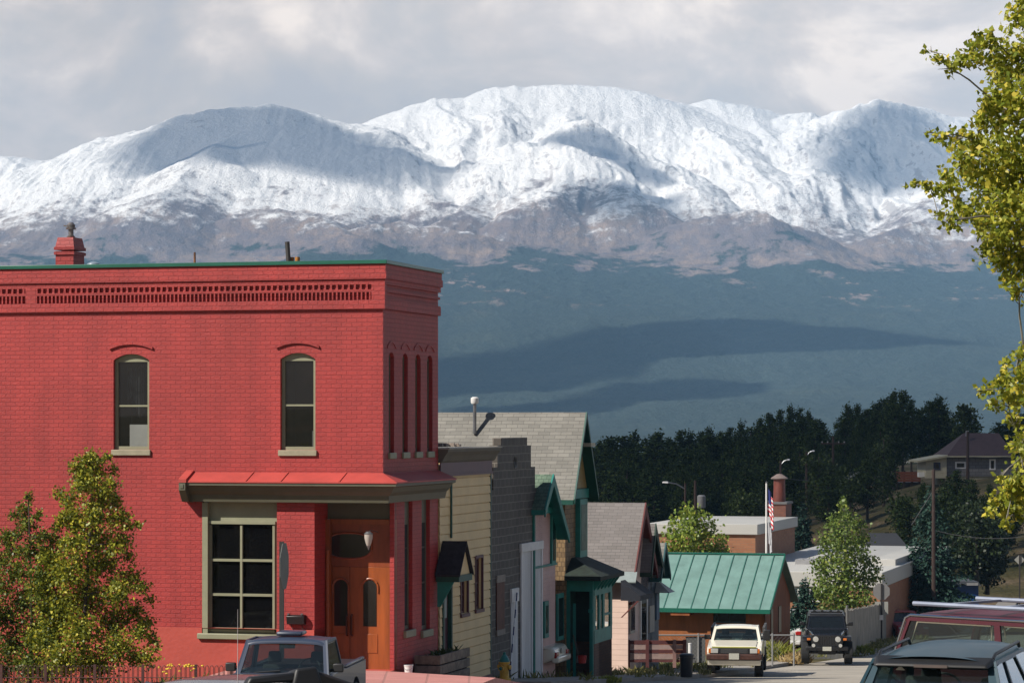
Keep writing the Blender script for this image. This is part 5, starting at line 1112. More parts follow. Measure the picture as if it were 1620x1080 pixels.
# ---------------- vehicles (local frame: nose towards -y, z up) ----------------
def paint(name,c,rough=.28,var=.05,metal=0,coat=.6): return mat('paint_'+name,c,rough=rough,var=var,scale=1.5,metal=metal,coat=coat)
RUB=mat('tyre_rubber',(.018,.018,.018),rough=.85,var=.2,scale=10); RIM=mat('wheel_rim',(.33,.33,.34),rough=.35,metal=.7,var=.15,scale=6); CHR=mat('chrome',(.62,.62,.62),rough=.12,metal=1,var=.05)
CARG=glassmat('car_glass',tint=(.50,.60,.57),refl=1.5,opq=.18,base=(.03,.04,.04)); INT=mat('car_interior',(.06,.06,.062),rough=.8,var=.2); TRIMB=mat('black_trim',(.02,.02,.021),rough=.5)
LAMPW=mat('headlight_lens',(.62,.62,.58),rough=.1,coat=1,var=.05); AMB=mat('amber_lens',(.75,.20,.02),rough=.2,coat=.6); REDL=mat('red_lens',(.45,.02,.015),rough=.2,coat=.6); PLT=mat('licence_plate',(.6,.6,.52),rough=.5,var=.08,scale=20)
def wheel(T,x,y,r,w,rimr=.6,rim=RIM):
    s=1 if x>0 else -1
    t=MB().lathe([(r*rimr,-w/2),(r*.9,-w/2),(r*.985,-w*.42),(r,-w*.25),(r,w*.25),(r*.985,w*.42),(r*.9,w/2),(r*.6,w/2),(r*rimr,w/2)],(x,y,r),axis='x',seg=28)
    for k in range(28):   # tread blocks
        a=2*math.pi*k/28; 
    h=bpy.data.objects.new('wheel',None); COL.objects.link(h); h.parent=T; OFF[h.name]=(0,0,0)
    t.build('tyre',RUB,h); MB().lathe([(0,s*w*.30),(r*.16,s*w*.32),(r*.2,s*w*.2),(r*rimr*.8,s*w*.12),(r*rimr,s*w*.46),(r*rimr*1.04,s*w*.46),(r*rimr*1.0,-s*w*.4),(0,-s*w*.4)],(x,y,r),axis='x',seg=20).build('rim',rim,h)
def body_side(pts,arches,zb):
    """pts: upper outline from nose to tail (y,z); arches: (y,r,zc) cut into the sill line"""
    poly=list(pts); 
    for (y,r,zc) in sorted(arches,key=lambda a:-a[0]):
        K=10; a0=math.asin(max(-1,min(1,(zb-zc)/r)))
        for k in range(K+1):
            a=a0+(math.pi-2*a0)*k/K; poly.append((y+r*math.cos(a),zc+r*math.sin(a)))
    return poly
def quadpanel(T,q,fr,glass,m=(.05,.05,.05,.05),th=.03,name='window_frame',out=1,gl='glass'):
    """q: 4 corners (bl,br,tr,tl) of an opening panel; frame ring in paint, pane of glass inset"""
    q=[Vector(p) for p in q]; n=(q[1]-q[0]).cross(q[3]-q[0]).normalized()*out
    b,r,t,l_=m
    def pt(u,v): return q[0].lerp(q[1],u).lerp(q[3].lerp(q[2],u),v)
    W=(q[1]-q[0]).length; Wt=(q[2]-q[3]).length; Hh=((q[3]-q[0]).length+(q[2]-q[1]).length)/2
    ul,ur=l_/((W+Wt)/2),1-r/((W+Wt)/2); vb,vt=b/Hh,1-t/Hh
    inn=[pt(ul,vb),pt(ur,vb),pt(ur,vt),pt(ul,vt)]
    mb=MB(); vs=q+inn+[p-n*th for p in q]+[p-n*th for p in inn]; fs=[]
    for i in range(4):
        j=(i+1)%4; fs+=[(i,j,4+j,4+i),(8+i,8+j,12+j,12+i),(4+i,4+j,12+j,12+i),(i,j,8+j,8+i)]
    mb.add(vs,fs); f=mb.build(name,fr,T)
    g_=MB().add([p-n*th*.45 for p in inn],[(0,1,2,3)]).build(gl,glass,f); return f
def roofskin(T,yf,yr,wt,z,crown,mt,name='roof',edge=.06,over=0,drop=.05,n=14):
    vs=[];fs=[]
    for i in range(n+1):
        for j in range(n+1):
            u=-1+2*j/n; v=-1+2*i/n; us=math.sin(u*math.pi/2); vss=math.sin(v*math.pi/2)
            x=us*wt; y=(yf+yr)/2+vss*(yr-yf)/2; h=z+crown*(1-us*us)*(1-.35*vss*vss)-drop*(abs(us)**12)-drop*.8*(abs(vss)**14); vs.append((x,y,h))
    for i in range(n):
        for j in range(n): k=i*(n+1)+j; fs.append((k,k+1,k+n+2,k+n+1))
    m=len(vs); vs+=[(x*.985,y,h-.035) for x,y,h in vs]; fs+=[(a+m,d+m,c+m,b+m) for a,b,c,d in fs]
    B=[j for j in range(n+1)]+[i*(n+1)+n for i in range(1,n+1)]+[n*(n+1)+j for j in range(n-1,-1,-1)]+[i*(n+1) for i in range(n-1,0,-1)]
    for a,b in zip(B,B[1:]+B[:1]): fs.append((a,b,b+m,a+m))
    return MB().add(vs,fs).build(name,mt,T,smooth=True,angle=50)
def seat(T,x,y,z,m=INT,w=.5,h=.62):
    q=MB(); q.box(x-w/2,x+w/2,y-.25,y+.25,z,z+.16); q.hexa([(x-w/2,y+.18,z+.1),(x+w/2,y+.18,z+.1),(x+w/2,y+.32,z+.1),(x-w/2,y+.32,z+.1)],[(x-w*.42,y+.34,z+h),(x+w*.42,y+.34,z+h),(x+w*.42,y+.44,z+h),(x-w*.42,y+.44,z+h)]); q.hexa([(x-.12,y+.36,z+h+.03),(x+.12,y+.36,z+h+.03),(x+.12,y+.44,z+h+.03),(x-.12,y+.44,z+h+.03)],[(x-.10,y+.37,z+h+.22),(x+.10,y+.37,z+h+.22),(x+.10,y+.43,z+h+.22),(x-.10,y+.43,z+h+.22)])
    q.build('seat',m,T,bevel=.03)
def steering(T,x,y,z):
    K=20; q=MB(); q.tube([(x+.18*math.cos(2*math.pi*k/K),y+.07*math.sin(2*math.pi*k/K),z+.16*math.sin(2*math.pi*k/K)) for k in range(K+1)],.013,6,cap=False); q.tube([(x,y,z),(x,y-.25,z-.15)],.02,6); q.box(x-.17,x+.17,y-.01,y+.01,z-.015,z+.015); q.build('steering_wheel',TRIMB,T)
def mirror(T,x,y,z,s,m,w=.17,h=.14):
    q=MB(); q.box(x,x+s*w,y-.04,y+.06,z,z+h); q.hexa([(x-s*.1,y,z),(x+s*.02,y,z),(x+s*.02,y+.04,z),(x-s*.1,y+.04,z)],[(x-s*.08,y,z+.05),(x+s*.02,y,z+.06),(x+s*.02,y+.04,z+.06),(x-s*.08,y+.04,z+.05)]); q.build('side_mirror',m,T,bevel=.02,seg=3)
def cabin_glass(T,pm,yfb,yft,yrt,yrb,wb,wt,zb,zt,sides,m=.05,rear=True,gm=CARG):
    A_=[(-wb,yfb,zb),(wb,yfb,zb),(wt,yft,zt),(-wt,yft,zt)]; quadpanel(T,A_,pm,gm,(.03,m,m*1.0,m),name='windshield_frame',gl='windshield')
    if rear: quadpanel(T,[(wb,yrb,zb),(-wb,yrb,zb),(-wt,yrt,zt),(wt,yrt,zt)],pm,gm,(.04,m,m,m),name='rear_window_frame',gl='rear_window')
    for s in (-1,1):
        cuts=[0]+sides+[1]
        for a,b in zip(cuts[:-1],cuts[1:]):
            f=lambda t:(s*wb,yfb+(yrb-yfb)*t,zb); k=lambda t:(s*wt,yft+(yrt-yft)*t,zt)
            quadpanel(T,[f(a),f(b),k(b),k(a)],pm,gm,(.03,.035,.05,.035),out=-s,name='side_window_frame',gl='side_window')
def pickup(name,label,loc,rot,col,W=1.65,L_=4.6,zroof=1.62,zbelt=1.02,group=None,style='cream',lift=0.0,wr=.36):
    T=thing(name,label,'pickup truck',loc,rot); pm=paint(col[0],col[1],**(col[2] if len(col)>2 else {})); w=W/2; z0=.38+lift; yn=-L_/2; yt=L_/2
    zh=zbelt-.10
    up=[(yn,z0+.08),(yn-.02,z0+.25),(yn+.0,zh-.12),(yn+.10,zh-.02),(yn+1.15,zbelt),(yn+2.35,zbelt+.01),(yn+2.36,zbelt-.0),(yt,zbelt-.0),(yt,z0+.05)]
    poly=body_side(up,[(yn+.82,wr+.09,wr+lift*.0),(yt-.95,wr+.09,wr)],z0)
    MB().prism(poly,'x',-w,w).build('body',pm,T,bevel=.045,seg=3)
    q=MB(); q.prism([(yn+.02,z0+.1),(yn+2.2,z0-.02),(yt-.1,z0-.02),(yt-.1,z0-.12),(yn+.1,z0-.12)],'x',-w*.75,w*.75); q.build('chassis',TRIMB,T)
    # bed opening
    q=MB(); q.box(-w+.12,w-.12,yn+2.5,yt-.08,zbelt-.003,zbelt+.004); q.build('bed_floor',TRIMB,T)
    q=MB(); q.box(-w+.03,w-.03,yn+2.42,yn+2.5,zbelt,zbelt+.06); q.box(-w+.02,-w+.10,yn+2.5,yt-.02,zbelt,zbelt+.05); q.box(w-.10,w-.02,yn+2.5,yt-.02,zbelt,zbelt+.05); q.build('bed_rail',pm,T,bevel=.02)
    wt=w*.78; yfb,yft,yrt,yrb=yn+1.12,yn+1.52,yn+2.30,yn+2.40
    cabin_glass(T,pm,yfb,yft,yrt,yrb,w-.08,wt,zbelt-.01,zroof-.05,[])
    roofskin(T,yft-.05,yrt+.06,wt+.03,zroof-.055,.045,pm)
    q=MB(); q.prism([(yn+.16,zh-.03),(yn+1.08,zbelt-.005),(yn+1.08,zbelt+.03),(yn+.5,zh+.055),(yn+.2,zh+.02)],'x',-w*.80,w*.80); q.build('hood',pm,T,bevel=.03,seg=3)
    q=MB(); q.box(-w+.15,w-.15,yfb+.08,yfb+.5,zbelt-.2,zbelt-.02); q.build('dashboard',INT,T,bevel=.05)
    for s in (-1,1): seat(T,s*.36,yfb+.78,zbelt-.55,h=.62,w=.46)
    steering(T,.36,yfb+.5,zbelt+.06)
    for k in (-.5,.1): MB().tube([(k*w*1.1,yfb-.02,zbelt+.03),(k*w*1.1+.42,yfb+.045,zbelt+.06)],.012,5).build('wiper',TRIMB,T)
    for sx in (-1,1):
        for y in (yn+.82,yt-.95): wheel(T,sx*(w-.10),y,wr,.25)
        mirror(T,sx*(w-.02),yfb+.22,zbelt+.03,sx,TRIMB)
    # face
    zg0,zg1=(z0+.24,zh-.02) if lift else (z0+.30,zh-.08)
    q=MB(); q.box(-w+.10,w-.10,yn-.045,yn-.01,zg0,zg1); gr_=q.build('grille',TRIMB,T)
    for k in range(4): MB().box(-w*.5,w*.5,yn-.055,yn-.046,zg0+.03+k*(zg1-zg0-.05)/4,zg0+.045+k*(zg1-zg0-.05)/4).build('grille_bar',mat('dull_chrome',(.3,.3,.3),metal=.6,rough=.3),gr_)
    for s in (-1,1):
        xa=s*(w*.72); MB().box(xa-.11,xa+.11,yn-.07,yn-.046,zg0+.02,zg1-.02).build('headlight',LAMPW,T,bevel=.012)
        xa=s*(w-.09); MB().box(xa-.045,xa+.045,yn-.06,yn-.03,zg0+.02,zg1-.02).build('turn_signal',AMB,T,bevel=.01)
    bm_=mat('rust_brown_bumper',(.13,.06,.045),rough=.5,metal=.3,var=.3,scale=6) if style=='cream' else CHR
    MB().box(-w-.02,w+.02,yn-.17,yn-.03,z0+.07,z0+.24).build('bumper',bm_,T,bevel=.03,seg=3)
    q=MB(); q.prism([(yn-.12,z0+.06),(yn-.05,z0-.10),(yn+.1,z0-.10),(yn+.1,z0+.06)],'x',-w+.02,w-.02); q.build('front_valance',pm,T,bevel=.02)
    MB().box(-.15,.15,yn-.195,yn-.175,z0+.09,z0+.27).build('licence_plate',PLT,T)
    return T,dict(w=w,yn=yn,yt=yt,zb=zbelt,zr=zroof,yfb=yfb,yft=yft,wt=wt,pm=pm,z0=z0,zg1=zg1)
# cream pickup, nose to the camera
x,y,z=P(1163,1076,85.0)
TC,dc=pickup('cream_pickup','cream pickup truck with rusty brown bumper, parked facing the camera before the cedar cabin',(x+.25,y+2.3,z),-.12,('cream',(1.0,.95,.80)),W=1.62,zroof=1.56,zbelt=1.10,lift=.18,wr=.38,style='cream')
MB().box(dc['w']+.02,dc['w']+.22,dc['yfb']+.05,dc['yfb']+.16,dc['zb']+.02,dc['zb']+.34).build('towing_mirror',TRIMB,TC,bevel=.02)
q=MB(); q.box(dc['w']-.05,dc['w']+.02,dc['yn']+2.5,dc['yt'],dc['zb']+.0,dc['zb']+.32); q.build('stake_side',mat('grey_bed_boards',(.10,.095,.09),var=.3),TC); MB().box(-dc['w']-.02,-dc['w']+.05,dc['yn']+2.5,dc['yt'],dc['zb'],dc['zb']+.32).build('stake_side',mat('grey_bed_boards',(.1,.095,.09)),TC)
MB().box(-dc['w']+.15,dc['w']-.15,dc['yn']-.03,dc['yn']+.02,dc['zg1']-.0,dc['zg1']+.035).build('hood_lip',mat('yellowed_lip',(.5,.5,.12)),TC)
# blue pickup
x,y,_=P(446,0,46.0); z=(H-1012)*46/F-1.60
TB,db=pickup('blue_pickup','faded blue pickup truck parked on the cross street in front of the display window','' or (x+.1,y+1.3,z),math.radians(-7),('faded_blue',(.045,.062,.105),dict(rough=.4,metal=.0,coat=.25)),W=1.66,L_=4.3,zroof=1.60,zbelt=1.02,style='blue')
q=MB(); q.box(-.22,.22,db['yft']+.20,db['yft']+.62,db['zr']+.005,db['zr']+.075); q.build('roof_hatch',paint('faded_blue',(.045,.062,.105)),TB,bevel=.03)
q=MB(); q.box(-.12,.12,db['yft']+.06,db['yft']+.10,db['zr']-.19,db['zr']-.12); q.tube([(0,db['yft']+.08,db['zr']-.13),(0,db['yft']+.05,db['zr']-.06)],.01,5); q.build('rearview_mirror',GALV,TB)
# off-roader
def jeep():
    x,y,z=P(1317,1052,98.0); T=thing('black_off_roader','black open-fendered off-roader with big tyres and roof light bar, facing the camera','off-roader',(x,y+1.9,z),-.10)
    pm=paint('black',(.012,.013,.016),rough=.25); w=.62; yn=-1.85; r=.41
    q=MB(); q.hexa([(-.52,yn,.62),(.52,yn,.62),(.66,yn+1.35,.62),(-.66,yn+1.35,.62)],[(-.50,yn,1.08),(.50,yn,1.08),(.66,yn+1.35,1.17),(-.66,yn+1.35,1.17)]); q.build('hood',pm,T,bevel=.04,seg=3)
    q=MB(); q.box(-.74,.74,yn+1.3,1.75,.58,1.17); q.build('tub',pm,T,bevel=.04)
    q=MB(); q.box(-.53,.53,yn-.03,yn-.002,.64,1.05); gl_=q.build('grille',pm,T,bevel=.01)
    for k in range(7): xx=-.24+.08*k; MB().box(xx-.018,xx+.018,yn-.036,yn-.031,.70,1.0).build('grille_slot',BLK,gl_)
    for s in (-1,1):
        MB().lathe([(0,-.05),(.09,-.045),(.10,-.02),(.10,0)],(s*.38,yn-.03,.90),axis='y',seg=18).build('headlight',LAMPW,T)
        q=MB(); q.prism([(yn+.0,.86),(yn+.15,.98),(yn+.95,.98),(yn+1.25,.66),(yn+1.2,.64),(yn+.9,.92),(yn+.2,.92),(yn+.03,.82)],'x',s*.50,s*.84); q.build('fender',BLK,T,bevel=.02)
        MB().box(s*.62-.06,s*.62+.06,yn-.02,yn+.02,.86,.94).build('turn_signal',AMB,T,bevel=.01)
        MB().lathe([(0,-.04),(.06,-.04),(.065,0)],(s*.46,yn-.2,.70),axis='y',seg=12).build('fog_light',LAMPW,T)
        for yy in (yn+.55,1.15): wheel(T,s*.74,yy,r,.29,rimr=.52)
        mirror(T,s*.76,yn+1.45,1.27,s,BLK,w=.16,h=.13)
        MB().box(s*.40-.03,s*.40+.03,yn-.24,yn-.1,.50,.60).build('tow_hook',BLK,T)
    MB().box(-.72,.72,yn-.22,yn-.08,.52,.66).build('bumper',BLK,T,bevel=.02)
    MB().box(-.15,.15,yn-.245,yn-.225,.52,.66).build('licence_plate',PLT,T)
    quadpanel(T,[(-.68,yn+1.28,1.16),(.68,yn+1.28,1.16),(.60,yn+1.48,1.62),(-.60,yn+1.48,1.62)],pm,CARG,(.05,.05,.05,.05),name='windshield_frame',gl='windshield')
    q=MB(); q.hexa([(-.62,yn+1.46,1.60),(.62,yn+1.46,1.60),(.64,1.72,1.60),(-.64,1.72,1.60)],[(-.58,yn+1.52,1.68),(.58,yn+1.52,1.68),(.6,1.68,1.68),(-.6,1.68,1.68)]); q.build('soft_top',BLK,T,bevel=.02)
    q=MB()
    for s in (-1,1): q.hexa([(s*.72,-.2,1.17),(s*.66,-.2,1.17),(s*.66,1.74,1.17),(s*.72,1.74,1.17)],[(s*.64,-.2,1.6),(s*.6,-.2,1.6),(s*.6,1.72,1.6),(s*.64,1.72,1.6)])
    q.box(-.7,.7,1.70,1.74,1.17,1.6); q.build('side_curtain',BLK,T)
    q=MB(); q.box(-.55,.55,yn+1.55,yn+1.65,1.70,1.76); 
    lb=q.build('light_bar',BLK,T)
    for k in (-.42,-.15,.15,.42): MB().lathe([(0,-.02),(.055,-.02),(.06,.05)],(k,yn+1.54,1.755),axis='y',seg=10).build('lamp',BLK,lb)
    MB().box(-.3,.3,yn+.2,yn+.35,.36,.50).build('axle_housing',BLK,T); MB().tube([(-.7,yn+.55,.41),(.7,yn+.55,.41)],.05,8).build('front_axle',BLK,T); MB().tube([(-.7,1.15,.41),(.7,1.15,.41)],.05,8).build('rear_axle',BLK,T)
    for s in (-1,1): seat(T,s*.33,yn+1.95,.75,w=.42)
jeep()
def small_car(name,label,px,py,Y,rot,col,W=1.6,L_=4.0,h=1.42,rear=True,cat='car'):
    x,y,z=P(px,py,Y); T=thing(name,label,cat,(x,y,z),rot); pm=paint(*col); w=W/2; a=L_/2; zb=h*.62
    up=[(-a,.35),(-a-.03,.5),(-a+.05,zb-.18),(-a+.15,zb-.10),(-a+1.05,zb),(a-.75,zb+.02),(a-.08,zb-.02),(a+.02,zb-.15),(a,.4)]
    MB().prism(body_side(up,[(-a+.75,.36,.3),(a-.75,.36,.3)],.22),'x',-w,w).build('body',pm,T,bevel=.07,seg=4)
    cabin_glass(T,pm,-a+1.0,-a+1.6,a-1.15,a-.5,w-.09,w*.76,zb-.01,h-.05,[.5],m=.06)
    roofskin(T,-a+1.5,a-1.05,w*.76+.02,h-.055,.05,pm)
    for s in (-1,1):
        for yy in (-a+.75,a-.75): wheel(T,s*(w-.1),yy,.3,.2)
        MB().box(s*(w-.17)-.13,s*(w-.17)+.13,-a-.05,-a+.04,zb-.28,zb-.17).build('headlight',LAMPW,T,bevel=.02); MB().box(s*(w-.14)-.12,s*(w-.14)+.12,a-.03,a+.05,zb-.32,zb-.16).build('tail_light',REDL,T,bevel=.02)
        mirror(T,s*(w-.02),-a+1.25,zb+.02,s,pm,w=.13,h=.1)
    for s,nm in ((-1,'front_bumper'),(1,'rear_bumper')): MB().box(-w+.03,w-.03,s*a-.1,s*a+.1,.28,.46).build(nm,pm,T,bevel=.05,seg=3)
    MB().box(-.25,.25,-a-.04,-a+.0,.5,.60).build('grille',TRIMB,T); MB().box(-.16,.16,a+.03,a+.055,.52,.66).build('licence_plate',PLT,T)
    for s in (-1,1): seat(T,s*.33,-a+1.75,.35)
    return T
small_car('red_car','small bright red car parked beyond the plank fence, half behind the maroon wagon',1424,1010,146,math.radians(12),('bright_red',(.52,.03,.045)),W=1.65,h=1.5)
small_car('white_car','white car with red tail light between the cedar cabin and the black off-roader',1249,1024,122,math.radians(165),('white',(.72,.72,.70)),W=1.7,h=1.65)
x,y=R2W(-1.9,LY(868,-.2)+1.9)
def white_sedan():
    ly=14.75; tx=LX(888,ly); X,Y=R2W(tx-2.2,ly); T=small_car('white_sedan','cream-white sedan with its tail sticking out from behind the block garage',849,1050,80.4,0,('cream_white',(1.0,.93,.74)),W=1.45,L_=4.4,h=1.18); zz=(H-1062)*R2W(tx,ly)[1]/F; T.location=(X,Y,zz); T.rotation_euler=(0,0,math.radians(-105)); return T
white_sedan()
# blue-green wagon seen from behind, near right
def near_wagon():
    Y=28.3; x,_,_=P(1463,0,Y); zr=(H-1040)*Y/F; h=1.58; T=thing('dark_teal_hatchback','dark teal hatchback with roof rails seen from behind, nearest car at lower right','car',(x+.70,Y+2.08,zr-h),math.pi-.33)
    pm=paint('dark_teal',(.014,.055,.08),rough=.5,metal=0,coat=.12); w=.86; a=2.2; zb=.98
    # tail is at +y local
    up=[(-a,.4),(-a-.03,.55),(-a+.05,.72),(-a+.2,.82),(-a+1.15,zb-.02),(a-.6,zb+.03),(a-.02,zb),(a+.03,.75),(a,.4)]
    MB().prism(body_side(up,[(-a+.85,.38,.32),(a-.8,.38,.32)],.24),'x',-w,w).build('body',pm,T,bevel=.08,seg=4)
    wt=.60; wb=w-.07; yfb,yft,yrt,yrb=-a+1.1,-a+1.95,a-.55,a-.05
    # curved pillars: two tiers for the side so it leans in progressively
    zm=zb+.30; wm=wb-.05; zt=h-.07
    yfm=yfb+(yft-yfb)*.5; yrm=yrb+(yrt-yrb)*.45
    quadpanel(T,[(-wb,yfb,zb),(wb,yfb,zb),(wt,yft,zt),(-wt,yft,zt)],pm,CARG,(.03,.05,.06,.05),name='windshield_frame',gl='windshield')
    # rear hatch window
    quadpanel(T,[(wb-.03,yrb,zb-.05),(-wb+.03,yrb,zb-.05),(-wt-.02,yrt,zt-.01),(wt+.02,yrt,zt-.01)],pm,CARG,(.06,.085,.06,.085),name='hatch_frame',gl='rear_window',th=.04)
    for s in (-1,1):
        for a0,b0 in ((0,.38),(.38,.72),(.72,1)):
            f=lambda t:(s*wb,yfb+(yrb-yfb)*t,zb); k=lambda t:(s*wt,yft+(yrt-yft)*t,zt)
            quadpanel(T,[f(a0),f(b0),k(b0),k(a0)],pm,CARG,(.03,.035,.05,.035),out=-s,name='side_window_frame',gl='side_window')
    vs=[];fs=[];n=18
    for i in range(n+1):
        v=i/n; y=yft-.06+(yrt+.06-(yft-.06))*v; 
        for j in range(n+1):
            u=-1+2*j/n; us=math.sin(u*math.pi/2); x_=us*(wt+.035); z_=zt+.0+.075*(1-abs(us)**2.6)-.02*(abs(us)**10)+.02*math.sin(math.pi*v)-.03*v*v; vs.append((x_,y,z_))
    for i in range(n):
        for j in range(n): k=i*(n+1)+j; fs.append((k,k+1,k+n+2,k+n+1))
    MB().add(vs,fs).build('roof',pm,T,smooth=True,angle=60)
    # spoiler and brake light
    q=MB(); q.hexa([(-wt-.03,yrt+.0,zt-.03),(wt+.03,yrt,zt-.03),(wt-.02,yrt+.17,zt-.06),(-wt+.02,yrt+.17,zt-.06)],[(-wt-.0,yrt-.05,zt+.045),(wt+.0,yrt-.05,zt+.045),(wt-.05,yrt+.16,zt-.025),(-wt+.05,yrt+.16,zt-.025)]); q.build('spoiler',TRIMB,T,bevel=.015)
    MB().box(-.17,.17,yrt+.15,yrt+.178,zt-.058,zt-.03).build('brake_light',mat('grey_red_lens',(.16,.13,.12),rough=.2),T)
    for s in (-1,1):
        MB().tube([(s*(wt-.015),yft+.12,zt+.03),(s*(wt-.01),yft+.2,zt+.085),(s*(wt-.01),yrt-.22,zt+.065),(s*(wt-.015),yrt-.1,zt+.02)],.018,8).build('roof_rail',TRIMB,T)
        mirror(T,s*(w+.0),-a+1.5,zb+.02,s,pm,w=.2,h=.15)
        for yy in (-a+.85,a-.8): wheel(T,s*(w-.1),yy,.32,.2)
        MB().prism([(a-.08,.72),(a+.04,.74),(a+.03,.98),(a-.12,1.0)],'x',s*(w-.20),s*(w+.005)).build('tail_light',REDL,T,bevel=.02)
        seat(T,s*.36,-.55,.45,w=.5); 
    q=MB(); q.box(-.66,.66,.25,.45,.5,1.06); q.build('rear_bench',mat('grey_seat_cloth',(.10,.11,.10),var=.3,scale=8),T,bevel=.06,seg=3)
    for s in (-.4,.4): MB().box(s-.13,s+.13,.36,.44,1.07,1.24).build('headrest',mat('grey_seat_cloth',(.10,.11,.10)),T,bevel=.04,seg=3)
    steering(T,.36,-1.0,1.0); MB().box(-.7,.7,-1.45,-1.0,.7,.95).build('dashboard',INT,T,bevel=.05)
    MB().tube([(-.25,yrb+.0,zb-.0),(.15,yrb-.11,zb+.12)],.012,6).build('rear_wiper',TRIMB,T)
    MB().box(-w+.05,w-.05,a-.1,a+.12,.35,.62).build('rear_bumper',pm,T,bevel=.06,seg=3)
    MB().box(-.16,.16,a+.03,a+.06,.72,.86).build('licence_plate',PLT,T)
    # sunshade triangle stuck in the glass
    MB().prism([(-.05,0),(.05,0),(0,.05)],'y',0,.003).build('sticker',PLT,T).location=(.33,yrt+.06,zt-.1)
near_wagon()
# maroon estate car with chrome trim and pale roof rack
def maroon_wagon():
    Y=36.5; xl=(1414-CX)*Y/F; zr=(H-961)*Y/F; h=1.78
    yaw=math.radians(-52)
    # local: nose -y ; side facing the camera must be its right/left flank; tail at +y lies at the left end
    T=thing('maroon_station_wagon','maroon station wagon with chrome trim and pale roof rack, behind the teal hatchback','station wagon',(0,0,0),0)
    pm=paint('maroon',(.085,.012,.022),rough=.25,coat=.8); CRM=mat('cream_window_surround',(.42,.38,.28),rough=.5); w=.9; a=2.35; zb=1.12
    up=[(-a,.45),(-a-.02,.6),(-a,.98),(-a+.1,1.03),(-a+1.35,zb),(a-.03,zb),(a+.02,1.0),(a,.5)]
    MB().prism(body_side(up,[(-a+.85,.42,.36),(a-.95,.42,.36)],.32),'x',-w,w).build('body',pm,T,bevel=.05,seg=3)
    wt=w-.10; wb=w-.02; yfb,yft,yrt,yrb=-a+1.4,-a+1.8,a-.22,a-.02; zt=h-.10
    quadpanel(T,[(-wb,yfb,zb),(wb,yfb,zb),(wt,yft,zt),(-wt,yft,zt)],pm,CARG,(.03,.05,.05,.05),name='windshield_frame',gl='windshield')
    quadpanel(T,[(wb,yrb,zb),(-wb,yrb,zb),(-wt,yrt,zt),(wt,yrt,zt)],pm,CARG,(.05,.12,.08,.12),name='rear_window_frame',gl='rear_window')
    for s in (-1,1):
        for a0,b0 in ((0,.24),(.24,.50),(.50,1)):
            f=lambda t:(s*wb,yfb+(yrb-yfb)*t,zb); k=lambda t:(s*wt,yft+(yrt-yft)*t,zt)
            fr=quadpanel(T,[f(a0),f(b0),k(b0),k(a0)],pm,CARG,(.03,.045,.06,.04 if b0<1 else .05),out=-s,name='side_window_frame',gl='side_window')
            fa,fb=(a0+.035*(1),b0-.035)
            if b0==1: fb=b0-.055
            PF=lambda t,v,o:(s*(wb+(wt-wb)*v+o),(yfb+(yrb-yfb)*t)*(1-v)+(yft+(yrt-yft)*t)*v,zb+(zt-zb)*v)
            loop=[PF(fa,.06,.006),PF(fb,.06,.006),PF(fb,.89,.006),PF(fa,.89,.006),PF(fa,.06,.006)]
            MB().tube(loop,.016,6).build('window_surround',CRM,fr)
        MB().tube([(s*(wb+.01),yrb+.01,zb+.02),(s*(wt+.02),yrt+.06,zt-.02),(s*(wt+.035),yrt-.03,zt+.02),(s*(wt+.035),yft,zt+.02),(s*(wb+.01),yfb-.02,zb+.04)],.017,8).build('drip_rail',CHR,T)
        MB().tube([(s*(wt-.10),yft+.3,h+.06),(s*(wt-.10),yrt+.02,h+.06)],.03,8).build('roof_rail',mat('pale_blue_rail',(.30,.34,.44),rough=.35,metal=.2),T)
        mirror(T,s*(w+.0),yfb+.25,zb+.03,s,CHR,w=.2,h=.14)
        for yy in (-a+.85,a-.95): wheel(T,s*(w-.12),yy,.36,.22)
        MB().box(s*(w-.12)-.08,s*(w-.12)+.08,a-.02,a+.04,.75,1.02).build('tail_light',REDL,T,bevel=.015)
        MB().box(s*(w-.18)-.12,s*(w-.18)+.12,-a-.05,-a+.02,.72,.92).build('headlight',LAMPW,T,bevel=.02)
        seat(T,s*.38,-.35,.55,w=.52,m=mat('beige_leather',(.30,.24,.16)))
    q=MB()
    for t in (.15,.5,.85): 
        y=yft+.3+(yrt-yft-.3)*t; q.box(-wt+.1,wt-.1,y-.03,y+.03,h+.035,h+.065)
    q.build('rack_bars',mat('pale_blue_rail',(.42,.47,.58)),T)
    roofskin(T,yft-.06,yrt+.05,wt+.03,h-.085,.06,mat('maroon_roof_paint',(.11,.016,.028),rough=.5),drop=.03)
    MB().box(-.7,.7,.55,.75,.6,1.28).build('rear_bench',mat('beige_leather',(.30,.24,.16)),T,bevel=.06,seg=3)
    MB().box(-.6,.3,1.1,1.7,.8,1.25).build('cargo',mat('grey_cargo',(.18,.18,.17),var=.3),T,bevel=.05)
    MB().box(-w+.04,w-.04,a-.02,a+.14,.42,.62).build('rear_bumper',CHR,T,bevel=.04); MB().box(-w+.04,w-.04,-a-.14,-a+.02,.42,.62).build('front_bumper',CHR,T,bevel=.04)
    # place: tail corner nearest the camera side at photo column 1415
    T.rotation_euler=(0,0,0)
    th=math.radians(46)   # heading: rotate so that the tail points to the left and away
    T.rotation_euler[2]=th
    # solve location so that local point (side, tail) sits at the wanted pixel
    c,s_=math.cos(th),math.sin(th)
    cand=[]
    for sx in (-1,1):
        lx_,ly_=sx*wb,yrb; cand.append((c*lx_-s_*ly_,s_*lx_+c*ly_,sx))
    cand.sort(key=lambda k:k[1]); ox,oy,sx=cand[0]
    T.location=(xl-ox,Y-oy,zr-h)
    return T,sx,dict(w=w,a=a,zb=zb,h=h)
MW,msx,dm=maroon_wagon()
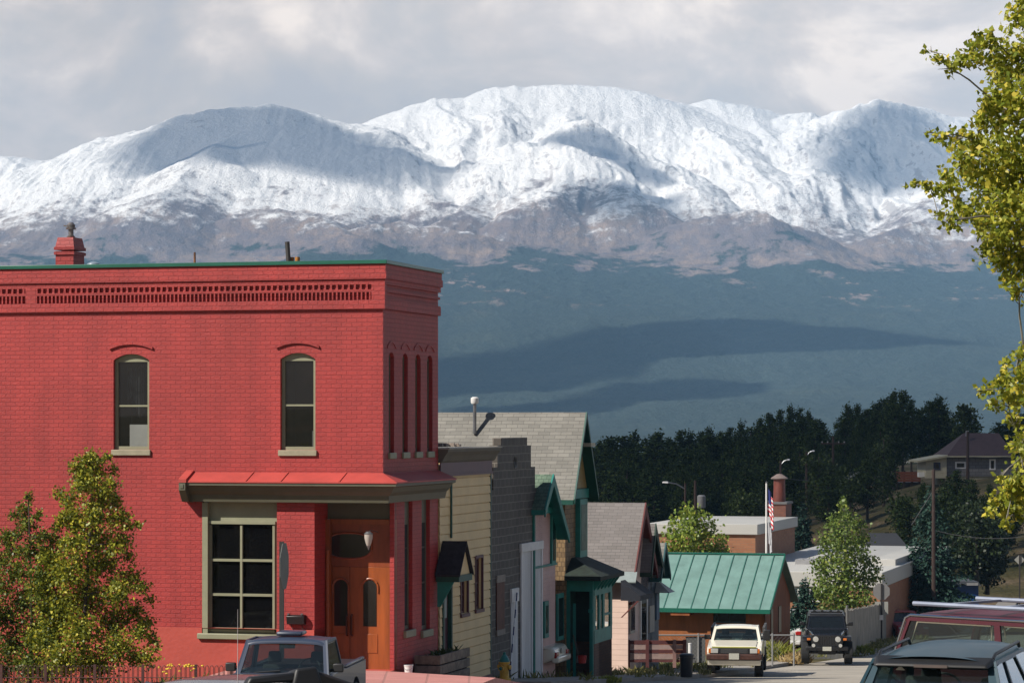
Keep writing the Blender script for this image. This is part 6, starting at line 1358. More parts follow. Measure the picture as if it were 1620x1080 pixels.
# dark car in the very foreground left, roof with ski-carrier bars and a whip antenna
def front_car():
    Y=18.5; x,_,_=P(416,0,Y); zr=(H-1099)*Y/F; h=1.42; T=thing('dark_sedan','dark grey sedan roof with carrier bar and whip aerial at the bottom edge','car',(x,Y+.9,zr-h),math.radians(24))
    pm=paint('dark_grey',(.022,.024,.026),rough=.3,metal=.3); w=.84; a=2.2; zb=.92
    up=[(-a,.4),(-a-.03,.5),(-a+.06,.68),(-a+.2,.76),(-a+1.2,zb-.02),(a-.8,zb+.02),(a-.1,zb),(a+.02,.75),(a,.4)]
    MB().prism(body_side(up,[(-a+.8,.37,.31),(a-.8,.37,.31)],.24),'x',-w,w).build('body',pm,T,bevel=.07,seg=4)
    cabin_glass(T,pm,-a+1.15,-a+1.85,a-1.2,a-.55,w-.08,.58,zb-.01,h-.06,[.5],m=.06); roofskin(T,-a+1.8,a-1.15,.6,h-.06,.06,pm)
    for s in (-1,1):
        for yy in (-a+.8,a-.8): wheel(T,s*(w-.1),yy,.31,.2)
        MB().box(s*(w-.2)-.13,s*(w-.2)+.13,-a-.05,-a+.05,.55,.68).build('headlight',LAMPW,T,bevel=.02); MB().box(s*(w-.16)-.13,s*(w-.16)+.13,a-.05,a+.05,.6,.75).build('tail_light',REDL,T,bevel=.02); mirror(T,s*(w-.02),-a+1.45,zb+.02,s,TRIMB)
        seat(T,s*.35,-.3,.4)
    q=MB(); q.hexa([(.02,-.32,h+.0),(.24,-.32,h+.0),(.22,-.12,h-.0),(.0,-.12,h)],[(.05,-.30,h+.12),(.20,-.30,h+.13),(.19,-.15,h+.10),(.04,-.15,h+.09)]); q.build('carrier_clamp',TRIMB,T,bevel=.02,seg=3)
    q=MB(); q.hexa([(-.30,-.3,h+.02),(.05,-.3,h+.03),(.05,-.2,h+.03),(-.30,-.2,h+.02)],[(-.27,-.29,h+.07),(.05,-.29,h+.09),(.05,-.21,h+.09),(-.27,-.21,h+.07)]); q.build('carrier_bar',TRIMB,T,bevel=.015)
    q=MB(); q.hexa([(.20,-.30,h+.0),(.62,-.24,h-.14),(.62,-.06,h-.14),(.20,-.12,h+.0)],[(.20,-.29,h+.10),(.60,-.24,h-.04),(.60,-.08,h-.04),(.20,-.14,h+.09)]); q.build('carrier_arm',mat('brown_black_plastic',(.05,.04,.035),rough=.4),T,bevel=.02)
    xa,_,_=P(355,0,Y); dx=xa-T.location.x; c,s_=math.cos(-math.radians(24)),math.sin(-math.radians(24)); lx_,ly_=c*dx,s_*dx
    MB().tube([(lx_,ly_,h-.2),(lx_,ly_,h+.50)],[.004,.0015],5).build('whip_aerial',mat('pale_aerial',(.5,.45,.45)),T)
front_car()
# ---------------- trees ----------------
def leaves(name,blobs,n_per,size,m,parent,seed=0,shell=.55,flat=.75,droop=0.0,clump=6,cr=.16,mult=1):
    n_per*=mult
    """leaf-sized folded faces, gathered in twig clumps through each crown lobe. blobs: (x,y,z,rx,ry,rz)"""
    r=np.random.default_rng(seed); C=[];
    for b in blobs:
        n=max(2,int(n_per*(b[3]*b[5])/clump)); d=r.normal(size=(n,3)); d/=np.linalg.norm(d,axis=1)[:,None]; rad=(shell+(1-shell)*r.random(n))**1.0*(1+.18*r.normal(size=n)); d*=rad[:,None]
        c=np.array(b[:3])+d*np.array(b[3:6]); k=r.normal(size=(n,clump,3))*cr*min(b[3],1.2)**.6; C.append((c[:,None,:]+k).reshape(-1,3))
    C=np.concatenate(C); n=len(C)
    ax=r.normal(size=(n,3)); ax/=np.linalg.norm(ax,axis=1)[:,None]; ax[:,2]-=droop; ax/=np.linalg.norm(ax,axis=1)[:,None]
    up=r.normal(size=(n,3)); up[:,2]+=flat; s=np.cross(ax,up); s/=np.linalg.norm(s,axis=1)[:,None]+1e-9; nn=np.cross(s,ax)
    sz=(size*(.6+.8*r.random(n)))[:,None]
    p0=C; p1=C+ax*sz*.45+s*sz*.38+nn*sz*.1; p2=C+ax*sz*1.0; p3=C+ax*sz*.45-s*sz*.38+nn*sz*.1
    v=np.stack([p0,p1,p2,p3],1).reshape(-1,3); f=np.arange(n*4).reshape(-1,4)
    f=np.stack([f[:,0],f[:,1],f[:,2],f[:,3]],1)
    return npmesh(name,v,f,m,parent)
def limbs(name,trunk,targets,r0,m,parent,rt=.02,seed=0):
    """tapered trunk (polyline) and a limb from it to every crown lobe"""
    rd=random.Random(seed); q=MB(); n=len(trunk); rs=[r0*(1-.72*i/(n-1)) for i in range(n)]; q.tube(trunk,rs,9)
    T_=[Vector(p) for p in trunk]
    nodes=[(T_[i].lerp(T_[i+1],k/6),rs[i]*.5) for i in range(n-1) for k in range(6)]; base_n=len(nodes)
    axis_=lambda t:min((t-p).length for p,_ in nodes[:base_n])
    for t in sorted([Vector(t) for t in targets],key=axis_):      # boughs fork: each lobe hangs on the nearest bough already grown
        a,ra=min(nodes,key=lambda k:(t-k[0]).length*(1 if k[0].z<=t.z+.1 else 1.6)); best=0; re=max(.004,min(ra*.55,.03*(t-a).length+.003)); r_a=min(ra*.8,re*1.8)
        mid=a.lerp(t,.5)+Vector((rd.gauss(0,.07),rd.gauss(0,.07),.05))*(t-a).length; q.tube([a,a.lerp(mid,.5)+Vector((0,0,.0)),mid,t],[r_a,r_a*.85,(r_a+re)/2,re*.6],6); nodes+=[(mid,re),(t,re)]
        for k in range(3):
            e=t+Vector((rd.gauss(0,1),rd.gauss(0,1),rd.gauss(.2,.8)))*min(.12,(t-a).length*.1); q.tube([mid.lerp(t,.4+.2*k),e],[.006,.002],4)
    return q.build(name,m,parent)
BARKG=mat('pale_aspen_bark',(.30,.28,.23),rough=.8,var=.3,scale=6,stain=(.08,.07,.06)); BARKD=mat('dark_bark',(.075,.055,.04),rough=.9,var=.3,scale=6)
def px_tree(name,label,cat,lobes,Y,base,trunkpx,leafm,size,n_per,dY=1.0,seed=1,bark=BARKG,r0=.12,group=None,fat=1.0,**kw):
    """crown lobes given as (photo column, row, radius px) at distance Y, spread in depth for real volume"""
    rd=random.Random(seed); s=Y/F; bx,by,bz=base
    T=thing(name,label,cat,base,group=group); bl=[]
    for l_ in lobes:
        px,py,r=l_[:3]; d=rd.uniform(-1,1)*dY; YY=Y+d; bl.append(((px-CX)*YY/F-bx,YY-by,(H-py)*YY/F-bz,r*s*fat,r*s*1.05*fat,r*s*.92*fat))
    leaves('crown',bl,n_per,size,leafm,T,seed=seed,**kw)
    limbs('trunk',[((p[0]-CX)*Y/F-bx,Y-by+p[2]*0 if len(p)>2 else Y-by,(H-p[1])*Y/F-bz) for p in trunkpx],[b[:3] for b in bl],r0,bark,T,seed=seed)
    return T
LF_R=leafmat('leaf_yellow_green',(.13,.18,.02),(.42,.43,.05),(.68,.56,.08),trans=.45)
LF_L=leafmat('leaf_aspen_mixed',(.045,.075,.014),(.15,.19,.025),(.36,.34,.04),trans=.35)  # leaf colours kept dark to stand for shade lying on the tree
LF_L2=leafmat('leaf_aspen_sunny',(.05,.08,.012),(.33,.34,.035),(.55,.47,.05),trans=.35)
LF_M=leafmat('leaf_aspen_green',(.07,.12,.025),(.18,.25,.05),(.3,.33,.07),trans=.35)
LF_M2=leafmat('leaf_bright_green',(.10,.16,.025),(.25,.33,.05),(.4,.4,.07),trans=.35)
LF_P=leafmat('pine_needles',(.008,.018,.006),(.036,.060,.016),(.07,.09,.025),trans=.05,rough=.8,spec=.08)
LF_S=leafmat('spruce_needles',(.014,.035,.028),(.035,.075,.055),(.06,.10,.075),trans=.05,rough=.8,spec=.1)
LF_D=leafmat('dull_olive_leaf',(.02,.035,.012),(.05,.075,.02),(.07,.09,.03),trans=.2,spec=.1)
# right foreground tree
R1=[(1625,25,38),(1600,90,42),(1560,66,22),(1540,85,24),(1520,98,16),(1498,104,13),(1478,92,9),(1468,82,6),(1620,170,62),(1572,160,26),(1585,122,32),(1556,185,18),(1590,250,66),(1545,222,26),(1512,218,18),(1486,216,12),(1470,210,6),(1530,262,30),(1498,272,14),(1568,300,52),(1500,300,20),(1470,296,14),(1446,292,9),(1520,332,24),(1497,350,14),(1484,340,9),(1556,350,26),(1600,345,58),(1590,398,36),(1566,392,16),(1620,418,42),(1596,438,18),(1612,455,16),(1700,120,90),(1740,250,110),(1700,400,90),(1660,300,70),(1680,30,70),(1720,-60,90),(1640,-40,50),(1800,120,100),(1820,320,100)]
R2=[(1606,590,24),(1582,605,16),(1562,612,13),(1548,618,8),(1594,632,20),(1572,640,12),(1620,555,18),(1622,620,32),(1604,662,15),(1618,692,14),(1600,705,10),(1616,732,15),(1604,765,22),(1582,752,9),(1580,790,18),(1566,808,10),(1604,812,20),(1590,828,9),(1622,772,30),(1640,700,40),(1690,600,70),(1700,760,70),(1780,660,90),(1760,500,90),(1660,640,40)]
Y=27.5; gx=(1840-CX)*Y/F; base=(gx,Y,g(gx,Y))
px_tree('cottonwood_tree','tall cottonwood with yellow-green leaves overhanging the right edge, nearest tree','tree',R1+R2,Y,base,[(1840,1260),(1815,900),(1780,600),(1760,350),(1740,100),(1730,-60)],LF_R,.056,8200,dY=.9,seed=3,r0=.2,fat=1.08,shell=.3,flat=.2,droop=.35,clump=5,cr=.07)
# left trees before the red wall
Y=57; x1=(128-CX)*Y/F; base=(x1,Y,g(x1,Y))
LA=[(75,880,16),(88,905,22),(70,930,24),(85,975,30),(70,1010,30),(230,985,16),(232,1040,16),(168,722,8),(150,728,14),(135,760,22),(112,815,18),(175,765,14),(140,728,20),(122,742,15),(152,748,18),(178,742,10),(128,765,20),(160,778,24),(108,790,16),(92,778,10),(180,795,16),(150,810,28),(120,825,22),(186,820,20),(100,820,14),(205,832,10),(219,830,7),(150,850,32),(190,860,20),(118,860,26),(205,880,10),(160,890,36),(110,905,34),(205,915,22),(226,930,12),(238,948,9),(186,935,28),(140,945,40),(95,955,36),(213,968,18),(180,985,32),(222,1000,16),(241,1012,12),(248,1025,7),(125,1000,38),(185,1025,30),(150,1050,34),(215,1040,18),(100,1045,34)]
px_tree('aspen_tree','taller bushy aspen with sunlit yellow-green top before the red wall','tree',LA,Y,base,[(128,1110),(132,1000),(140,880),(146,780),(142,725)],LF_L2,.062,6800,dY=.55,seed=5,r0=.05,fat=1.12,shell=.2,clump=6,cr=.10,bark=BARKD)
x1=(48-CX)*Y/F; base=(x1,Y+.5,g(x1,Y+.5))
LB=[(12,850,16),(0,890,20),(75,850,14),(90,835,10),(25,815,10),(95,860,14),(45,785,9),(40,805,13),(60,815,10),(44,830,16),(28,845,10),(62,850,14),(20,870,14),(48,872,24),(78,880,20),(25,905,24),(62,912,28),(5,930,18),(40,950,30),(78,958,28),(10,975,26),(55,1000,34),(15,1020,28),(85,1010,26),(45,1050,34),(5,1055,22),(80,1055,26),(-25,960,30),(-30,1030,34)]
px_tree('young_aspen_tree','shorter dark reddish-green aspen at the far left before the red wall','tree',LB,Y+.5,base,[(48,1110),(50,980),(48,880),(45,790)],LF_L,.058,7000,dY=.5,seed=6,r0=.04,fat=1.15,shell=.2,clump=6,cr=.10,bark=BARKD)
# undergrowth below the left trees
tag(tufts('dark_shrub',[((p-CX)*55/F,55+random.uniform(-.6,.6),g((p-CX)*55/F,55)-.05,.5,500) for p in (10,60,110,160,205,245,345)],leafmat('undergrowth',(.02,.028,.01),(.06,.07,.02),(.12,.10,.04),trans=.2),(.25,.75),wb=.025),'dark undergrowth filling the bed under the left trees','bush',kind='stuff')
# tree behind the cabin, aspen by the school
Y=128; x1=(1103-CX)*Y/F; base=(x1,Y,g(x1,Y))
px_tree('green_tree','bright green leafy tree rising behind the teal-roofed cabin','tree',[(1088,808,12),(1075,825,15),(1100,820,18),(1066,845,16),(1090,845,22),(1118,835,18),(1135,855,15),(1108,862,24),(1080,868,22),(1140,872,12),(1060,868,12),(1125,880,20),(1095,890,24),(1148,878,7),(1100,930,22)],Y,base,[(1103,985),(1100,900),(1095,820)],LF_M2,.15,1150,dY=1.0,seed=8,r0=.16,shell=.4,clump=7,cr=.22)
Y=133; x1=(1340-CX)*Y/F; base=(x1,Y,g(x1,Y))
px_tree('large_aspen_tree','large pale-green aspen beside the plank fence and stop sign','tree',[(1333,797,9),(1338,815,14),(1318,825,13),(1352,830,14),(1330,845,22),(1306,855,16),(1360,855,18),(1340,875,26),(1312,885,22),(1370,885,18),(1296,895,14),(1345,910,30),(1308,920,26),(1375,915,18),(1388,900,9),(1330,945,30),(1298,945,16),(1368,950,22),(1390,935,9),(1312,968,22),(1345,972,24),(1378,975,12),(1290,965,9)],Y,base,[(1340,1015),(1340,960),(1338,880),(1334,800)],LF_M,.15,1150,dY=1.3,seed=9,r0=.18,shell=.4,clump=7,cr=.22)
# conifers
def conifer_mesh(h,r,m,seed,layers=26,dens=26,size=.28,taper=.85,droop=.35,irregular=.15,name='crown'):
    rd=np.random.default_rng(seed); vs=[]
    for i in range(layers):
        t=i/(layers-1); z=h*(.06+.93*t); R_=r*((1-t)**taper)*(1+irregular*rd.normal())+.06; nb=max(4,int(9*(1-t)+4)); ph=rd.random()*6.28
        for b in range(nb):
            a=ph+2*math.pi*b/nb+rd.normal()*.15; L_=R_*(.75+.4*rd.random()); n=int(dens*L_/r)+4
            s=rd.random(n)**.7*L_; side=rd.normal(size=n)*.10*(.4+s); zz=z-s*droop+.12*s*s/max(r,.1)+rd.normal(size=n)*.06*h/8
            vs.append(np.stack([np.cos(a)*s-np.sin(a)*side,np.sin(a)*s+np.cos(a)*side,zz],1))
    C=np.concatenate(vs); n=len(C); ax=C.copy(); ax[:,2]=-np.hypot(C[:,0],C[:,1])*.35; ax/=np.linalg.norm(ax,axis=1)[:,None]+1e-6; ax+=rd.normal(size=(n,3))*.45; ax/=np.linalg.norm(ax,axis=1)[:,None]
    up=rd.normal(size=(n,3))*.5; up[:,2]+=1; s=np.cross(ax,up); s/=np.linalg.norm(s,axis=1)[:,None]+1e-9; sz=(size*(.6+.8*rd.random(n)))[:,None]
    v=np.stack([C,C+ax*sz*.5+s*sz*.28,C+ax*sz,C+ax*sz*.5-s*sz*.28],1).reshape(-1,3); return v,np.arange(n*4).reshape(-1,4)
def conifer(name,label,x,y,h,r,seed,m=LF_S,group=None,bark=BARKD,zb=None,**kw):
    T=thing(name,label,'tree',(x,y,g(x,y)-.05 if zb is None else zb),group=group); v,f=conifer_mesh(h,r,m,seed,**kw); npmesh('crown',v,f,m,T); MB().tube([(0,0,0),(0,0,h*.5),(0,0,h*.96)],[h*.018,h*.011,h*.003],7).build('trunk',bark,T); return T
def pine_proto(seed,h):
    """lodgepole pine: bare lower bole, ragged rounded crown of separate plates"""
    rd=random.Random(seed); T=thing('pine_tree','dark pine in the dense wood on the hillside','tree',(0,0,0),group='dark pines of the hillside wood')
    bl=[]; 
    for k in range(15):
        t=.28+.70*k/14; R_=h*.17*(1-abs(t-.55)*.9)*(1 if t<.85 else 1.25-t*.6); a=k*2.4+rd.random(); d=R_*.55*rd.uniform(.4,1.2)*(0 if k==14 else 1)
        bl.append((d*math.cos(a),d*math.sin(a),h*t,R_*rd.uniform(.5,.85),R_*rd.uniform(.5,.85),h*.075*rd.uniform(.7,1.3)))
    leaves('crown',bl,150,.27,LF_P,T,seed=seed,shell=.3,flat=.5,clump=8,cr=.2,mult=2.0)
    limbs('trunk',[(0,0,0),(.1,0,h*.4),(0,.1,h*.8),(0,0,h*.97)],[b[:3] for b in bl[:8]],h*.016,BARKD,T,seed=seed); return T
protos=[pine_proto(100+i,13.0) for i in range(5)]
# skyline of the wood: (column,row of tip)
SKY=[(936,708),(950,700),(966,693),(985,690),(1003,688),(1022,696),(1040,687),(1058,694),(1076,681),(1092,686),(1110,682),(1124,678),(1140,684),(1155,676),(1172,670),(1188,676),(1203,664),(1218,655),(1234,648),(1250,644),(1266,645),(1280,652),(1292,664),(1302,668),(1316,690),(1330,660),(1342,642),(1356,640),(1372,648),(1386,640),(1400,630),(1414,622),(1428,619),(1442,632),(1456,650),(1470,634),(1484,630),(1494,645),(1503,668),(1516,700),(1580,668),(1598,660),(1616,655),(1640,650)]
pl=[]; k=0
def skyrow(px): return float(np.interp(px,[s[0] for s in SKY],[s[1] for s in SKY]))
for i,(px,py) in enumerate(SKY):
    Y=random.uniform(318,350) if px<1320 else random.uniform(300,325)
    if px>1560: Y=300
    pl.append((px,py,Y))
for row in range(4):
    for px in np.arange(925+row*7,1600,19):
        px=px+random.uniform(-6,6); Y=300-row*17+random.uniform(-6,6)
        if px>1430-row*10: continue
        if row>=2 and (px>1330 or random.random()<.15): continue
        if row>=3 and px>1290: continue
        pl.append((px,skyrow(px)+16+row*17+random.uniform(-6,10),Y))
for px,bot,hpx in [(1460,872,52),(1498,872,60),(1512,850,48),(1524,884,70),(1538,862,60),(1552,896,84),(1566,872,64),(1578,902,80),(1508,905,60),(1590,884,62),(1434,900,46),(1372,820,48),(1345,812,50),(1330,838,52),(1310,850,50),(1604,862,40)]:
    Yh=min(range(156,262,2),key=lambda q:abs(H-F*g((px-CX)*q/F,q)/q-bot)); pl.append((px,bot-hpx,float(Yh)))
first=True
for i,(px,py,Y) in enumerate(pl):
    x=(px-CX)*Y/F; zg=g(x,Y)-.2; ht=(H-py)*Y/F-zg; ht=max(5,ht)
    k_=ht/13*.98; wd=random.choice([.85,1.0,1.15,1.35,1.6])
    if i<5: o=protos[i]; o.location=(x,Y,zg); o.rotation_euler=(0,0,random.random()*6)
    else: o=copy_thing(protos[i%5],(x,Y,zg),random.random()*6.28)
    o.scale=(k_*wd,k_*wd,k_)
# individual trees on the slope, each recognisable
def leafy(name,label,px,top,bot,Y,wpx,m,seed,size=.22,dens=90):
    s=Y/F; rd=random.Random(seed); hh=bot-top; lob=[]
    for k in range(16):
        t=k/15; w=wpx*.5*math.sin(math.pi*min(.98,.12+t*.8))**.8; lob.append((px+rd.uniform(-.7,.7)*w,top+6+t*(hh-14),max(5,wpx*.26*rd.uniform(.6,1.1)*(0.6 if k<3 else 1))))
    x=(px-CX)*s; base=(x,Y,g(x,Y)-.1); return px_tree(name,label,'tree',lob,Y,base,[(px,bot+15),(px,(top+bot)/2),(px,top+4)],m,size,dens*5,dY=wpx*s*.3,seed=seed,r0=.14,shell=.35,clump=7,cr=.35,bark=BARKD)
leafy('larch_tree','lighter grey-green tree standing alone against the far slope, left of the hill house roof',1527,640,705,285,46,LF_M if 0 else LF_D,21,size=.3)
leafy('olive_tree_crown','' or 'broad olive-green tree on the slope above the brick chimney stack',1295,718,800,235,70,LF_D,22)
leafy('birch_tree','olive-green tree left of the orange deck on the slope',1398,690,790,240,54,LF_D,23)
leafy('alder_tree','dull olive shrubby trees behind the white school roof',1182,786,815,205,56,LF_D,24,size=.2)
leafy('hillside_bush','dark green rounded bush on the bare slope left of the big blue spruce',1427,782,842,200,46,LF_D,25)
leafy('dark_hedge_tree','large dark broadleaf tree filling the slope right of the blue spruce',1545,795,905,165,92,leafmat('deep_green_leaf',(.012,.024,.01),(.035,.055,.018),(.05,.07,.025),trans=.15),26,size=.2,dens=150)
leafy('roadside_tree','dark tree above the blue shed, left of the diamond sign',1562,850,925,168,60,leafmat('deep_green_leaf',(.012,.024,.01),(.035,.055,.018)),27,size=.2,dens=150)
leafy('slope_tree','small dull green tree below the grey hill house',1500,770,850,195,50,LF_D,28,size=.22)
leafy('upper_slope_tree','dark tree right of the little green cabin on the slope',1345,752,800,222,34,LF_D,29)
Y=152; x=(1473-CX)*Y/F; zt=(H-768)*Y/F; zb=(H-968)*Y/F; conifer('blue_spruce','tall blue-green spruce with layered boughs behind the utility pole','' or x,Y,zt-zb,2.15,31,m=LF_S,zb=zb,layers=34,dens=60,size=.20,droop=.30)
Y=185; x=(1270-CX)*Y/F; zt=(H-795)*Y/F; zb=(H-900)*Y/F; conifer('small_spruce','small dark spruce just right of the brick chimney stack',x,Y,zt-zb,1.05,32,zb=zb,layers=20,dens=34,size=.22)
Y=118; x=(1272-CX)*Y/F; zt=(H-915)*Y/F; zb=(H-990)*Y/F; conifer('young_spruce','young spruce in front of the low school windows, left of the large aspen',x,Y,zt-zb,.75,33,zb=zb,layers=18,dens=34,size=.13)
# ---------------- school, hillside houses, poles ----------------
ORB=brick('orange_brick',(.46,.20,.095),(.38,.15,.07),(.30,.19,.12),w=.4,h=.13,ms=.01,bump=.3,var=.12,vscale=.6)
DRB=brick('dark_red_brick',(.26,.095,.06),(.21,.075,.05),(.16,.10,.08),w=.4,h=.13,ms=.01,bump=.3,var=.15,vscale=.6)
RFW=mat('white_roof_membrane',(.62,.61,.57),rough=.7,var=.05,scale=.3)
GLS=glassmat('school_glass',tint=(.2,.22,.22),refl=.8,opq=.7)
def flat_block(name,label,px0,px1,pxs,yfront,yback,Yc,ybase,m,label2=None,wins=(),roofh=.55,par=True):
    """block with its corner nearest the street at (px1): front faces the camera, side recedes. returns thing"""
    x1,y1,z1=P(px1,yfront,Yc); a,b=W2R(x1,y1); s=z1
    # depth from photo row of the back edge
    Yb=Yc*(H-yfront)/(H-yback); dep=(Yb-Yc)/CA; aw=LX(px0,b); zb=(H-ybase)*Yc/F
    T=thing(name,label,'school building',(a,b,zb),row=True)
    q=MB(); q.box(aw,a,b,b+dep,zb-1,s-roofh)
    w=q.build('wall',m,T)
    q=MB(); q.box(aw-.15,a+.15,b-.15,b+dep+.15,s-roofh,s); q.build('roof',RFW,T,bevel=.03)
    q=MB(); 
    return T,a,b,s,dep,aw,zb
T,a,b,s,dep,aw,zb=flat_block('school_main_block','orange brick school block with white flat roof behind the green tree',1028,1195,1250,829,817,150,905,ORB)
# stack on the roof
q=MB(); Yk=162; xs0,ys0,zs1=P(1219,797,Yk); a0,b0=W2R(xs0,ys0); a1=LX(1243,b0); q.box(a0,a1,b0,b0+2.0,s,zs1); st=q.build('stack_base',DRB,T); q=MB(); q.box(a0-.08,a1+.08,b0-.08,b0+2.1,zs1,zs1+.12); q.build('stack_cap',mat('grey_cap',(.2,.2,.2)),st)
xm=(a0+a1)/2-.1; q=MB(); zt=(H-760)*Yk/F; q.lathe([(.36,0),(.34,(zt-zs1)*.5),(.33,zt-zs1)],(xm,b0+1,zs1+.1),seg=20); fl=q.build('chimney_flue',mat('rust_red_metal',(.24,.065,.045),rough=.5,var=.2,scale=3),T); q=MB(); q.lathe([(.48,0),(.50,.05),(.15,.28),(0,.30)],(xm,b0+1,zt+.08),seg=20); q.build('flue_cap',mat('pale_cap',(.33,.25,.22)),fl)
T,a,b,s,dep,aw,zb=flat_block('school_low_wing','low white-roofed school wing between the cabin and the large aspen',1150,1392,1413,905,864,140,985,ORB,roofh=.75)
q=MB(); wl=LX(1226,b-.02); wr_=LX(1300,b-.02); z0,z1=ZZ(950,wl,b),ZZ(916,wl,b); 
for k in range(4): MB().box(wl+(wr_-wl)*k/4+.06,wl+(wr_-wl)*(k+1)/4-.06,b-.02,b-.002,z0,z1).build('window_pane',GLS,T)
for zz in (z0,(z0+z1)/2+.1,z1-.1): q.box(wl,wr_,b-.05,b-.021,zz,zz+.09)
for k in range(5): q.box(wl+(wr_-wl)*k/4-.05,wl+(wr_-wl)*k/4+.05,b-.05,b-.021,z0,z1)
q.build('window_frames',WHT,T)
q=MB(); q.box(LX(1232,b+2),LX(1290,b+2),b+7,b+8.5,s,s+.25); q.build('roof_curb',mat('grey_roof_box',(.35,.35,.36)),T)
T,a,b,s,dep,aw,zb=flat_block('school_end_wing','dark red brick end wing of the school with white parapet, right of the large aspen',1385,1413,1437,884,866,147,978,DRB,roofh=.7)
yy=b+dep*.3; q=MB(); q.box(a+.002,a+.03,yy,yy+dep*.12,ZZ(925,a,yy),ZZ(896,a,yy)); q.build('slot_window',mat('pale_slot_window',(.3,.33,.33)),T)
# flag pole
Y=118; x=(1212.5-CX)*Y/F; zb=g(x,Y); zt=(H-764)*Y/F
T=thing('flag_pole','white flag pole with a limp striped flag rising behind the cabin ridge','flagpole',(x,Y,zb)); MB().tube([(0,0,0),(0,0,zt-zb)],[.06,.035],8).build('pole',WHT,T); MB().lathe([(0,-.05),(.05,0),(0,.05)],(0,0,zt-zb+.04),seg=8).build('finial',GALV,T)
def flag():
    m=bpy.data.materials.new('flag_cloth'); m.use_nodes=True; n=m.node_tree.nodes; l=m.node_tree.links; b=n['Principled BSDF']; b.inputs['Roughness'].default_value=.8
    t=n.new('ShaderNodeAttribute'); t.attribute_name='UVMap'; sp=n.new('ShaderNodeSeparateXYZ'); l.new(t.outputs['Vector'],sp.inputs[0])
    w=n.new('ShaderNodeMath'); w.operation='MULTIPLY'; w.inputs[1].default_value=6.5; l.new(sp.outputs[1],w.inputs[0]); f=n.new('ShaderNodeMath'); f.operation='FRACT'; l.new(w.outputs[0],f.inputs[0]); gt=n.new('ShaderNodeMath'); gt.operation='GREATER_THAN'; gt.inputs[1].default_value=.46; l.new(f.outputs[0],gt.inputs[0])
    mx=n.new('ShaderNodeMix'); mx.data_type='RGBA'; mx.inputs[6].default_value=(.5,.02,.03,1); mx.inputs[7].default_value=(.7,.68,.68,1); l.new(gt.outputs[0],mx.inputs[0])
    c1=n.new('ShaderNodeMath'); c1.operation='LESS_THAN'; c1.inputs[1].default_value=.4; l.new(sp.outputs[0],c1.inputs[0]); c2=n.new('ShaderNodeMath'); c2.operation='GREATER_THAN'; c2.inputs[1].default_value=.46; l.new(sp.outputs[1],c2.inputs[0]); c3=n.new('ShaderNodeMath'); c3.operation='MULTIPLY'; l.new(c1.outputs[0],c3.inputs[0]); l.new(c2.outputs[0],c3.inputs[1])
    m2=n.new('ShaderNodeMix'); m2.data_type='RGBA'; m2.inputs[7].default_value=(.02,.03,.15,1); l.new(c3.outputs[0],m2.inputs[0]); l.new(mx.outputs[2],m2.inputs[6]); l.new(m2.outputs[2],b.inputs['Base Color'])
    return m
def limp_flag(name,m,z0,hoist,fly,label=None):
    me=bpy.data.meshes.new(name); nu,nv=26,14; vs=[];fs=[];uv=[]
    for i in range(nv+1):
        for j in range(nu+1):
            u,v=j/nu,i/nv; hang=fly*.80*u**1.1; x_=.05+fly*.16*math.sin(u*2.2)+.05*math.sin(u*19+v*2)*(.3+u); y_=-.07*math.cos(u*17+v*3)*(.3+u); z_=z0+hoist*v-hang*(1-.12*v); vs.append((x_,y_,z_)); uv.append((u,v))
    for i in range(nv):
        for j in range(nu): k=i*(nu+1)+j; fs.append((k,k+1,k+nu+2,k+nu+1))
    me.from_pydata(vs,[],fs); lay=me.uv_layers.new(name='UVMap'); 
    for lp in me.loops: lay.data[lp.index].uv=uv[lp.vertex_index]
    me.polygons.foreach_set('use_smooth',[True]*len(me.polygons)); me.materials.append(m); o=bpy.data.objects.new(name,me); COL.objects.link(o); o.parent=T; return o
ztop=zt-zb; limp_flag('flag',flag(),ztop-1.15,1.0,1.25); limp_flag('lower_flag',mat('pale_flag_cloth',(.62,.62,.65),var=.15,scale=3),ztop-2.35,.8,.8)
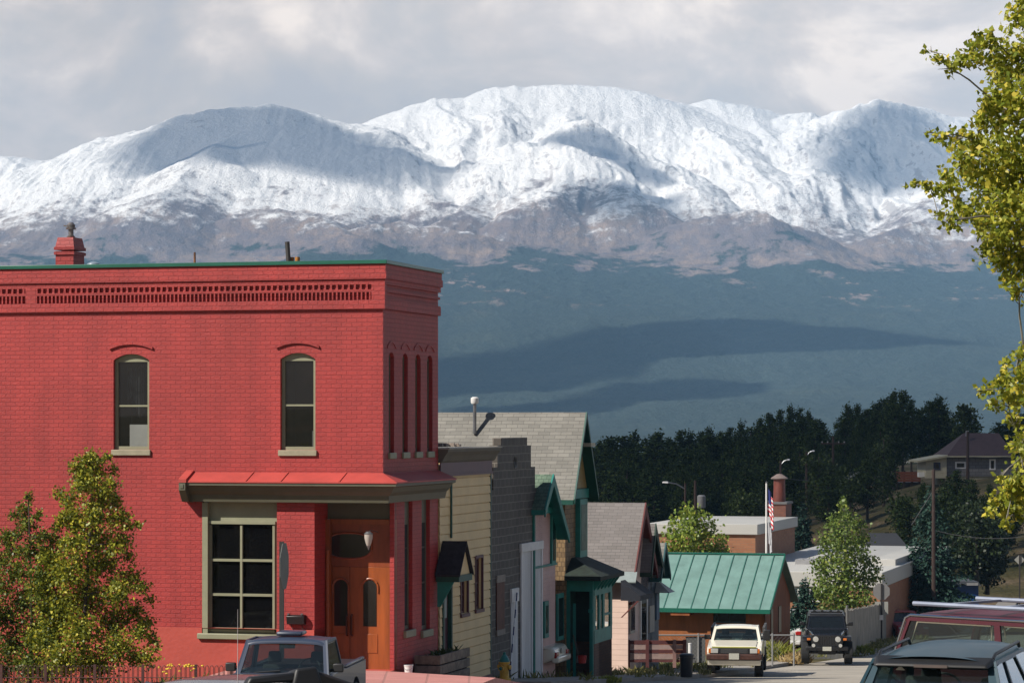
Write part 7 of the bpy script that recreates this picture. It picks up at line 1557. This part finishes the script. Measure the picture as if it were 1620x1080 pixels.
# hill house
def hill_house():
    Y=250; s=Y/F; X=lambda p:(p-CX)*s; Z=lambda p:(H-p)*s
    T=thing('hill_house','grey shingled hill house with maroon hipped roof and cream lean-to','house',(X(1530),Y,Z(762))); OFF[T.name]=(X(1530),Y,Z(762))
    WG=brick('grey_wall_shingles',(.26,.25,.25),(.20,.195,.20),(.12,.12,.12),w=.5,h=.3,ms=.02,bump=.3,var=.15)
    q=MB(); q.box(X(1497),X(1603),Y,Y+7,Z(753),Z(722)); q.build('wall',WG,T)
    q=MB(); q.box(X(1495),X(1606),Y+.1,Y+7.1,Z(775),Z(753.2)); q.build('foundation',mat('cream_foundation',(.42,.38,.25),var=.1),T)
    e=.3; q=MB(); eb=[(X(1496)-e*0,Y-.5,Z(721)),(X(1605),Y-.5,Z(721)),(X(1605),Y+7.5,Z(721)),(X(1496),Y+7.5,Z(721))]; rd=[(X(1534),Y+3.3,Z(685)),(X(1590),Y+3.3,Z(685))]; q.add(eb+rd,[(0,1,5,4),(1,2,5),(2,3,4,5),(3,0,4),(3,2,1,0)]); q.build('roof',mat('maroon_shingle_roof',(.085,.052,.058),rough=.9,var=.15,scale=2),T)
    q=MB(); q.box(X(1496),X(1605),Y-.56,Y-.5,Z(723),Z(720.5)); q.build('fascia',mat('cream_trim2',(.5,.46,.32)),T)
    q=MB(); q.hexa([(X(1464),Y-.3,Z(756)),(X(1497)-.01,Y-.3,Z(756)),(X(1497)-.01,Y+5,Z(756)),(X(1464),Y+5,Z(756))],[(X(1464),Y-.3,Z(729)),(X(1497)-.01,Y-.3,Z(722)),(X(1497)-.01,Y+5,Z(722)),(X(1464),Y+5,Z(729))]); q.build('lean_to',siding('cream_boards',(.56,.51,.36),.4),T)
    q=MB(); q.hexa([(X(1451),Y-.7,Z(731)),(X(1497.5),Y-.7,Z(722.5)),(X(1497.5),Y+5.3,Z(722.5)),(X(1451),Y+5.3,Z(731))],[(X(1451),Y-.7,Z(728)),(X(1497.5),Y-.7,Z(719.5)),(X(1497.5),Y+5.3,Z(719.5)),(X(1451),Y+5.3,Z(728))]); q.build('lean_to_roof',mat('cream_trim2',(.5,.46,.32)),T)
    for a,b_,c,d in ((1476,1487,731,743),(1511,1528,730,741),(1565,1575,726,743)):
        yy=Y-.3 if a<1490 else Y; q=MB(); q.box(X(a),X(b_),yy-.05,yy-.003,Z(d),Z(c)); f=q.build('window_frame',WHT if a>1500 else mat('dark_blue_frame',(.05,.05,.08)),T); q=MB(); q.box(X(a)+.14,X(b_)-.14,yy-.06,yy-.052,Z(d)+.12,Z(c)-.12); q.build('pane',GLS,f)
    q=MB(); q.tube([(X(1536),Y+2,Z(690)),(X(1536),Y+2,Z(681))],.15,8); q.build('roof_vent',GALV,T)
    q=MB(); q.box(X(1455),X(1464),Y+.5,Y+1.5,Z(754),Z(747)); q.build('white_box',WHT,T)
hill_house()
Y=262; s=Y/F; x=(1437-CX)*s; z=(H-768)*s; T=thing('orange_deck','orange-brown slatted deck railing left of the hill house','deck',(x,Y,z))
for k in range(4): MB().box(-19*s,19*s,0,.1,(23-k*4-4.6)*s*1.0,(23-k*4-1)*s).build('rail_board',mat('orange_brown_boards',(.28,.075,.03),var=.2),T)
for k in (-18,-6,6,18): MB().box(k*s-.1,k*s+.1,.11,.3,-2,24*s).build('post',BARKD,T)
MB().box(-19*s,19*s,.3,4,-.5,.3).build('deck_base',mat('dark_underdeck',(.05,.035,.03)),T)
Y=245; s=Y/F; x=(1358-CX)*s; z=(H-772)*s; T=thing('little_green_cabin','little dark green cabin with white-edged gable among the slope trees','cabin',(x,Y,z))
q=MB(); q.prism([(-13*s,-1),(13*s,-1),(13*s,14*s),(0,22*s),(-13*s,14*s)],'y',0,4); q.build('wall',mat('dark_green_wall',(.03,.07,.045)),T)
q=MB(); q.hexa([(-18*s,-.5,13*s),(0,-.5,24*s),(0,4.3,24*s),(-18*s,4.3,13*s)],[(-18*s,-.5,14.5*s),(0,-.5,26*s),(0,4.3,26*s),(-18*s,4.3,14.5*s)]); q.hexa([(0,-.5,24*s),(18*s,-.5,13*s),(18*s,4.3,13*s),(0,4.3,24*s)],[(0,-.5,26*s),(18*s,-.5,14.5*s),(18*s,4.3,14.5*s),(0,4.3,26*s)]); q.build('roof',mat('grey_white_roof',(.22,.23,.23)),T)
MB().box(-3*s,3*s,-.05,0,8*s,15*s).build('window_pane',GLS,T); MB().box(-12*s,-10*s,1,1.5,14*s,30*s).build('chimney',GALV,T)
# blue shed with a small lean roof
Y=158; s=Y/F; x=(1524-CX)*s; z=(H-960)*s; T=thing('blue_shed','bright blue shed with grey roof below the dark trees','shed',(x,Y,z))
BLU=mat('bright_blue_paint',(.012,.085,.33),rough=.5,var=.1)
MB().box(-26*s,24*s,0,2.5,-.5,36*s).build('wall',BLU,T); q=MB(); q.hexa([(-28*s,-.3,38*s),(27*s,-.3,34*s),(27*s,2.8,34*s),(-28*s,2.8,38*s)],[(-28*s,-.3,42*s),(22*s,-.3,41*s),(22*s,2.8,41*s),(-28*s,2.8,42*s)]); q.build('roof',mat('dull_grey_roof',(.10,.11,.13)),T)
MB().box(4*s,22*s,-.32,-.305,35*s,39*s).build('pale_edge',mat('pale_edge_board',(.4,.4,.4)),T); MB().box(-68*s,-27*s,.2,1.2,-.5,13*s).build('low_blue_wall',BLU,T)
# pale path slope and a grey shed roof under the hill
Y=172; s=Y/F; x=(1415-CX)*s; z=(H-880)*s; T=thing('grey_shed','low grey-roofed shed below the bare slope left of the blue spruce','shed',(x,Y+2,z)); MB().box(-26*s,24*s,0,5,-3,.6).build('wall',mat('dark_boards',(.06,.055,.05)),T); q=MB(); q.hexa([(-30*s,-.3,.5),(26*s,-.3,.5),(24*s,4.0,1.1),(-22*s,4.0,1.1)],[(-30*s,-.3,.6),(26*s,-.3,.6),(24*s,4.0,1.2),(-22*s,4.0,1.2)]); q.build('roof',mat('grey_weathered_roof',(.05,.048,.048),var=.2),T)
# utility poles, street lamps
POLE=mat('brown_utility_pole',(.06,.035,.028),rough=.9,var=.25,scale=3)
def pole(label,px,top,bot,Y,r=.13,arm=None,lamp=None,name='utility_pole',cat='pole',trans=False):
    s=Y/F; x=(px-CX)*s; zb=(H-bot)*s; h=(bot-top)*s; T=thing(name,label,cat,(x,Y,zb)); MB().tube([(0,0,-.5),(0,0,h)],[r,r*.7],9).build('pole',POLE,T)
    if arm:
        MB().box(-arm,arm,-.12,.0,h-.7,h-.58).build('cross_arm',POLE,T)
        for k in (-.9,-.45,.45,.9): MB().lathe([(.05,0),(.06,.08),(.03,.14),(0,.15)],(k*arm,-.06,h-.58),seg=8).build('insulator',mat('grey_insulator',(.3,.3,.3)),T)
    if lamp:
        dx=lamp; MB().tube([(0,0,h-.4),(dx*.5,-.05,h-.05),(dx,-.1,h+.05)],.05,6).build('lamp_arm',GALV,T); q=MB(); q.hexa([(dx*.98,-.25,h-.02),(dx*1.35,-.25,h+.02),(dx*1.35,.05,h+.02),(dx*.98,.05,h-.02)],[(dx*1.0,-.2,h+.12),(dx*1.3,-.2,h+.12),(dx*1.3,0,h+.12),(dx*1.0,0,h+.12)]); q.build('lamp_head',WHT,T,bevel=.03)
    if trans: MB().lathe([(0,0),(.28,0),(.30,.1),(.30,.8),(.2,.9),(0,.9)],(.42,-.1,h-1.9),seg=14).build('transformer',mat('grey_transformer',(.3,.3,.31)),T)
    return T
pole('tall brown utility pole rising in front of the blue spruce',1477,742,965,150,r=.12,arm=None)
pole('thin leaning utility pole in front of the grey hill house',1531,682,768,240,r=.15,arm=.01 if 0 else None)
pole('utility pole with cross arm among the pines above the school',1318,690,790,255,arm=1.1,r=.15)
pole('utility pole with a street lamp beside the brick chimney stack',1276,714,800,240,lamp=.5,r=.14)
pole('slender pole with two small lamps over the dark wood left of the chimney stack',1235,728,800,230,lamp=.55,r=.12)
T=pole('pole with a transformer drum in front of the dark wood',1100,760,815,200,trans=True,r=.13)
pole('street lamp with a long pale arm reaching left in front of the dark pines',1084,764,815,190,lamp=-1.15,r=.09,name='street_lamp',cat='street lamp')
def wire(label,a,b_,sag,r=.012):
    A_,B_=Vector(P(*a)),Vector(P(*b_)); pts=[A_.lerp(B_,t/14)-Vector((0,0,sag*4*(t/14)*(1-t/14))) for t in range(15)]; T=MB().tube(pts,r,5).build('power_line',mat('power_line',(.10,.10,.10),rough=.6)); tag(T,label,'cable')
wire('thin power line from the chimney-stack pole to the pole among the pines',(1236,755,230),(1400,742,255),.6,.03)
wire('thin power line from the tall brown pole to the right edge',(1477,838,150),(1680,835,150),.5,.02)
wire('thin power line running down to the grey hill house',(1680,705,240),(1532,722,240),.4,.025)
wire('guy wire slanting down to the left of the tall brown pole',(1477,775,150),(1442,830,150),.0,.02)
